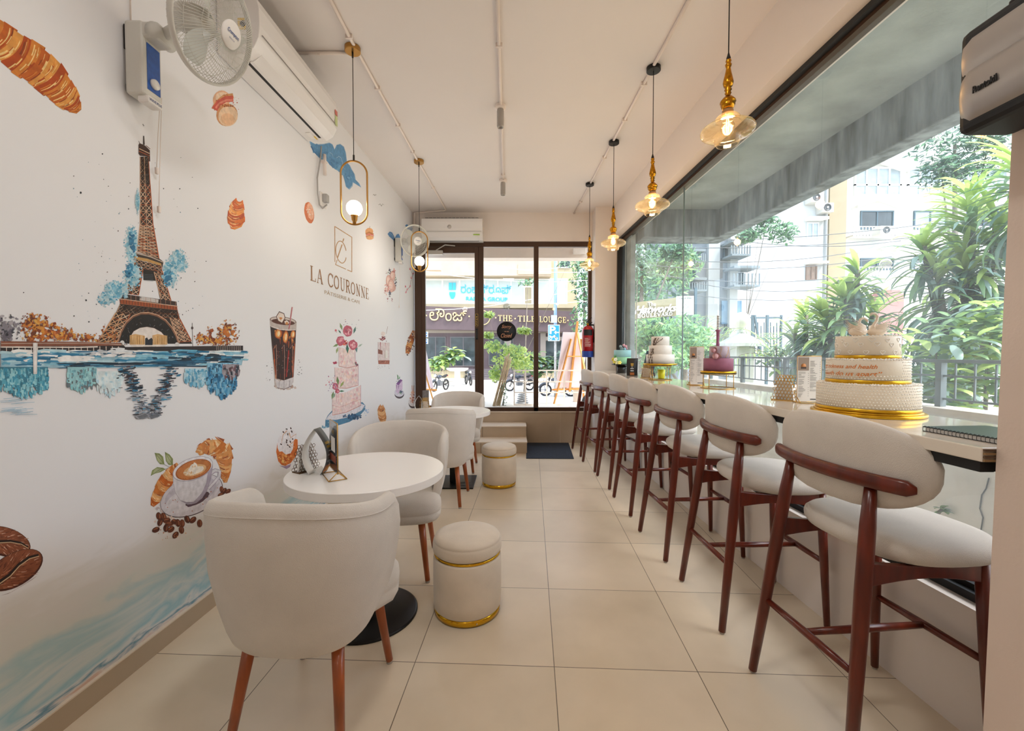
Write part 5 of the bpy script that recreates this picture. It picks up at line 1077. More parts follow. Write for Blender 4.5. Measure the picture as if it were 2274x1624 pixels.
f = MB(); o = Vector((1.1065, 1.035, 1.972)); map_text(f, text_mesh('Rentokil', 0, .025), o, (0, -.050, 0), (0, 0, .0165), 0, None, .002, (-1, 0, 0)); f.build('brand_lettering', BLACKM, lo)

# ------------------------------------------------------------------ sign on the glass and the extinguisher
sx, sz = P(1124.8, 736.3, 6.25).x, P(1124.8, 736.3, 6.25).z
t = thing('closed_sign', 'round black sign hanging on the glass reading Sorry we are Closed', 'sign', (sx, 6.25, sz))
f = MB(); f.lathe([(0, 0), (.143, 0), (.144, .004), (0, .004)], (sx, 6.262, sz), 48, axis=(0, -1, 0)); dc = f.build('disc', BLACKM, t)
COP = M('copper_letters', 'c98f6c', .5)
f = MB(); y = 6.2575
map_text(f, text_mesh('Sorry', .35), (sx - .072, y, sz + .036), (.145, 0, -.004), (0, 0, .062)); f.build('lettering', COP, dc); f = MB(); map_text(f, text_mesh('WE ARE', 0, .02), (sx - .034, y, sz - .008), (.068, 0, 0), (0, 0, .013)); f.build('lettering', COP, dc); f = MB(); map_text(f, text_mesh('Closed', .35), (sx - .082, y, sz - .092), (.165, 0, .004), (0, 0, .06)); f.build('lettering', COP, dc)
f = MB(); f.tube([(sx - .055, 6.26, sz + .13), (sx, 6.262, sz + .36), (sx + .05, 6.26, sz + .13)], .0015, 5); f.build('cord', M('cord_white', 'd8d4cc', .6), t)
f = MB(); f.lathe([(0, 0), (.05, 0), (.052, -.004), (.014, -.012), (.01, -.025), (0, -.026)], (sx, 6.324, sz + .37), 24, axis=(0, 1, 0)); f.build('suction_hook', glass('suction_clear', (.85, .88, .88), .2), t)
ex, ey = 1.098, 6.15
t = thing('fire_extinguisher', 'red fire extinguisher with a blue foot hung beside the corner pillar', 'fire extinguisher', (ex, ey, 1.29))
f = MB(); f.lathe([(0, 1.375), (.082, 1.375), (.082, 1.67), (.078, 1.70), (.06, 1.73), (.03, 1.745), (0, 1.746)], (ex, ey, 0), 32); cyl = f.build('cylinder', M('extinguisher_red', 'b3141a', .25, coat=.4), t)
f = MB(); f.cyl((ex, ey, 0), .0835, 1.288, 1.376, 32); f.build('foot_band', M('foot_blue', '1d3f9a', .3), t)
f = MB()
for i in range(11):
    a0 = -2.5 + 1.7 * i / 11; a1 = -2.5 + 1.7 * (i + 1) / 11; r = .0826
    f.add([(ex + r * cos(a), ey + r * sin(a), z) for a, z in ((a0, 1.43), (a1, 1.43), (a1, 1.58), (a0, 1.58))], [(0, 1, 2, 3)], 1)
    f.add([(ex + r * cos(a), ey + r * sin(a), z) for a, z in ((a0, 1.60), (a1, 1.60), (a1, 1.685), (a0, 1.685))], [(0, 1, 2, 3)], 0)
RR = random.Random(5)
for k in range(9):
    z = 1.445 + k * .014; a0 = -2.3 + RR.random() * .1; a1 = a0 + RR.uniform(.5, 1.1); r = .0832; st_ = 6
    for i in range(st_): A0 = lerp(a0, a1, i / st_); A1 = lerp(a0, a1, (i + 1) / st_); f.add([(ex + r * cos(a), ey + r * sin(a), q) for a, q in ((A0, z), (A1, z), (A1, z + .005), (A0, z + .005))], [(0, 1, 2, 3)], 2)
f.build('label', [BLACKM, M('label_crimson', 'a01018', .4), M('label_print', 'd8c8c0', .5)], cyl)
f = MB(); f.lathe([(0, 1.745), (.02, 1.746), (.02, 1.78), (0, 1.781)], (ex, ey, 0), 16); f.build('valve', M('valve_brass', 'b8862c', .3, 1), t)
f = MB(); f.bar((ex - .02, ey, 1.785), (ex + .05, ey - .03, 1.86), .018, .012); f.bar((ex - .02, ey, 1.775), (ex + .06, ey - .03, 1.79), .018, .01); f.tube([(ex + .02, ey - .02, 1.77), (ex + .09, ey - .03, 1.74), (ex + .075, ey - .06, 1.5)], .009, 8); f.build('handle_and_hose', BLACKM, t)
f = MB(); f.box((ex - .02, ey - .012, 1.745), (1.1845, ey + .012, 1.765)); f.build('wall_hook', BLACKM, t)
# ------------------------------------------------------------------ things on the tables and the counter
BRZ = M('bronze_wire', '6a4a2a', .35, .9); GW = M('gold_wire', 'c79a4c', .3, 1.0)
PAPER = M('white_paper', 'efedea', .7)
def napkin_holder(name_label, loc, rz, mat=BRZ, h=.13, wd=.11):
    t = thing('napkin_holder', name_label, 'napkin holder', loc, rz)
    for s_ in (-1, 1):
        f = MB(); R = random.Random(3)
        for i in range(7):
            for j in range(8):
                u = (i + .5 * (j % 2)) / 7; v = j / 8; x = (u - .46) * wd; z = .012 + v * h
                if abs(x) > wd * .5 * (1 - .35 * v): continue
                r = wd / 15; y = s_ * lerp(.028, .012, v)
                f.tube([(x + r * cos(a * pi / 4), y, z + r * 1.15 * sin(a * pi / 4)) for a in range(8)], .0013, 4, closed=True)
        f.build('ring_panel', mat, t, world=False)
    f = MB(); f.box((-wd / 2, -.03, 0), (wd / 2, .03, .004)); f.build('base', mat, t, world=False)
    f = MB(); f.add([(-wd * .4, -.006, .0045), (wd * .4, -.006, .0045), (wd * .4, .006, .0045), (-wd * .4, .006, .0045), (-wd * .35, -.004, h * .8), (wd * .3, -.004, h * .7), (wd * .3, .004, h * .7), (-wd * .35, .004, h * .8)], [(0, 3, 2, 1), (4, 5, 6, 7), (0, 1, 5, 4), (1, 2, 6, 5), (2, 3, 7, 6), (3, 0, 4, 7)]); f.build('napkins', PAPER, t, world=False)
    return t
def paper_loop(label, loc, rz, face, scale=1.0, wd=.032):
    """leaf-shaped card: two bowed panels meeting at the top, feet folded inwards"""
    t = thing('table_card', label, 'table card', loc, rz); wd = wd * scale; H = .225 * scale; B = .062 * scale
    for s_ in (-1, 1):
        f = MB(); rows = []
        for i in range(15):
            v = i / 14; x = s_ * B * sin(pi * (.10 + .90 * v)) ** .85 if v < 1 else 0; x = s_ * (B * max(0, sin(pi * (.14 + .86 * v))) ** .9); z = .001 + v * H
            rows.append([(x, -wd, z), (x, wd, z), (x - s_ * .0012, wd, z), (x - s_ * .0012, -wd, z)])
        f.grid(rows, cv=True, sm=True, capu=True); o = f.build('panel', PAPER if s_ < 0 else face, t, world=False)
        f = MB(); x0 = s_ * B * sin(pi * .14) ** .9; f.add([(x0, -wd, .001), (x0, wd, .001), (s_ * .004, wd, .03 * scale), (s_ * .004, -wd, .03 * scale)], [(0, 1, 2, 3)]); f.build('folded_foot', PAPER, t, world=False)
        if s_ > 0:
            f = MB(); v0 = .60
            def C(yy, zz):
                v = zz / H; return (B * max(0, sin(pi * (.14 + .86 * v))) ** .9 + .0008, yy, zz)
            for yy0, yy1, z0, z1, mi in ((-.018, .018, .148, .160, 0), (-.015, .015, .13, .142, 0), (-.008, .008, .112, .118, 1), (-.02, .02, .06, .10, 2), (-.026, .026, .01, .045, 3)):
                v = [C(yy0 * scale, z0 * scale), C(yy1 * scale, z0 * scale), C(yy1 * scale, z1 * scale), C(yy0 * scale, z1 * scale)]; f.add(v, [(0, 1, 2, 3)], mi)
            f.build('print', [bpy.data.materials['gold_ink'], PAPER, bpy.data.materials['pale_ink'], bpy.data.materials['orange_ink']], o, world=False)
    return t
M('gold_ink', 'c9a040', .5); M('pale_ink', 'c9ccd0', .6); M('orange_ink', 'b8703c', .6)
GREYCARD = M('grey_card', '6a6c6c', .6)
napkin_holder('bronze ring-patterned napkin holder at the edge of the near table', (-1.045, 2.13, .752), radians(60))
paper_loop('white leaf-shaped card with a grey printed side on the near table', (-.965, 2.085, .752), radians(-2), GREYCARD)
t = thing('menu_stand', 'slim clear menu stand with a dark blue menu on the near table', 'menu stand', (-.86, 2.03, .752), atan2(1.955 - 2.095, -.81 + .905))
f = MB(); f.box((-.083, -.0045, .03), (.083, -.002, .268)); f.box((-.083, .002, .03), (.083, .0045, .268)); f.build('acrylic_sleeve', glass('acrylic', (.93, .93, .92), .12), t, world=False)
f = MB(); f.box((-.078, -.0018, .032), (.078, .0018, .235)); mn = f.build('menu_sheet', M('menu_blue', '1c2f4a', .4, var=.5, vs=22), t, world=False)
f = MB(); f.box((-.035, -.0052, .125), (.05, -.0047, .195)); f.box((-.07, -.0052, .075), (.07, -.0047, .11), 1); map_text(f, text_mesh('FIVE', .3), (-.02, -.0053, .21), (.05, 0, 0), (0, 0, .018), 2); f.build('menu_print', [PAPER, M('rust_print', '8a3a20', .6, var=.5, vs=60), bpy.data.materials['gold_ink']], mn, world=False)
f = MB()
for a, b in (((-.083, 0, .03), (-.083, 0, .268)), ((.083, 0, .03), (.083, 0, .268)), ((-.083, 0, .268), (.083, 0, .268)), ((-.083, -.04, .003), (.083, -.04, .003)), ((-.083, .04, .003), (.083, .04, .003)), ((-.083, -.04, .003), (-.083, .04, .003)), ((.083, -.04, .003), (.083, .04, .003)), ((-.083, -.04, .003), (-.083, 0, .04)), ((-.083, .04, .003), (-.083, 0, .04)), ((.083, -.04, .003), (.083, 0, .04)), ((.083, .04, .003), (.083, 0, .04))): f.tube([a, b], .0022, 6)
f.build('gold_frame', GW, t, world=False)
napkin_holder('pale ring-patterned napkin holder on the far round table', (-.90, 4.36, .752), radians(50), GW)
paper_loop('white leaf-shaped card on the far round table near the wall', (-.955, 4.33, .752), radians(5), GREYCARD, .7)
t = thing('menu_stand', 'small dark menu stand on the far round table', 'menu stand', (-.92, 4.5, .752), radians(60))
f = MB(); f.box((-.05, -.003, 0), (.05, .003, .2)); f.build('menu_sheet', M('menu_grey', '6a625e', .5, var=.4, vs=30), t, world=False); f = MB(); f.box((-.05, -.03, 0), (.05, .03, .003)); f.build('foot', GW, t, world=False)

def menu_panel(label, loc, rz, wd, h, lean=0.):
    t = thing('menu_stand', label, 'menu stand', loc, rz)
    f = MB(); f.box((-wd / 2, -.002, .008), (wd / 2, .002, h)); s_ = f.build('menu_sheet', M('menu_cream', 'e6dfd6', .5) if 'menu_cream' not in bpy.data.materials else bpy.data.materials['menu_cream'], t, world=False)
    f = MB(); f.box((-wd / 2 + .003, -.003, h * .70), (-.002, -.0022, h - .004))
    f.lathe([(0, 0), (wd * .11, 0), (0, .0005)], (-wd * .25, -.0032, h * .80), 16, axis=(0, -1, 0), mi=1); f.box((-wd * .36, -.0036, h * .74), (-wd * .14, -.0031, h * .775), 2)
    R = random.Random(2)
    for c in (-wd * .45, .004):
        for k in range(30):
            z = h * (.66 if c < 0 else .9) - k * h * .022
            if z < .03 or (k % 7) == 6: continue
            f.box((c, -.0028, z), (c + R.uniform(.1, .3) * wd, -.0022, z + .0014), 3)
            if k % 2: f.box((c + wd * .40, -.0028, z), (c + wd * .44, -.0022, z + .0014), 3)
    f.box((.006, -.0028, .018), (wd * .47, -.0022, .022), 4)
    f.build('menu_print', [M('menu_photo', '9b8878', .6), M('coffee_orange', 'd08a50', .6), M('cup_dark', '3a2c28', .5), M('menu_text', '6a625c', .6), BLACKM], s_, world=False)
    f = MB()
    for a, b in (((-wd / 2, 0, .006), (-wd / 2, 0, h + .002)), ((wd / 2, 0, .006), (wd / 2, 0, h + .002)), ((-wd / 2, 0, h + .002), (wd / 2, 0, h + .002)), ((-wd / 2, -.035, .003), (wd / 2, -.035, .003)), ((-wd / 2, .035, .003), (wd / 2, .035, .003)), ((-wd / 2, -.035, .003), (-wd / 2, .035, .003)), ((wd / 2, -.035, .003), (wd / 2, .035, .003)), ((-wd / 2, -.035, .003), (-wd / 2, 0, .03)), ((wd / 2, -.035, .003), (wd / 2, 0, .03))): f.tube([a, b], .002, 6)
    f.build('gold_frame', GW, t, world=False); return t
menu_panel('cream menu in a gold wire stand between the napkin holder and the pearled cake', (1.475, 2.10, CZ), radians(-8), .108, .232)
menu_panel('tall cream menu stand on the counter left of the mauve cake', (1.415, 3.24, CZ), radians(-12), .10, .295)
napkin_holder('gold ring-patterned napkin holder beside the cream menu on the counter', (1.435, 2.22, CZ), radians(-55), GW)
napkin_holder('gold ring-patterned napkin holder behind the mauve cake', (1.44, 3.32, CZ), radians(-40), GW)
napkin_holder('gold ring-patterned napkin holder behind the speckled white cake', (1.345, 4.22, CZ), radians(-40), GW)
# black tent card and dark standing tablet near the teal cake
t = paper_loop('black printed leaf-shaped card between the teal cake and the speckled cake', (1.315, 4.62, CZ), radians(-110), M('black_card', '1d1a1a', .5), .85, .068)
t = thing('menu_stand', 'dark leaning menu board between the black card and the speckled cake', 'menu stand', (1.40, 4.45, CZ), radians(-65))
f = MB(); f.add([(-.08, .02, 0), (.08, .02, 0), (.08, .03, 0), (-.08, .03, 0), (-.08, .09, .27), (.08, .09, .27), (.08, .10, .27), (-.08, .10, .27)], [(0, 3, 2, 1), (4, 5, 6, 7), (0, 1, 5, 4), (1, 2, 6, 5), (2, 3, 7, 6), (3, 0, 4, 7)]); f.build('board', M('slate_blue', '26384c', .4), t, world=False)
f = MB(); f.bar((0, .13, 0), (0, .085, .2), .012, .004); f.build('prop', BLACKM, t, world=False)
p = Vector((1.43, 4.05, CZ)); f = MB(); f.lathe([(0, 0), (.028, 0), (.036, .09), (.032, .09), (.026, .004), (0, .004)], tuple(p), 20); tag(f.build('yellow_cup', M('yellow_cup', 'e8dc28', .4)), 'bright yellow cup under the speckled white cake', 'cup')

def ringstand(t, r, h, nleg=4, thick=.0028):
    f = MB()
    for z in (.003, h - .004): f.tube([(r * cos(2 * pi * k / 48), r * sin(2 * pi * k / 48), z) for k in range(48)], thick, 6, closed=True)
    for k in range(nleg): a = 2 * pi * k / nleg + .6; f.tube([(r * cos(a), r * sin(a), .003), (r * cos(a), r * sin(a), h - .004)], thick, 6)
    f.build('wire_stand', GW, t, world=False)
FOIL = M('gold_foil', 'd9a92c', .28, .9, var=.12, vs=30, bump=.1, bs=60)
def tierp(r, z0, z1, e=.006): return [(0, z0), (r, z0), (r, z1 - e), (r - e * .3, z1 - e * .3), (r - e, z1), (0, z1)]
# pearled wedding cake
cx3, cy3 = 1.468, 1.752
t = thing('wedding_cake', 'three tier white pearled cake with swans on the counter near the pillar', 'cake', (cx3, cy3, CZ), -.12)
f = MB(); f.lathe([(0, 0), (.186, 0), (.188, .002), (.188, .010), (.186, .012), (0, .012)], (0, 0, 0), 96); f.lathe([(0, .012), (.176, .012), (.176, .018), (0, .018)], (0, 0, 0), 96); f.build('gold_board', FOIL, t, world=False)
ICE = M('ivory_icing', 'f1e6d3', .45, bump=.04, bs=120); PEARL = M('pearl', 'fbf6ec', .15, coat=.6)
T3 = [(.168, .018, .128), (.136, .128, .226), (.105, .226, .318)]
for i, (r, z0, z1) in enumerate(T3):
    f = MB(); f.lathe(tierp(r, z0, z1), (0, 0, 0), 96); ti = f.build('tier', ICE, t, world=False)
    f = MB(); f.lathe([(r + .0005, z0 + .0005), (r + .0022, z0 + .001), (r + .0022, z0 + .014), (r + .0005, z0 + .0145)], (0, 0, 0), 96); f.build('ribbon', FOIL, ti, world=False)
    f = MB(); R = random.Random(i)
    if i < 2:
        rows_ = 9 if i == 0 else 8
        for k in range(rows_):
            z = z0 + .020 + (z1 - z0 - .022) * k / (rows_ - 1); n = int(2 * pi * r / .0105)
            for j in range(n):
                a = 2 * pi * (j + .5 * (k % 2)) / n
                if sin(a) > .35: continue
                if i == 1 and 1 < k < 7 and cos(a) < .32 and sin(a) < 0: continue
                f.ball((r * cos(a), r * sin(a), z + R.uniform(-.001, .001)), .0026 if k < rows_ - 1 else .0034, 6, 4)
        for j in range(120): a = R.uniform(0, 6.28); rr_ = r - R.uniform(0, .024); f.ball((rr_ * cos(a), rr_ * sin(a), z1), .003, 6, 4)
        f.build('pearls', PEARL, ti, world=False)
    else:
        for j in range(39):
            a = -pi + pi * 2 * j / 39; zc2 = z0 + (.026, .056, .080)[(j * 2) % 3] + R.uniform(-.003, .003) - (.004 if j % 3 == 1 else 0); k_ = R.uniform(.8, 1.15); pts = []
            for q in range(18): th = 2 * pi * q / 18; hx1 = 16 * sin(th) ** 3; hz1 = 13 * cos(th) - 5 * cos(2 * th) - 2 * cos(3 * th) - cos(4 * th); aa = a + hx1 * .00056 * k_ / r; pts.append(((r + .0006) * cos(aa), (r + .0006) * sin(aa), zc2 + hz1 * .0006 * k_))
            f.tube(pts, .0013, 5, closed=True)
        f.build('icing_hearts', PEARL, ti, world=False)
        f = MB()
        for j in range(60): a = 2 * pi * j / 60; f.ball((r * .985 * cos(a), r * .985 * sin(a), z1), .0025, 6, 4)
        f.build('bead_rim', PEARL, ti, world=False)
def cyl_text(par, tm, r, a0, a1, z0, z1, mat, nm, rise=0.):
    f = MB(); v, fc = tm; f.add([((r) * cos(lerp(a0, a1, p[0])), (r) * sin(lerp(a0, a1, p[0])), lerp(z0, z1, p[1]) + rise * p[0]) for p in v], fc); return f.build(nm, mat, par, world=False)
OI = M('orange_icing', 'e2853a', .5)
cyl_text(t, text_mesh('Through sickness and health', .35, .012), .1368, radians(-224), radians(-109), .183, .204, OI, 'icing_writing')
cyl_text(t, text_mesh('“till death do us apart”', .35, .012), .1368, radians(-220), radians(-103), .153, .177, OI, 'icing_writing')
SWAN = M('swan_sugar', 'e6d6c2', .5)
for s_ in (-1, 1):
    f = MB(); cx_s = s_ * .030; zb = .318; k = 1.0 if s_ < 0 else 1.12
    f.lathe([(0, 0), (.020, .004), (.030, .014), (.031, .024), (.022, .034), (.008, .038), (0, .038)], (cx_s + s_ * .006, 0, zb), 24)
    for q in range(6):      # layered wings and raised tail
        for sd in (-1, 1):
            rows = []
            for i in range(6):
                u = i / 5; x = cx_s + s_ * (-.012 + .055 * u); rows.append([(x, sd * (.020 + .010 * sin(pi * u)) + dd, zb + .012 + .005 * q + (.020 + .004 * q) * u ** 1.4 + ee) for dd, ee in ((0, -.007 * (1 - u)), (sd * .002, 0), (0, .007 * (1 - u)))])
            f.grid(rows)
    nk = [(cx_s - s_ * .014, 0, zb + .02), (cx_s - s_ * .020, 0, zb + .040 * k), (cx_s - s_ * .010, 0, zb + .060 * k), (cx_s + s_ * .002, 0, zb + .070 * k), (cx_s - s_ * .010 , 0, zb + .082 * k), (cx_s - s_ * .024, 0, zb + .079 * k), (cx_s - s_ * .030, 0, zb + .068 * k)]
    if s_ > 0: nk = [(cx_s - .014, 0, zb + .02), (cx_s - .008, 0, zb + .045), (cx_s + .004, 0, zb + .065), (cx_s + .008, 0, zb + .082), (cx_s - .002, 0, zb + .094), (cx_s - .014, 0, zb + .094), (cx_s - .022, 0, zb + .086)]
    else: nk = [(cx_s + .014, 0, zb + .02), (cx_s + .004, 0, zb + .040), (cx_s - .002, 0, zb + .056), (cx_s + .002, 0, zb + .070), (cx_s + .014, 0, zb + .076), (cx_s + .026, 0, zb + .070), (cx_s + .030, 0, zb + .060)]
    f.tube(nk, [.009, .006, .005, .0048, .0048, .0052, .003], 10); f.build('sugar_swan', SWAN, t, world=False)
# mauve cake with a sword
cyx = (1.462, 3.0)
t = thing('mauve_cake', 'two tier mauve and marbled cake with roses on a gold wire stand', 'cake', (cyx[0], cyx[1], CZ), .0)
ringstand(t, .112, .105)
f = MB(); f.lathe([(0, .105), (.118, .105), (.118, .108), (0, .108)], (0, 0, 0), 64); f.build('black_board', BLACKM, t, world=False)
f = MB(); f.lathe([(0, .1085), (.116, .1085), (.116, .122), (0, .122)], (0, 0, 0), 64); f.build('gold_board', FOIL, t, world=False)
f = MB(); f.lathe(tierp(.096, .122, .212), (0, 0, 0), 64); f.build('tier', M('mauve_icing', '985a70', .6, var=.15, vs=20), t, world=False)
MARB = M('marbled_icing', 'b9aab4', .5, var=.3, vs=18)
f = MB(); f.lathe(tierp(.066, .212, .298), (.008, 0, 0), 64); ti = f.build('tier', MARB, t, world=False)
f = MB(); R = random.Random(9)
for k in range(4):
    a = -2.4 + k * .5; z = .215; pts = []
    for i in range(9): pts.append((.008 + .0665 * cos(a), .0665 * sin(a), z)); a += R.uniform(-.12, .16); z += .0098
    f.tube(pts, .0009, 5)
f.build('gold_veins', FOIL, ti, world=False)
ROSE = M('blush_rose', 'c99a9c', .6)
for x, y, z, r in ((-.066, -.062, .268, .021), (-.058, -.078, .228, .025)):
    f = MB()
    for q in range(5):
        rows = []
        for i in range(8):
            a = q * 1.3 + i * .55
            rows.append([(x + r * (.25 + .16 * q) * cos(a), y - .008 + r * .25 * q * .3 - .4 * r * (1 - q / 5), z + r * (.25 + .16 * q) * sin(a)), (x + r * (.32 + .17 * q) * cos(a), y - .010 - .25 * r, z + r * (.32 + .17 * q) * sin(a))])
        f.grid(rows)
    f.ball((x, y, z), r * .8, 14, 9); f.build('sugar_rose', ROSE, t, world=False)
f = MB(); f.lathe([(0, .298), (.010, .298), (.012, .31), (.010, .33), (.011, .400), (.017, .404), (.018, .412), (.008, .414), (0, .414)], (-.005, 0, 0), 20); f.build('sword_blade', M('plum_glass', '9a5a78', .3), t, world=False)
f = MB()
for k in range(9): f.lathe([(0, .415 + k * .0115), (.009, .415 + k * .0115), (.0095, .419 + k * .0115), (.009, .4225 + k * .0115), (0, .4225 + k * .0115)], (-.005, 0, 0), 16)
f.lathe([(0, .415), (.0065, .415), (.0065, .515), (0, .515)], (-.005, 0, 0), 12, mi=1); f.build('sword_grip', [PAPER, M('steel_grey', '5a5f66', .3, .8)], t, world=False)
# speckled white cake
t = thing('speckled_cake', 'three tier speckled white cake with a brown vine on a gold wire stand', 'cake', (1.372, 3.92, CZ), .0)
ringstand(t, .106, .135)
f = MB(); f.lathe([(0, .135), (.10, .135), (.10, .140), (0, .140)], (0, 0, 0), 64); f.build('black_board', BLACKM, t, world=False)
f = MB(); f.lathe([(0, .1405), (.150, .1405), (.150, .152), (0, .152)], (0, 0, 0), 64); f.build('gold_board', FOIL, t, world=False)
SPK = M('speckled_icing', 'f0e9e0', .5, var=.035, vs=90)
for r, z0, z1 in ((.125, .152, .236), (.102, .236, .318), (.080, .318, .400)): f = MB(); f.lathe(tierp(r, z0, z1), (0, 0, 0), 64); ti = f.build('tier', SPK, t, world=False)
VINE = M('brown_vine', '5a3c28', .6); f = MB(); R = random.Random(4)
for k in range(9):
    a = -2.6 + R.uniform(-.2, .2); z = .16 if k < 4 else .32; pts = []
    for i in range(12):
        r = .127 if z < .236 else .104 if z < .318 else .082
        pts.append((r * cos(a), r * sin(a), z)); a += R.uniform(-.04, .16) if z > .30 else R.uniform(-.06, .06); z += .012 if z < .3 else .006
    f.tube(pts, .0014, 5)
    for p in pts[::2]: f.ball(p, .004, 6, 4)
f.build('icing_vine', VINE, t, world=False)
# teal and green cake with balloons
t = thing('teal_cake', 'small teal and green cake with a balloon topper on a black pedestal', 'cake', (1.365, 5.27, CZ), 0)
f = MB(); f.lathe([(0, 0), (.055, 0), (.062, .09), (.03, .10), (0, .10)], (0, 0, 0), 40); f.lathe([(0, .10), (.12, .10), (.122, .104), (.12, .112), (0, .112)], (.0, 0, 0), 48); f.build('pedestal', M('black_glossy', '15120f', .2), t, world=False)
f = MB(); f.lathe(tierp(.104, .1125, .20), (0.01, 0, 0), 48); f.build('tier', M('green_icing', '98d4ab', .6, var=.1, vs=14), t, world=False)
f = MB(); f.lathe(tierp(.103, .20, .285), (0.01, 0, 0), 48); f.build('tier', M('teal_icing', '9ccdd1', .6, var=.08, vs=14), t, world=False)
for x, y, z, r, c in ((-.005, -.02, .30, .022, '7a8a8c'), (-.02, -.02, .33, .018, '8a9a98'), (.03, -.03, .298, .016, '8cc4d4'), (.045, -.02, .33, .018, 'd89aa4'), (.02, -.02, .345, .016, 'e0a8b0'), (.055, -.02, .305, .014, 'c98a98')):
    f = MB(); f.ball((x, y, z), r, 14, 9); f.build('sugar_balloon', M('balloon_' + c, c, .35), t, world=False)
for k, (x, y, z, c) in enumerate(((-.10, -.05, .14, 'f0e060'), (-.075, -.075, .125, 'f2f0c0'), (-.11, -.03, .17, 'e8d84c'), (-.05, -.10, .13, 'f4e878'), (-.09, -.06, .17, 'f8f6e0'))):
    f = MB()
    for q in range(5):
        a = q * 2 * pi / 5; f.ball((x + .014 * cos(a), y - .004, z + .014 * sin(a)), .011, 8, 6, sc=(1, .5, 1))
    f.build('sugar_flower', M('petal_%d' % k, c, .6), t, world=False)
f = MB()
for k in range(6): a = .9 + k * .25; f.add([(-.09, -.05, .18), (-.095 + .02 * cos(a), -.05, .20), (-.09 + .06 * cos(a), -.05, .18 + .06 * sin(a)), (-.085 + .02 * cos(a), -.045, .195)], [(0, 1, 2, 3)])
f.build('leaves', M('leaf_icing', '4f9a3c', .6), t, world=False)
# book by the pillar
t = thing('spiral_book', 'black spiral-bound book lying on the counter next to the pillar', 'book', (1.43, 1.25, CZ), radians(4))
f = MB(); f.box((-.105, -.125, .0015), (.10, .10, .013)); f.build('pages', PAPER, t, world=False)
f = MB(); f.box((-.11, -.13, .0), (.11, .105, .0015)); f.box((-.11, -.13, .013), (.11, .105, .0155)); f.build('cover', M('glitter_cover', '1c1c20', .3, var=.6, vs=120), t, world=False)
f = MB()
for k in range(22): y = -.12 + k * .0105; f.tube([(-.106 + .009 * cos(a), y, .0082 + .009 * sin(a)) for a in (0, .9, 1.8, 2.7, 3.6, 4.5, 5.4)], .0008, 4, closed=True)
f.build('binding_coil', BLACKM, t, world=False)
# ------------------------------------------------------------------ outside: ground, canopy, parapet
PAVE = M('pale_pavement', 'd6cfc4', .8, var=.1, vs=1.5, bump=.1, bs=20)
CONC = M('weathered_concrete', 'a3aeb0', .85, var=.28, vs=2.5, bump=.6, bs=26, stretch=(1, 1.2, 3))
CONCD = M('stained_concrete', '87919a', .85, var=.6, vs=2.6, bump=.5, bs=14, stretch=(4, 4, .7))
GZ = -.85
f = MB(); f.box((-40, YE + .26, GZ - .1), (70, 70, GZ)); struct(f.build('street', PAVE))
f = MB(); f.box((-3, YE + .255, GZ), (2.5, 8.0, .44)); struct(f.build('pavement_porch', PAVE))
f = MB(); f.box((1.92, -4, GZ - .1), (16, YE + .25, .0)); f.box((2.8, YE + .25, GZ - .1), (16, 13, .0)); struct(f.build('ground_garden', M('garden_soil', 'b5ab98', .9, var=.2, vs=3)))
f = MB()
def sx(a, y): return a + RB * y
f.prism([(sx(1.876, -3), -3), (sx(1.876, 6.2), 6.2), (sx(2.84, 6.2), 6.2), (sx(2.84, -3), -3)], 3.18, 3.34); struct(f.build('ceiling_canopy', CONC))
f = MB(); f.prism([(sx(2.83, -3), -3), (sx(2.83, 5.45), 5.45), (sx(3.0, 5.45), 5.45), (sx(3.0, -3), -3)], 2.83, 3.34)
f.prism([(sx(1.876, 5.45), 5.45), (sx(3.0, 5.45), 5.45), (sx(3.0, 5.8), 5.8), (sx(1.876, 5.8), 5.8)], 2.83, 3.34); struct(f.build('beam_canopy', CONCD, bevel=.01))
f = MB(); f.box((1.572, 5.64, -.0), (1.634, 5.9, 3.18)); struct(f.build('pillar_outside', CONC))
f = MB(); f.box((-2.2, 6.95, 2.90), (1.5, 7.2, 3.5)); f.box((-2.2, 6.56, 3.32), (1.5, 6.95, 3.5)); struct(f.build('beam_porch', WALLM))
f = MB(); f.prism([(sx(2.66, -1), -1), (sx(2.66, 5.6), 5.6), (sx(2.80, 5.6), 5.6), (sx(2.80, -1), -1)], -.05, .98); f.prism([(sx(2.64, -1), -1), (sx(2.64, 5.6), 5.6), (sx(2.82, 5.6), 5.6), (sx(2.82, -1), -1)], .98, 1.02, 1)
pw = struct(f.build('wall_parapet', [M('cracked_render', 'c9c8c2', .85, var=.16, vs=2.5, bump=.1, bs=30), M('white_coping', 'c2bdb4', .7, var=.12, vs=10)]))
f = MB(); f.tube([PX(2196, 1062, 2.655), PX(2190, 1085, 2.655), PX(2180, 1100, 2.655), PX(2176, 1130, 2.655), PX(2183, 1150, 2.655), PX(2178, 1180, 2.655)], .003, 5); f.build('crack', M('crack_dark', '4a4a46', .9), pw)
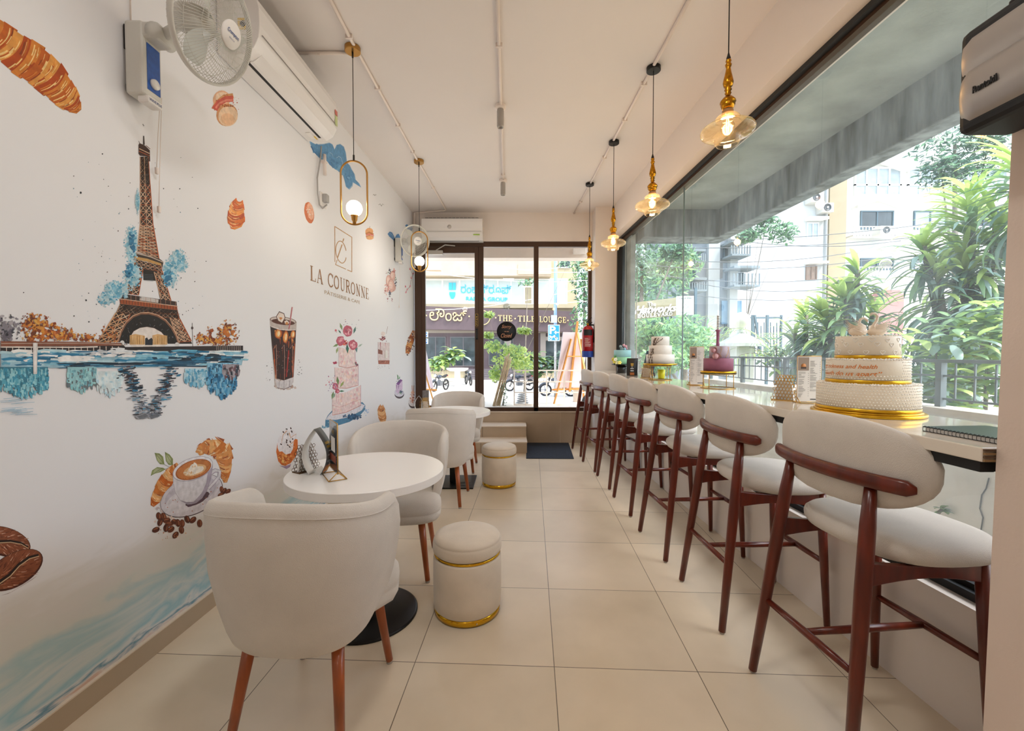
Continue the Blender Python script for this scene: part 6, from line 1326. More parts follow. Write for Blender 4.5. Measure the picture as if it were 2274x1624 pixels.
# railing on the parapet
RAIL = M('railing_grey', '626d70', .5, .3)
t = thing('railing', 'grey metal railing with thin bars on top of the parapet outside the window', 'railing', (2.6, 3, 1.02))
f = MB(); f.bar((sx(2.73, .4), .4, 1.30), (sx(2.73, 5.5), 5.5, 1.30), .035, .02); f.bar((sx(2.73, .4), .4, 1.21), (sx(2.73, 5.5), 5.5, 1.21), .012, .012); f.bar((sx(2.73, .4), .4, 1.07), (sx(2.73, 5.5), 5.5, 1.07), .012, .012); f.build('rails', RAIL, t)
for k in range(8):
    y = .5 + k * .70; f = MB(); f.box((sx(2.73, y) - .018, y - .018, 1.021), (sx(2.73, y) + .018, y + .018, 1.29)); f.build('post', RAIL, t)
f = MB()
for k in range(48):
    y = .56 + k * .103; f.box((sx(2.73, y) - .004, y - .004, 1.07), (sx(2.73, y) + .004, y + .004, 1.285))
f.build('balusters', RAIL, t)
# taller fence further out with a gate pillar and globe lamp
t = thing('fence', 'dark blue-grey fence behind the globe lamp pillar, left of the big plants', 'fence', P(1700, 850, 7.6)); DKB = M('fence_bluegrey', '4f6672', .5, .3)
f = MB()
for (a, b) in (((1662, 706), (1735, 706)), ((1662, 790), (1735, 790)), ((1662, 752), (1735, 752))): f.bar(P(*a, 7.6), P(*b, 7.6), .03, .03)
for x, wd in ((1672, .04), (1704, .04), (1735, .03)): q0 = P(x, 700, 7.6); f.bar(q0, (q0.x, 7.6, .001), wd)
for k in range(9): f.bar(P(1676 + k * 7, 724 - (k % 2) * 8, 7.6), P(1676 + k * 7, 790, 7.6), .014)
f.bar(P(1676, 700, 7.58), P(1690, 790, 7.58), .03); f.build('fence_bars', DKB, t)
gp = P(1646, 712, 6.9)
t = thing('gate_lamp', 'white globe lamp on a stone gate pillar with a pyramid cap', 'lamp post', (gp.x, gp.y, 0))
f = MB(); f.ball(gp, .135, 24, 16); f.build('globe', M('opal_globe', 'e9e6dc', .3), t)
f = MB(); f.cyl((gp.x, gp.y, 0), .06, gp.z - .20, gp.z - .12, 16); f.box((gp.x - .14, gp.y - .14, 0), (gp.x + .14, gp.y + .14, gp.z - .42)); zz = gp.z - .42
f.box((gp.x - .27, gp.y - .27, zz), (gp.x + .27, gp.y + .27, zz + .05)); q = .26; b = zz + .05
f.add([(gp.x - q, gp.y - q, b), (gp.x + q, gp.y - q, b), (gp.x + q, gp.y + q, b), (gp.x - q, gp.y + q, b), (gp.x, gp.y, b + .2)], [(0, 1, 4), (1, 2, 4), (2, 3, 4), (3, 0, 4), (0, 3, 2, 1)]); f.build('pillar', M('pillar_white', 'cfd4d0', .7, var=.1, vs=5), t)

# ------------------------------------------------------------------ plants
LG = [M('leaf_lime', 'abc070', .4, trl=.4), M('leaf_mid', '7a9a6a', .35, trl=.3), M('leaf_deep', '587466', .3, trl=.2), M('leaf_blue', '8aa298', .3, trl=.2)]
BARK = M('grey_bark', '7c7468', .9, var=.3, vs=20)
def strapleaf(f, o, a, el, L, wd, droop, mi, seg=5):
    d0 = Vector((cos(a) * cos(el), sin(a) * cos(el), sin(el))); p = Vector(o); rows = []; side = Vector((-sin(a), cos(a), 0))
    for i in range(seg + 1):
        u = i / seg; e = el - droop * u * u * 1.0; dv = Vector((cos(a) * cos(e), sin(a) * cos(e), sin(e)))
        if i: p = p + dv * (L / seg)
        w_ = wd * sin(pi * (.12 + .86 * u)) ** .8; n = side.cross(dv)
        rows.append([tuple(p - side * w_ + n * w_ * .25), tuple(p), tuple(p + side * w_ + n * w_ * .25)])
    f.grid(rows, mi=mi)
def dracaena(label, base, top, crowns, seed, nleaf=46, L=.5, wd=.034):
    R = random.Random(seed); t = thing('dracaena', label, 'plant', base)
    f = MB()
    for c in crowns: f.tube([Vector(base) + Vector((R.uniform(-.05, .05), R.uniform(-.05, .05), 0)), (Vector(base) + Vector(c[0])) / 2 + Vector((0, 0, .1)), Vector(c[0])], [.045, .035, .025], 8)
    f.build('stem', BARK, t)
    f = MB()
    for c, h, n, lk in crowns:
        for i in range(n):
            v = i / n; z = c[2] - h * (1 - v); el = lerp(-.75, 1.15, v ** 1.3) + R.uniform(-.15, .15); a = R.uniform(0, 2 * pi)
            mi = 0 if v > .78 else (R.choice([1, 1, 2, 3, 0]) if v > .45 else R.choice([2, 3, 3, 1]))
            strapleaf(f, (c[0], c[1], z), a, el, L * lk * R.uniform(.75, 1.15) * (1 - .25 * max(0, v - .7)), wd * R.uniform(.8, 1.15), R.uniform(.7, 1.3), mi)
    f.build('foliage', LG, t); return t
def V3(px, py, Y): p = P(px, py, Y); return (p.x, p.y, p.z)
b = V3(1885, 860, 5.0)
dracaena('broad bushy dracaena behind the swans of the pearled cake', (b[0], b[1], 0), 0, [(V3(1880, 650, 5.0), .75, 170, 1.0), (V3(1835, 700, 5.1), .6, 90, .9), (V3(1940, 690, 5.1), .6, 90, .9), (V3(1905, 600, 5.0), .3, 50, .8)], 3, L=.5, wd=.031)
b = V3(1790, 860, 5.6)
dracaena('smaller yellow-green dracaena left of the big one, above the napkin holder', (b[0], b[1], 0), 0, [(V3(1790, 700, 5.6), .5, 110, .8), (V3(1765, 740, 5.6), .5, 50, .8), (V3(1825, 745, 5.6), .6, 50, .8)], 4, L=.45, wd=.028)
b = V3(2150, 860, 4.4)
dracaena('tall layered dracaena near the pillar, reaching almost to the concrete beam', (b[0], b[1], 0), 0, [(V3(2160, 430, 4.4), 1.5, 260, 1.0), (V3(2140, 560, 4.4), 1.3, 160, 1.0), (V3(2080, 600, 4.5), .7, 90, 1.0), (V3(2215, 480, 4.3), 1.2, 130, 1.0), (V3(2050, 540, 4.6), .35, 50, .8)], 5, L=.52, wd=.028)
b = V3(2240, 700, 4.0)
dracaena('dracaena crown cut by the pillar edge, highest on the right', (b[0], b[1], 0), 0, [(V3(2262, 350, 4.0), .7, 90, 1.0)], 6, L=.48, wd=.024)
def broadleaf(f, o, a, el, L, wd, mi): strapleaf(f, o, a, el, L, wd, .9, mi, 4)
def shrub(name, label, cat, pts, n, L, wd, seed, mats=LG, pick=(0, 0, 1, 1, 3), stemh=None, group=None):
    R = random.Random(seed); c = pts[0][0]; t = thing(name, label, cat, (c[0], c[1], 0 if stemh is None else stemh), group=group)
    f = MB(); g = MB()
    for (c, rad) in pts:
        for i in range(n):
            a = R.uniform(0, 2 * pi); b_ = math.acos(R.uniform(-1, 1)); q = R.random() ** .45; o = Vector((c[0] + rad[0] * q * sin(b_) * cos(a), c[1] + rad[1] * q * sin(b_) * sin(a), c[2] + rad[2] * q * cos(b_)))
            if i % 3 == 0:
                for k in range(5): broadleaf(f, o, a + k * 1.25, R.uniform(-.2, .6), L * R.uniform(.7, 1.2), wd, R.choice(pick))
            else: broadleaf(f, o, R.uniform(0, 6.3), R.uniform(-.5, .8), L * R.uniform(.6, 1.2), wd, R.choice(pick))
        g.tube([(c[0] + R.uniform(-.1, .1), c[1], 0 if stemh is None else stemh), (c[0], c[1], c[2])], [.015, .006], 6)
    g.build('stems', BARK, t); f.build('leaves', mats, t); return t
shrub('leafy_shrub', 'bright broad-leaved shrub right of the pearled cake, against the window', 'shrub', [(V3(2080, 770, 3.5), (.35, .3, .35)), (V3(2190, 800, 3.3), (.3, .3, .4)), (V3(2040, 860, 3.6), (.35, .3, .3)), (V3(2160, 890, 3.3), (.35, .3, .25)), (V3(2200, 730, 3.4), (.25, .3, .3))], 60, .17, .034, 7)
shrub('leafy_shrub', 'dark green undergrowth low behind the parapet by the pearled cake', 'shrub', [(V3(1960, 800, 4.6), (.5, .3, .35)), (V3(2060, 830, 4.6), (.5, .3, .4)), (V3(1860, 820, 5.4), (.5, .3, .35)), (V3(1760, 800, 6.2), (.5, .3, .35))], 90, .16, .03, 8, pick=(2, 2, 1, 3, 0))
shrub('creeper', 'small green creeper sprouting from the parapet face below the counter', 'plant', [(tuple(PX(2095, 1128, 2.62)), (.03, .02, .03))], 5, .06, .012, 9, pick=(1, 3), stemh=PX(2095, 1150, 2.65).z)
def palm(label, c, n, L, seed):
    R = random.Random(seed); t = thing('palm', label, 'plant', (c[0], c[1], 0)); f = MB(); g = MB(); g.tube([(c[0], c[1], 0), c], [.05, .03], 8)
    for i in range(n):
        a = 2 * pi * i / n + R.uniform(-.2, .2); el = R.uniform(.3, 1.1); p = Vector(c)
        for k in range(13):
            u = k / 13; e = el - 1.5 * u * u; dv = Vector((cos(a) * cos(e), sin(a) * cos(e), sin(e))); p2 = p + dv * L / 13
            for s_ in (-1, 1): strapleaf(f, p2, a + s_ * .9, e - .15, L * .34 * sin(pi * (.15 + .8 * u)), .010, .5, 0 if k % 2 else 1, 2)
            g.tube([p, p2], .005, 4, cap=False); p = p2
    g.build('stems', BARK, t); f.build('fronds', LG, t)
palm('feathery palm behind the railing, left of the smaller dracaena', V3(1725, 800, 6.4), 12, .9, 10)
palm('feathery palm low in the garden between the globe lamp and the mauve cake', V3(1560, 780, 9.5), 12, 1.3, 11)

def leafcloud(f, c, r, n, L, R, pick=(0, 1, 1, 2)):
    for i in range(n):
        a = R.uniform(0, 6.3); b_ = math.acos(R.uniform(-1, 1)); q = R.random() ** .4; o = (c[0] + r[0] * q * sin(b_) * cos(a), c[1] + r[1] * q * sin(b_) * sin(a), c[2] + r[2] * q * cos(b_))
        x = Vector((R.uniform(-1, 1), R.uniform(-1, 1), R.uniform(-1, 1))).normalized(); y = x.orthogonal().normalized(); l = L * R.uniform(.6, 1.3); o = Vector(o)
        f.add([o - x * l, o - y * l * .4, o + x * l, o + y * l * .4], [(0, 1, 2, 3)], R.choice(pick))
def tree(name, label, base, clouds, n, L, seed, pick=(0, 1, 1, 2), trunk=.12, cat='tree', mats=LG, group=None):
    R = random.Random(seed); t = thing(name, label, cat, base, group=group); f = MB()
    top = Vector(clouds[0][0])
    f.tube([base, Vector(base).lerp(top, .6), top], [trunk, trunk * .7, trunk * .3], 8)
    for c, r in clouds[1:]: f.tube([Vector(base).lerp(top, .55), Vector(c)], [trunk * .4, trunk * .12], 6)
    f.build('trunk', BARK, t); f = MB()
    for c, r in clouds: leafcloud(f, c, r, n, L, R, pick)
    f.build('crown', mats, t); return t
def cl_(px, py, Y, rx, ry, rz): return (V3(px, py, Y), (rx, ry, rz))
def base_(px, Y, z=GZ if 'GZ' in globals() else -.85): p = P(px, 800, Y); return (p.x, p.y, z)
DG = [M('far_leaf_light', '93b878', .6, trl=.3), M('far_leaf_mid', '6f9a70', .6, trl=.2), M('far_leaf_dark', '446a54', .6, trl=.1)]
# greenery seen through the far part of the shop window
tree('garden_tree', 'light green tree beyond the hat works sign board', base_(1450, 15), [cl_(1450, 620, 15, 1.4, 1, 1.3), cl_(1500, 590, 15.5, .9, 1, .8), cl_(1420, 680, 15, 1, 1, 1)], 700, .14, 21, mats=DG)
tree('garden_tree', 'bushy tree below the sign board behind the teal cake', base_(1440, 10.5), [cl_(1440, 745, 10.5, .7, .6, .5), cl_(1500, 770, 10.2, .8, .6, .5), cl_(1570, 790, 10, .7, .6, .45)], 700, .10, 22, mats=DG, pick=(0, 0, 1, 2))
tree('garden_tree', 'pale willow-like shrub between the speckled cake and the mauve cake', base_(1520, 8.6), [cl_(1520, 745, 8.6, .55, .5, .45), cl_(1475, 800, 8.2, .5, .4, .3)], 600, .075, 23, mats=DG, pick=(0, 1, 1))
tree('street_tree', 'tree with a dark hanging bough behind the upper left of the shop window', base_(1425, 13), [cl_(1425, 590, 13, .4, .4, 1.0), cl_(1500, 560, 13, .5, .4, .3)], 350, .11, 24, mats=DG, pick=(1, 2, 2))
tree('street_tree', 'slender tree bough crossing the white block below the beam', base_(1610, 11.5), [cl_(1700, 505, 11.5, .55, .4, .28), cl_(1740, 520, 11.5, .35, .4, .3), cl_(1660, 525, 11.5, .3, .3, .2), cl_(1690, 485, 11.5, .35, .3, .15)], 260, .085, 25, mats=DG, pick=(1, 1, 2), trunk=.022)
tree('street_tree', 'dark feathery tree at the top right, below the insect trap', base_(2130, 9), [cl_(2120, 320, 9, .9, .6, .45), cl_(2170, 370, 9, .7, .6, .5), cl_(2090, 380, 9, .4, .5, .35), cl_(2200, 300, 9, .6, .5, .4)], 560, .075, 26, mats=DG, pick=(1, 2, 2), trunk=.08)
shrub('hanging_fronds', 'weeping grey-green fronds behind the far corner of the shop window', 'tree', [(V3(1415, 560, 7.5), (.16, .2, .45))], 60, .32, .012, 27, pick=(2, 3), stemh=0)

# ------------------------------------------------------------------ buildings
def fbox(f, x0, y0, x1, y1, Y, dp=.3, mi=0, pr=0.):
    a = P(x0, y1, Y); b = P(x1, y0, Y); f.box((a.x, Y - pr, a.z), (b.x, Y + dp, b.z), mi)
def fwin(par, x0, y0, x1, y1, Y, fm, gm, n=2, bars=0, pr=.06):
    f = MB(); a = P(x0, y1, Y); b = P(x1, y0, Y); w_ = max(.04, (b.x - a.x) * .035)
    f.box((a.x, Y - pr, a.z), (b.x, Y, a.z + w_)); f.box((a.x, Y - pr, b.z - w_), (b.x, Y, b.z))
    for k in range(n + 1): x = lerp(a.x, b.x - w_, k / n); f.box((x, Y - pr, a.z + w_), (x + w_, Y, b.z - w_))
    if bars: f.box((a.x, Y - pr, lerp(a.z, b.z, bars)), (b.x, Y, lerp(a.z, b.z, bars) + w_))
    fr = f.build('window', fm, par); f = MB(); f.box((a.x + w_ * .5, Y - pr * .45, a.z + w_ * .5), (b.x - w_ * .5, Y - .002, b.z - w_ * .5)); f.build('pane', gm, fr); return fr
WFR = M('window_frame_white', 'e6e6e4', .5); PGL = M('curtained_glass', 'a9b6bd', .15, var=.2, vs=3); DGL = M('dark_glass', '3c474c', .08, var=.5, vs=1.5)
# white apartment block with arched balconies
YA = 19.0
t = thing('apartment_block', 'white apartment block with gabled window bays and an ochre strip, behind the plants', 'building', (16, YA, GZ))
f = MB(); a, b = P(1882, 300, YA), P(2700, 300, YA); f.box((a.x, YA, GZ), (b.x + 14, YA + 6, 15)); f.build('wall', M('block_white', 'dcdcd8', .85, var=.08, vs=1), t)
f = MB(); a, b = P(1640, 300, YA - .6), P(1846, 300, YA - .6); f.box((a.x, YA - .6, GZ), (b.x, YA + 5, 15)); f.build('side_wing', M('wing_white', 'd2d5d5', .85, var=.1, vs=1), t)
f = MB(); a, b = P(1846, 300, YA - .7), P(1884, 300, YA - .7); f.box((a.x, YA - .7, GZ), (b.x, YA + 5, 15)); f.build('ochre_strip', M('ochre_render', 'a3957a', .85, var=.1, vs=1), t)
f = MB(); a = P(1838, 300, YA - .75); f.tube([(a.x, YA - .75, .5), (a.x, YA - .75, 14)], .07, 8); f.build('drain_pipe', M('pipe_grey', '9fa2a2', .6), t)
for r_, (yb, yt) in enumerate(((436, 372), (520, 455), (610, 560), (296, 210))):
    for k in range(3):
        x0 = 1895 + k * 118; x1 = x0 + 106
        if r_ in (0, 3):
            w_ = fwin(t, x0, yt, x1, yb, YA, WFR, PGL, 4, .35)
        else:
            w_ = fwin(t, x0 + 14, yt + 14, x1 - 18, yb - 10, YA, DKB, DGL if k % 2 == 0 else PGL, 2)
        f = MB(); g0, g1, gm = P(x0 - 4, yt + 12, YA), P(x1 + 4, yt + 12, YA), P((x0 + x1) / 2, yt - 8, YA)
        f.add([(g0.x, YA - .35, g0.z), (gm.x, YA - .35, gm.z), (g1.x, YA - .35, g1.z), (g1.x, YA - .35, g1.z + .12), (gm.x, YA - .35, gm.z + .12), (g0.x, YA - .35, g0.z + .12), (g0.x, YA, g0.z), (gm.x, YA, gm.z), (g1.x, YA, g1.z), (g1.x, YA, g1.z + .12), (gm.x, YA, gm.z + .12), (g0.x, YA, g0.z + .12)], [(0, 1, 4, 5), (1, 2, 3, 4), (0, 6, 7, 1), (1, 7, 8, 2), (5, 4, 10, 11), (4, 3, 9, 10), (2, 8, 9, 3), (0, 5, 11, 6)]); f.build('gable_hood', WFR, t)
        if r_ != 0:
            f = MB(); a0, a1 = P(x0, yb + 4, YA - .45), P(x1 - 6, yb - 16, YA - .45)
            f.box((a0.x, YA - .45, a0.z), (a1.x, YA, a0.z + .06))
            for q in range(15): x = lerp(a0.x, a1.x, q / 14); f.box((x - .012, YA - .45, a0.z), (x + .012, YA - .42, a1.z))
            f.box((a0.x, YA - .46, a1.z), (a1.x, YA - .41, a1.z + .03)); f.build('balcony_rail', WFR, t)
fwin(t, 1790, 495, 1817, 530, YA - .6, WFR, PGL, 2); fwin(t, 1788, 590, 1813, 622, YA - .6, M('brown_shutter', '8a7262', .7), M('brown_board', '9a8474', .8, var=.3, vs=6), 2); fwin(t, 1800, 425, 1820, 440, YA - .6, WFR, PGL, 1)
for y0, y1 in ((486, 492), (583, 588)): f = MB(); fbox(f, 1786, y0, 1828, y1, YA - .6, .0, 0, .35); f.build('window_hood', WFR, t)
def acunit(label, x0, y0, x1, y1, Y):
    u = thing('outdoor_unit', label, 'air conditioner', P((x0 + x1) / 2, y1, Y), group=None)
    f = MB(); fbox(f, x0, y0, x1, y1, Y, .0, 0, .42); f.build('casing', M('unit_beige', 'd2cfc6', .6), u, bevel=.02)
    a, b = P(x0, y1, Y), P(x1, y0, Y); c = Vector((lerp(a.x, b.x, .42), Y - .424, (a.z + b.z) / 2)); r = (b.z - a.z) * .40
    f = MB(); f.lathe([(0, 0), (r, 0), (r, .02), (r * .9, .02), (r * .9, .005), (0, .005)], c, 24, axis=(0, -1, 0)); f.build('fan_grille', M('fan_dark', '4a5054', .6), u)
    f = MB(); f.lathe([(0, 0), (r * .25, 0), (r * .25, .03), (0, .03)], c, 14, axis=(0, -1, 0)); f.build('fan_hub', WHITE_PLASTIC, u)
acunit('outdoor unit high on the white wing, just below the beam', 1786, 436, 1814, 456, YA - .602); acunit('outdoor unit below and right of another on the white wing', 1811, 458, 1836, 478, YA - .602)
acunit('outdoor unit on the balcony of the dark glazed bay', 1936, 508, 1968, 526, YA - .46); acunit('outdoor unit half hidden behind the tall dracaena', 2058, 508, 2085, 526, YA - .46)
# grey block with stepped balconies
t = thing('grey_block', 'grey building with projecting balconies in the middle of the shop window', 'building', (8, 17.5, GZ))
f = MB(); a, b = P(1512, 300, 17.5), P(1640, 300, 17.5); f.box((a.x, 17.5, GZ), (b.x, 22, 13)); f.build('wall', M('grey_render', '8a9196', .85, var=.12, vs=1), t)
f = MB(); fbox(f, 1570, 500, 1600, 850, 17.3, .2); fbox(f, 1618, 520, 1640, 850, 17.25, .25); f.build('columns', M('column_render', 'b9bcba', .85, var=.1, vs=1), t)
for x0, y0, x1, y1 in ((1605, 600, 1660, 640), (1515, 565, 1545, 590), (1512, 625, 1548, 650), (1600, 545, 1640, 575)):
    f = MB(); fbox(f, x0, y0, x1, y0 + 5, 17.5, 0, 0, .9); fbox(f, x0, y1, x1, y1 + 4, 17.5, 0, 0, .9); 
    a, b = P(x0, y1, 17.5), P(x1, y0, 17.5)
    for q in range(8): x = lerp(a.x, b.x, q / 7); f.box((x - .02, 16.62, a.z), (x + .02, 16.66, lerp(a.z, b.z, .6)))
    bc = f.build('balcony', M('balcony_grey', '7e888c', .8) if 'balcony_grey' not in bpy.data.materials else bpy.data.materials['balcony_grey'], t)
for x0, y0, x1, y1 in ((1520, 570, 1540, 588), (1526, 600, 1545, 640), (1610, 606, 1650, 640), (1530, 510, 1556, 540), (1605, 550, 1635, 574), (1608, 708, 1645, 735)): fwin(t, x0, y0, x1, y1, 17.5, DKB, DGL, 2)
f = MB(); a = P(1603, 720, 17.4); b = P(1648, 668, 17.4); f.box((a.x, 17.42, a.z), (b.x, 17.499, b.z)); tag(f.build('blue_sheet', M('blue_tarp', '6f93ad', .7, var=.2, vs=3)), 'blue sheet fixed before the grey building behind the globe lamp', 'sheet')
f = MB(); a = P(1952, 690, 15); b = P(2008, 652, 15); f.box((a.x, 15, GZ), (b.x, 15.4, b.z)); fbox(f, 1960, 644, 2000, 652, 15, .4); tag(f.build('red_kiosk', M('kiosk_red', 'b8807a', .6, var=.15, vs=2)), 'faded red kiosk glimpsed between the two big dracaenas', 'kiosk')
f = MB(); fbox(f, 1330, 700, 1560, 830, 27, 1); tag(f.build('garden_wall', M('garden_wall_pale', 'b9b6aa', .9, var=.2, vs=2)), 'pale garden wall far behind the green trees', 'wall')
# sign boards
a = P(1392, 705, 9.2); b = P(1502, 668, 9.6)
t = thing('sign_board', 'long beige sign board reading The Hatworks Boulevard', 'sign', (a.x, 9.3, 2.0))
o = P(1392, 710, 9.2); ux = P(1503, 702, 9.8) - o; uy = P(1392, 674, 9.2) - o; uy2 = P(1503, 661, 9.8) - P(1503, 702, 9.8)
nn = ux.cross(uy).normalized() * -1
f = MB(); q4 = [o, o + ux, o + ux + uy2, o + uy]; bk = [p - nn * -.05 for p in q4]; f.add(q4 + bk, [(0, 1, 2, 3), (7, 6, 5, 4), (0, 4, 5, 1), (1, 5, 6, 2), (2, 6, 7, 3), (3, 7, 4, 0)]); bd = f.build('board', M('sign_beige', '8f8766', .6, var=.1, vs=5), t)
def ontext(tm, u0, v0, u1, v1, mi, f, k=.012):
    n_ = ux.cross(uy).normalized(); map_text(f, tm, o + ux * u0 + uy * v0 + n_ * -0 + Vector((0, -k, 0)), ux * (u1 - u0), uy * (v1 - v0), mi, None, .01, (0, -1, 0))
f = MB(); ontext(text_mesh('The'), .40, .72, .56, 1.0, 0, f); ontext(text_mesh('Hatworks', .45, .03), .13, .30, .99, .80, 0, f, .02); ontext(serif_mesh('BOULEVARD', .2, .1), .20, .06, .90, .28, 0, f); f.build('sign_lettering', M('letter_white', 'f2f2ec', .5), bd)
f = MB(); 
for x in (.1, .9): p = o + ux * x; f.bar((p.x, p.y + .1, 0), (p.x, p.y + .1, p.z + .2), .05)
f.build('post', DKB, t)
o = P(1503, 700, 9.4); ux = P(1541, 699, 9.5) - o; uy = P(1503, 658, 9.4) - o
t = thing('sign_board', 'small white sign reading Cafe & Wine with arrows below', 'sign', (o.x, o.y, 2.2))
f = MB(); q4 = [o, o + ux, o + ux + uy, o + uy]; bk = [p + Vector((0, .04, 0)) for p in q4]; f.add(q4 + bk, [(0, 1, 2, 3), (7, 6, 5, 4), (0, 4, 5, 1), (1, 5, 6, 2), (2, 6, 7, 3), (3, 7, 4, 0)]); bd = f.build('board', M('sign_white', 'dfe3e2', .6), t)
f = MB(); ontext(text_mesh('Cafe & Wine'), .14, .84, .86, .95, 0, f)
for k in range(6):
    u = .16 + k * .12; n_ = [(u + .08, .20), (u, .14), (u + .08, .08)]; v, fc = strokequads(n_, .03); f.add([o + ux * p[0] + uy * p[1] + Vector((0, -.012, 0)) for p in v], fc)
pts = [(.5 + .2 * cos(a * pi / 8), .55 + .2 * sin(a * pi / 8)) for a in range(17)]; v, fc = strokequads(pts, .02); f.add([o + ux * p[0] + uy * p[1] + Vector((0, -.012, 0)) for p in v], fc)
for q in ((.36, .69, .64, .41), (.36, .41, .64, .69)): v, fc = strokequads([(q[0], q[1]), (q[2], q[3])], .02); f.add([o + ux * p[0] + uy * p[1] + Vector((0, -.012, 0)) for p in v], fc)
f.build('sign_lettering', M('letter_grey', '7a8480', .6), bd)
f = MB(); p = o + ux; f.bar((p.x + .04, p.y + .02, 0), (p.x + .04, p.y + .02, p.z + .6), .05); f.build('post', DKB, t)
o = P(1478, 722, 10.4); ux = P(1500, 722, 10.4) - o; uy = P(1478, 708, 10.4) - o
f = MB(); map_text(f, text_mesh('bas', 0, .02), o, ux * .8, uy * .8, 0, None, .03, (0, -1, 0)); tag(f.build('sign_letters', M('teal_letters', '3fa08c', .5)), 'teal letters bas standing among the trees below the sign board', 'sign')
# overhead wires
WIRE = M('wire_dark', '5a6064', .6)
for i, (x0, y0, x1, y1, Y) in enumerate(((1400, 536, 2240, 470, 14), (1400, 548, 2240, 500, 14.2), (1400, 566, 1900, 560, 14.4), (1400, 585, 1980, 570, 14.1), (1400, 601, 1900, 612, 13.8), (1480, 612, 1850, 640, 14.5), (1400, 630, 1860, 660, 14.3), (1560, 520, 2000, 535, 14.6))):
    a, b = P(x0, y0, Y), P(x1, y1, Y); f = MB(); f.tube([a.lerp(b, q) - Vector((0, 0, 1.2 * q * (1 - q))) for q in (0, .15, .3, .5, .7, .85, 1)], .012, 5)
    tag(f.build('overhead_wire', WIRE), 'thin overhead wire crossing in front of the blocks beyond the shop window', 'wire', 'overhead wires beyond the shop window')
# ------------------------------------------------------------------ the street seen through the glass front
YF = 37.0
t = thing('lounge_building', 'cream street building with a dark sign band reading The Tile Lounge', 'building', (0, YF, GZ))
CRM = M('cream_facade', 'b5a98c', .85, var=.08, vs=1); MAUV = M('mauve_cladding', '5b4c50', .6, var=.12, vs=2)
f = MB(); a, b = P(690, 300, YF), P(1283, 300, YF); f.box((a.x, YF, GZ), (b.x, YF + 6  , 15)); f.build('wall', CRM, t)
f = MB(); fbox(f, 690, 582, 1222, 617, YF, .1, 0, 1.0); fbox(f, 1150, 592, 1222, 614, YF, .1, 0, 1.05); f.build('balcony_parapet', M('peach_parapet', 'c6b49c', .85, var=.1, vs=1.5), t)
f = MB(); fbox(f, 690, 676, 1283, 685, YF, .1, 0, .3); f.build('ledge', CRM, t)
for x0, x1, n in ((700, 930, 4), (943, 1061, 3), (1075, 1166, 3), (1180, 1260, 2)): fwin(t, x0, 619, x1, 678, YF, WFR, M('frosted_film', 'c7d4d2', .3, var=.05, vs=1) if 'frosted_film' not in bpy.data.materials else bpy.data.materials['frosted_film'], n)
for x0, y0, x1, y1 in ((1085, 571, 1108, 586), (1138, 569, 1160, 590), (1196, 569, 1212, 592), (1242, 569, 1266, 596), (1026, 571, 1052, 580), (980, 571, 1000, 582)): fwin(t, x0, y0, x1, y1, YF, WFR, DGL, 2)
f = MB(); fbox(f, 1196, 598, 1216, 616, YF, 0, 0, .6); f.build('duct_box', M('duct_brown', '8a7a66', .8), t)
# sign band, slightly deeper on the right
f = MB(); p = [P(690, 727, YF - 1.0), P(1283, 738, YF - 1.0), P(1283, 692, YF - 1.0), P(690, 671, YF - 1.0)]; q = [v + Vector((0, 1.0, 0)) for v in p]
f.add(p + q, [(0, 1, 2, 3), (7, 6, 5, 4), (0, 4, 5, 1), (1, 5, 6, 2), (2, 6, 7, 3), (3, 7, 4, 0)]); bnd = f.build('sign_band', MAUV, t)
GLT = M('gold_sign_letters', 'e3c88e', .4, .2)
def ft(tm, bl, br, tl, Y, f, th=.08): o, x, y = P(*bl, Y), P(*br, Y), P(*tl, Y); map_text(f, tm, o, x - o, y - o, 0, None, th, (0, -1, 0))
f = MB(); ft(text_mesh('ಲೌಂಜ್'), (954, 712), (1037, 714), (954, 685), YF - 1.04, f)
for w_, x0, x1 in (('THE', 1106, 1138), ('TILE', 1150, 1189), ('LOUNGE', 1198, 1257)):
    yb = lambda x: 712.5 + (x - 1106) * .031
    ft(serif_mesh(w_, .15, .08), (x0, yb(x0)), (x1, yb(x1)), (x0, yb(x0) - 12.3), YF - 1.04, f)
for x, y in ((1101, 706), (1144, 708), (1194, 709), (1261, 712), (947, 701), (1042, 703)): ft(text_mesh('.', 0, .02), (x - 1.6, y + 1.6), (x + 1.6, y + 1.6), (x - 1.6, y - 1.6), YF - 1.04, f)
c = P(1072, 706, YF - 1.08); f.tube([(c.x + .6 * cos(a * pi / 12), c.y, c.z + .6 * sin(a * pi / 12)) for a in range(24)], .04, 6, closed=True); f.build('gold_lettering', GLT, bnd)
CY_ = M('cyan_film_letters', '45c4e0', .4); f = MB(); ft(text_mesh('ರಂಕ ಗ್ರೂಪ್'), (1023, 651), (1136, 653), (1023, 631), YF - .09, f, .02); ft(text_mesh('RANKA GROUP', 0, .02), (1035, 668), (1127, 670), (1035, 659), YF - .09, f, .02)
for x0, y0, x1, y1 in ((997, 628, 1004, 644), (1005, 628, 1012, 644), (998, 649, 1011, 655)): fbox(f, x0, y0, x1, y1, YF - .09, 0, 0, .02)
a, b, c, d = P(998, 655, YF - .11), P(1011, 655, YF - .11), P(1007, 664, YF - .11), P(1002, 664, YF - .11); f.add([a, b, c, d], [(0, 3, 2, 1)]); f.build('cyan_lettering', CY_, t)
f = MB(); fbox(f, 690, 727, 1283, 740, YF, 0, 0, .25); f.build('beam', M('grey_beige_beam', '9c948a', .8), t)
f = MB(); fbox(f, 690, 740, 1283, 822, YF, 0, 0, .12); f.build('shopfront_cladding', MAUV, t)
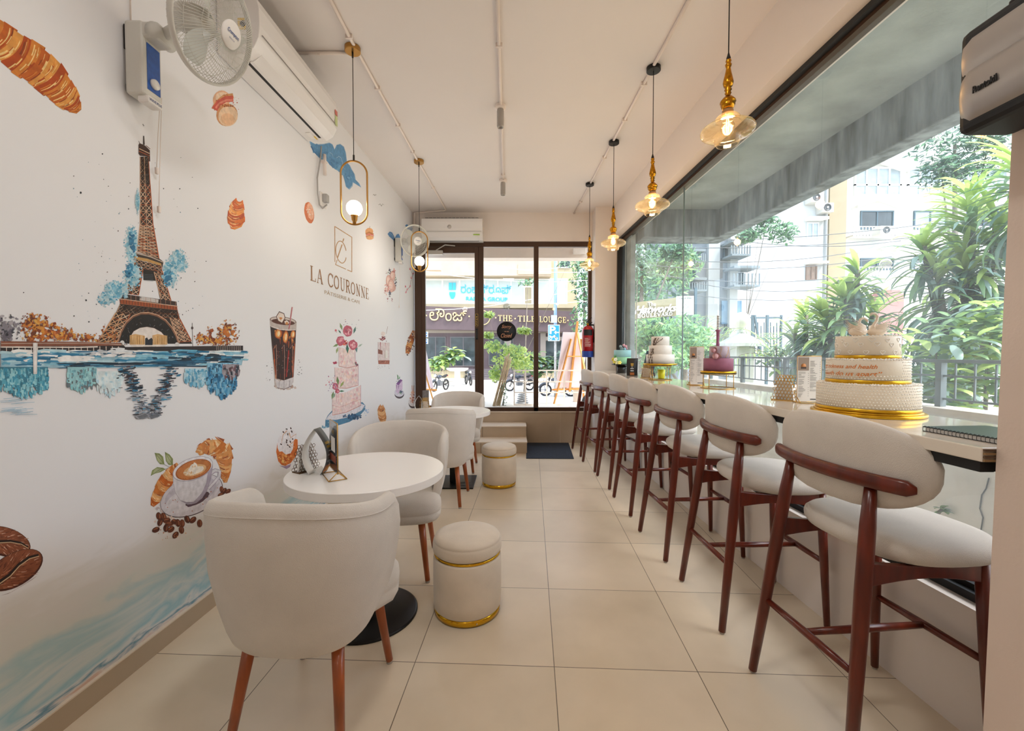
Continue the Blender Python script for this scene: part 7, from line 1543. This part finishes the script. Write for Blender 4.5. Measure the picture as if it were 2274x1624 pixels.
for x0, y0, x1, y1 in ((945, 748, 990, 812), (1000, 748, 1058, 814), (1085, 748, 1140, 812), (1205, 756, 1260, 812)): fwin(t, x0, y0, x1, y1, YF - .12, M('shop_frame', '6a6668', .5, .5) if 'shop_frame' not in bpy.data.materials else bpy.data.materials['shop_frame'], DGL, 2)
f = MB(); fbox(f, 1120, 740, 1135, 822, YF - .3, .2); fbox(f, 1200, 740, 1212, 822, YF - .3, .2); fbox(f, 1212, 748, 1262, 756, YF - .3, .2); f.build('pier', M('pier_beige', '9a9088', .8), t)
for k in range(5):
    f = MB(); y = YF - .5 - k * .5; f.box((P(1035, 0, y).x, y, GZ + .001), (P(1190, 0, y).x, YF - .13, GZ + .16 * (5 - k))); f.build('step', M('dark_step', '6b6468', .7) if 'dark_step' not in bpy.data.materials else bpy.data.materials['dark_step'], t)
f = MB(); fbox(f, 905, 560, 978, 600, 33, .5); tag(f.build('awning_slab', M('awning_peach', 'cbb49a', .8)), 'peach canopy corner at the upper left of the glass door view', 'canopy')
# small blue arrow signs
for i, yy in enumerate((743, 758)):
    t = thing('arrow_sign', ('upper', 'lower')[i] + ' small blue arrow sign at the left edge of the door glass', 'sign', P(944, yy, 11), group=None)
    f = MB(); fbox(f, 939, yy - 6, 950, yy + 6, 11, .03); pl = f.build('plate', WFR, t); f = MB(); fbox(f, 940, yy - 4.6, 948.6, yy + 4.6, 10.99, .005); f.build('blue_field', M('sign_blue', '2a6ccc', .4) if 'sign_blue' not in bpy.data.materials else bpy.data.materials['sign_blue'], pl)
    f = MB(); a = P(941, yy, 10.985); b = P(947.5, yy, 10.985); f.bar(a, b, .01, .02, up=(0, 1, 0)); f.bar(P(944.5, yy - 3.5, 10.985), b, .01, .02, up=(0, 1, 0)); f.bar(P(944.5, yy + 3.5, 10.985), b, .01, .02, up=(0, 1, 0)); f.build('arrow', WFR, pl)
    if i: f = MB(); q = P(942, 760, 11.1); f.box((q.x - .03, 11.05, GZ), (q.x + .03, 11.11, P(942, 736, 11.1).z)); f.build('post', DKB, t)
# parking sign on a blue pole
t = thing('parking_sign', 'blue parking sign with a motorcycle on a tall pole', 'sign', base_(1234, 21, GZ))
f = MB(); a = P(1234, 500, 21); f.tube([(a.x, 21, GZ), (a.x, 21, P(1234, 745, 21).z)], .06, 10); f.build('pole', M('worn_pole', 'aaa8a4', .7, var=.4, vs=12, stretch=(1, 1, .6)), t)
f = MB(); f.tube([(a.x, 21, P(1234, 746, 21).z), (a.x, 21, P(1234, 520, 21).z)], .08, 10); f.build('blue_pole', M('pole_blue', '8fb0d2', .5), t)
f = MB(); fbox(f, 1224, 700, 1237, 717, 20.9, .1); f.build('junction_box', M('box_grey', 'b4bcc2', .5), t)
f = MB(); fbox(f, 1217, 721.5, 1243, 757.5, 20.85, .03); pl = f.build('sign_plate', M('reflective_white', 'f4f6f6', .4), t, bevel=.01)
f = MB(); fbox(f, 1218.2, 723, 1241.8, 756, 20.845, .004); f.build('blue_field', M('parking_blue', '1f8fe0', .4), pl)
f = MB(); ft(text_mesh('P', 0, .03), (1220.5, 742), (1234, 742), (1220.5, 724.5), 20.842, f, .003)
def sg(pts, wd): v, fc = strokequads(pts, wd); f.add([P(p[0], p[1], 20.84) for p in v], fc)
sg([(1241, 738.5), (1232, 738.5)], 2.2); sg([(1235, 735), (1231.5, 738.5), (1235, 742)], 2)
for x in (1223, 1235.5): sg([(x + 2.6 * cos(a * pi / 6), 752 + 2.6 * sin(a * pi / 6)) for a in range(13)], 1.4)
sg([(1220, 746), (1225, 749), (1231, 748), (1236, 752)], 3); sg([(1229, 746), (1233, 745)], 1.2); sg([(1231, 746), (1236, 751)], 1.4); f.build('white_symbols', WFR, pl)
# motorbikes
TYRE = M('tyre', '17171a', .7); ENG = M('engine_grey', '6e7074', .4, .7)
def make_bike(tankm):
    t = thing('motorbike', '', 'motorbike')   # wheels along +X
    for x in (-.62, .66):
        f = MB(); f.tube([(x + .28 * cos(a * pi / 14), 0, .31 + .28 * sin(a * pi / 14)) for a in range(28)], .045, 8, closed=True); w_ = f.build('wheel', TYRE, t, world=False)
        f = MB(); f.lathe([(0, -.03), (.05, -.03), (.05, .03), (0, .03)], (x, 0, .31), 14, axis=(0, 1, 0))
        for k in range(5): a = k * 2 * pi / 5; f.tube([(x, 0, .31), (x + .25 * cos(a), 0, .31 + .25 * sin(a))], .012, 5)
        f.build('spokes', ENG, w_, world=False)
    f = MB(); f.ball((.12, 0, .82), .2, 16, 10, sc=(1.35, .62, .62)); f.build('fuel_tank', tankm, t, world=False)
    f = MB(); f.grid([[(x, -w_, z), (x, w_, z), (x, w_ * .8, z + .07), (x, -w_ * .8, z + .07)] for x, w_, z in ((-.08, .10, .76), (-.25, .14, .75), (-.5, .12, .80), (-.72, .07, .86))], cv=True, capu=True); f.build('seat', BLACKM, t, world=False)
    f = MB(); f.tube([(.62, 0, .31), (.42, 0, .95)], .03, 8); f.tube([(.35, 0, .85), (-.1, 0, .45), (-.62, 0, .31)], .025, 8); f.tube([(.3, 0, .85), (-.6, 0, .76)], .022, 8); f.tube([(-.2, .09, .35), (-.75, .11, .42)], .04, 10); f.build('frame', BLACK, t, world=False)
    f = MB(); f.box((-.12, -.12, .30), (.22, .12, .55)); f.lathe([(0, 0), (.09, 0), (.09, .16), (0, .16)], (.12, 0, .5), 14); f.build('engine', ENG, t, world=False, bevel=.02)
    f = MB(); f.tube([(.36, -.36, 1.05), (.40, -.12, 1.0), (.44, 0, .98), (.40, .12, 1.0), (.36, .36, 1.05)], .014, 8); f.build('handlebar', ENG, t, world=False)
    f = MB(); f.ball((.55, 0, .90), .09, 14, 9); f.build('headlight', CHROME, t, world=False)
    for s_ in (-1, 1): f = MB(); f.tube([(.38, s_ * .26, 1.03), (.38, s_ * .30, 1.18)], .006, 5); f.ball((.37, s_ * .31, 1.21), .05, 10, 7, sc=(.3, 1, .7)); f.build('mirror', BLACKM, t, world=False)
    f = MB(); f.ball((-.78, 0, .84), .05, 10, 7, sc=(.7, 1.4, .8)); f.build('tail_light', M('tail_red', 'c2202a', .3) if 'tail_red' not in bpy.data.materials else bpy.data.materials['tail_red'], t, world=False)
    f = MB(); f.tube([(.66 + .34 * cos(a), 0, .31 + .34 * sin(a)) for a in (.3, .8, 1.4, 2.0)], .03, 6, flat=2.0); f.tube([(-.62 + .34 * cos(a), 0, .31 + .34 * sin(a)) for a in (1.2, 1.8, 2.4, 3.0)], .03, 6); f.build('mudguard', tankm, t, world=False)
    return t
bk = make_bike(M('bike_blue_black', '26303e', .25, coat=.5)); GB = 'motorbikes parked across the street'
def gpt(px, py): p = PZ(px, py, GZ); return (p.x, p.y, GZ)
place(bk, True, gpt(1155, 868), radians(205), 'dark motorbike seen through the white barrier, right of the bamboo bundle', GB)
place(bk, False, gpt(978, 868), radians(248), 'dark motorbike beside the left easel, seen through the door', GB)
place(bk, False, gpt(1040, 855), radians(290), 'motorbike right of the white stone table', GB)
place(bk, False, gpt(1108, 850), radians(250), 'motorbike half hidden behind the leaning bamboo bundle', GB)
place(bk, False, gpt(1240, 880), radians(170), 'motorbike whose wheel shows under the right easel', GB)
# stone table
t = thing('stone_table', 'white stone pedestal table between the motorbikes outside the door', 'table', gpt(1016, 858)); q = Vector(gpt(1016, 858))
f = MB(); f.lathe([(0, 0), (.5, .0), (.72, .12), (.72, .20), (0, .20)], (q.x, q.y, GZ + 1.0), 32); f.build('tabletop', M('white_stone', 'e2dfd8', .7), t); f = MB(); f.box((q.x - .18, q.y - .18, GZ), (q.x + .18, q.y + .18, GZ + 1.0)); f.build('pedestal', M('white_stone2', 'd6d3cc', .7), t, bevel=.01)
# white barrier
t = thing('barrier', 'low white grid barrier on the pavement behind the glass', 'railing', P(1220, 900, 7.3))
f = MB(); BX = [1142, 1167, 1214, 1253, 1300]
for y in (823, 848, 872, 899): f.bar(P(1142, y, 7.3), P(1300, y, 7.3), .02)
for x in BX: f.bar(P(x, 822, 7.3), P(x, 903, 7.3), .023)
f.build('frame', M('barrier_white', 'ece4da', .6), t)
# easels
def make_easel(canvas, W_, H_):
    t = thing('easel', '', 'easel'); PINE = M('pine', 'd9974a', .5, var=.15, vs=12) if 'pine' not in bpy.data.materials else bpy.data.materials['pine']
    for s_ in (-1, 1): f = MB(); f.bar((s_ * .30, .0, 0), (s_ * .10, .26, 1.15), .035, .022); f.build('leg', PINE, t, world=False)
    f = MB(); f.bar((0, .02, .22), (0, .30, 1.45), .035, .022); f.build('mast', PINE, t, world=False)
    f = MB(); f.bar((0, .80, 0), (0, .30, 1.25), .03, .02); f.build('leg', PINE, t, world=False)
    f = MB(); f.bar((-.32, -.02, .26), (.32, -.02, .26), .05, .03); f.bar((-.16, .20, .85), (.16, .20, .85), .03, .02); f.build('crossbar', PINE, t, world=False)
    f = MB(); f.add([(-W_ / 2, -.045, .285), (W_ / 2, -.045, .285), (W_ / 2, .24, .285 + H_), (-W_ / 2, .24, .285 + H_), (-W_ / 2, -.02, .285), (W_ / 2, -.02, .285), (W_ / 2, .265, .285 + H_), (-W_ / 2, .265, .285 + H_)], [(0, 1, 2, 3), (7, 6, 5, 4), (0, 4, 5, 1), (1, 5, 6, 2), (2, 6, 7, 3), (3, 7, 4, 0)]); f.build('board', canvas, t, world=False)
    return t
ea = make_easel(M('board_lilac', 'e8dce4', .6), .50, .98)
place(ea, True, (1.02, 7.55, .44), radians(200), 'pine easel seen from behind with a pale lilac board, right of the barrier')
place(ea, False, (-1.62, 7.55, .44), radians(150), 'pine easel with a pale board at the left edge of the door glass')
for ch in bpy.data.objects:
    pass
# bamboo bundle and its bright shrub
t = thing('bamboo_bundle', 'leaning bundle of dry bamboo canes outside the glass', 'bamboo', P(1100, 903, 7.25)); R = random.Random(12)
CANE = M('dry_cane', 'b59f7c', .7, var=.3, vs=20)
for k in range(16):
    a = P(1094 + k * 1.05, 903, 7.25 + R.uniform(-.08, .08)); a.z = .441; b = P(1123 + k * .8, 790 + R.uniform(-6, 12), 7.45 + R.uniform(-.1, .1)); f = MB(); f.tube([a, b], R.uniform(.004, .008), 6); f.build('cane', CANE, t)
tree('young_tree', 'bright yellow-green young tree around the bamboo bundle', (P(1105, 900, 7.7).x, 7.7, .44), [cl_(1130, 800, 7.7, .32, .25, .16), cl_(1095, 770, 7.7, .18, .2, .12), cl_(1160, 810, 7.8, .22, .2, .16), cl_(1100, 830, 7.8, .12, .15, .16), cl_(1085, 745, 7.7, .10, .1, .05), cl_(1165, 735, 7.7, .14, .1, .06), cl_(1085, 700, 7.7, .10, .1, .05), cl_(1130, 775, 7.7, .3, .2, .1), cl_(1150, 790, 7.9, .25, .2, .2)], 170, .045, 31, pick=(0, 0, 0, 1), trunk=.012)
shrub('leafy_shrub', 'small dark weedy shrub at the foot of the bamboo bundle', 'shrub', [(V3(1120, 875, 7.3), (.08, .08, .22))], 60, .05, .01, 32, pick=(1, 2, 3), stemh=.44)
for i, (x, y, lab, pk) in enumerate(((985, 800, 'yellow-green broad-leaved plants behind the left motorbike', (0, 0, 1)), (1012, 785, 'tall broad-leaved plant above the white stone table', (1, 0, 3)), (1195, 795, 'green canna-like plants behind the barrier, left of the pole', (1, 3, 0)), (1245, 800, 'green canna-like plants right of the parking pole', (1, 2, 3)), (1210, 812, 'low green hedge plants behind the barrier', (1, 2)))):
    shrub('broadleaf_plant', lab, 'plant', [(V3(x, y, 32), (.9, .5, .6)), (V3(x - 20, y + 12, 32), (.8, .5, .45))], 26, .75, .17, 40 + i, pick=pk, stemh=GZ)
tree('street_tree', 'dark green tree at the right edge of the glass front', base_(1300, 30, GZ), [cl_(1296, 620, 30, 1.0, .8, 2.0), cl_(1302, 720, 30, 1.2, .8, 2.0), cl_(1300, 560, 30, .8, .7, 1.0), cl_(1330, 650, 30, 1.2, .8, 3.2)], 600, .15, 51, mats=DG, pick=(1, 2, 2, 0))
tree('street_tree', 'leafy twig hanging over the cyan lettering', base_(1160, 10.5, GZ), [cl_(1172, 628, 10.5, .28, .2, .10), cl_(1262, 585, 10.5, .35, .2, .12)], 70, .05, 52, mats=DG, pick=(1, 2), trunk=.02)
tree('street_tree', 'tree reaching over the right end of the lounge building', base_(1340, 40, GZ), [cl_(1330, 650, 40, 3, 1.5, 5.0), cl_(1390, 700, 40, 3.4, 1.5, 5.0)], 900, .25, 53, mats=DG, pick=(1, 2, 0))
# white column with a capital, stump-like coil, bag
t = thing('stone_column', 'slim white stone column behind the right easel', 'column', P(1282, 880, 7.85)); c = P(1282, 745, 7.85)
f = MB(); f.lathe([(0, 0), (.075, 0), (.07, c.z - .55), (.10, c.z - .52), (.10, c.z - .46), (0, c.z - .46)], (c.x, c.y, .44), 24); f.build('shaft', M('column_stone', 'ddd2c8', .7, var=.1, vs=8), t)
q = PZ(1160, 897, .44); t = thing('coil_stand', 'small stack of dark rings standing on the pavement behind the barrier', 'ring stack', q)
for k in range(6):
    f = MB(); r = .105 - .008 * k; f.tube([(q.x + r * cos(a * pi / 10), q.y + r * sin(a * pi / 10), .46 + .036 * k) for a in range(20)], .009, 6, closed=True); f.build('ring', M('ring_steel', '8f9296', .4, .8) if 'ring_steel' not in bpy.data.materials else bpy.data.materials['ring_steel'], t)
f = MB(); q = P(1305, 898, 7.0); f.grid([[(q.x - .12, 7.0, .441), (q.x + .12, 7.0, .441), (q.x + .12, 7.15, .441), (q.x - .12, 7.15, .441)], [(q.x - .06, 7.03, .60), (q.x + .10, 7.03, .60), (q.x + .10, 7.12, .60), (q.x - .06, 7.12, .60)], [(q.x + .03, 7.06, .70), (q.x + .08, 7.06, .70), (q.x + .08, 7.09, .70), (q.x + .03, 7.09, .70)]], cv=True, capu=True, sm=False)
tag(f.build('black_sack', BLACKM), 'black sack slumped on the pavement at the right end of the glass', 'sack')
for i, (x0, y0, x1, y1, Y) in enumerate(((930, 655, 1320, 668, 12.5), (1040, 575, 1320, 603, 12.6), (930, 690, 1320, 632, 12.2), (1060, 590, 1320, 582, 12.8), (930, 600, 1320, 622, 12.4))):
    a, b = P(x0, y0, Y), P(x1, y1, Y); f = MB(); f.tube([a.lerp(b, q) - Vector((0, 0, .7 * q * (1 - q))) for q in (0, .2, .4, .6, .8, 1)], .01, 5)
    tag(f.build('street_wire', M('wire_pale', 'c9c9c4', .6) if 'wire_pale' not in bpy.data.materials else bpy.data.materials['wire_pale']), 'thin pale wire strung across the street before the lounge building', 'wire', 'street wires before the lounge building')

a, b = P(1272, 565, 6.94), P(1300, 553, 6.94); f = MB(); f.box((a.x, 6.9, a.z), (b.x, 6.949, b.z)); tag(f.build('junction_box', WHITE_PLASTIC, bevel=.004), 'small white box fixed to the cream beam outside, above the extinguisher', 'junction box')
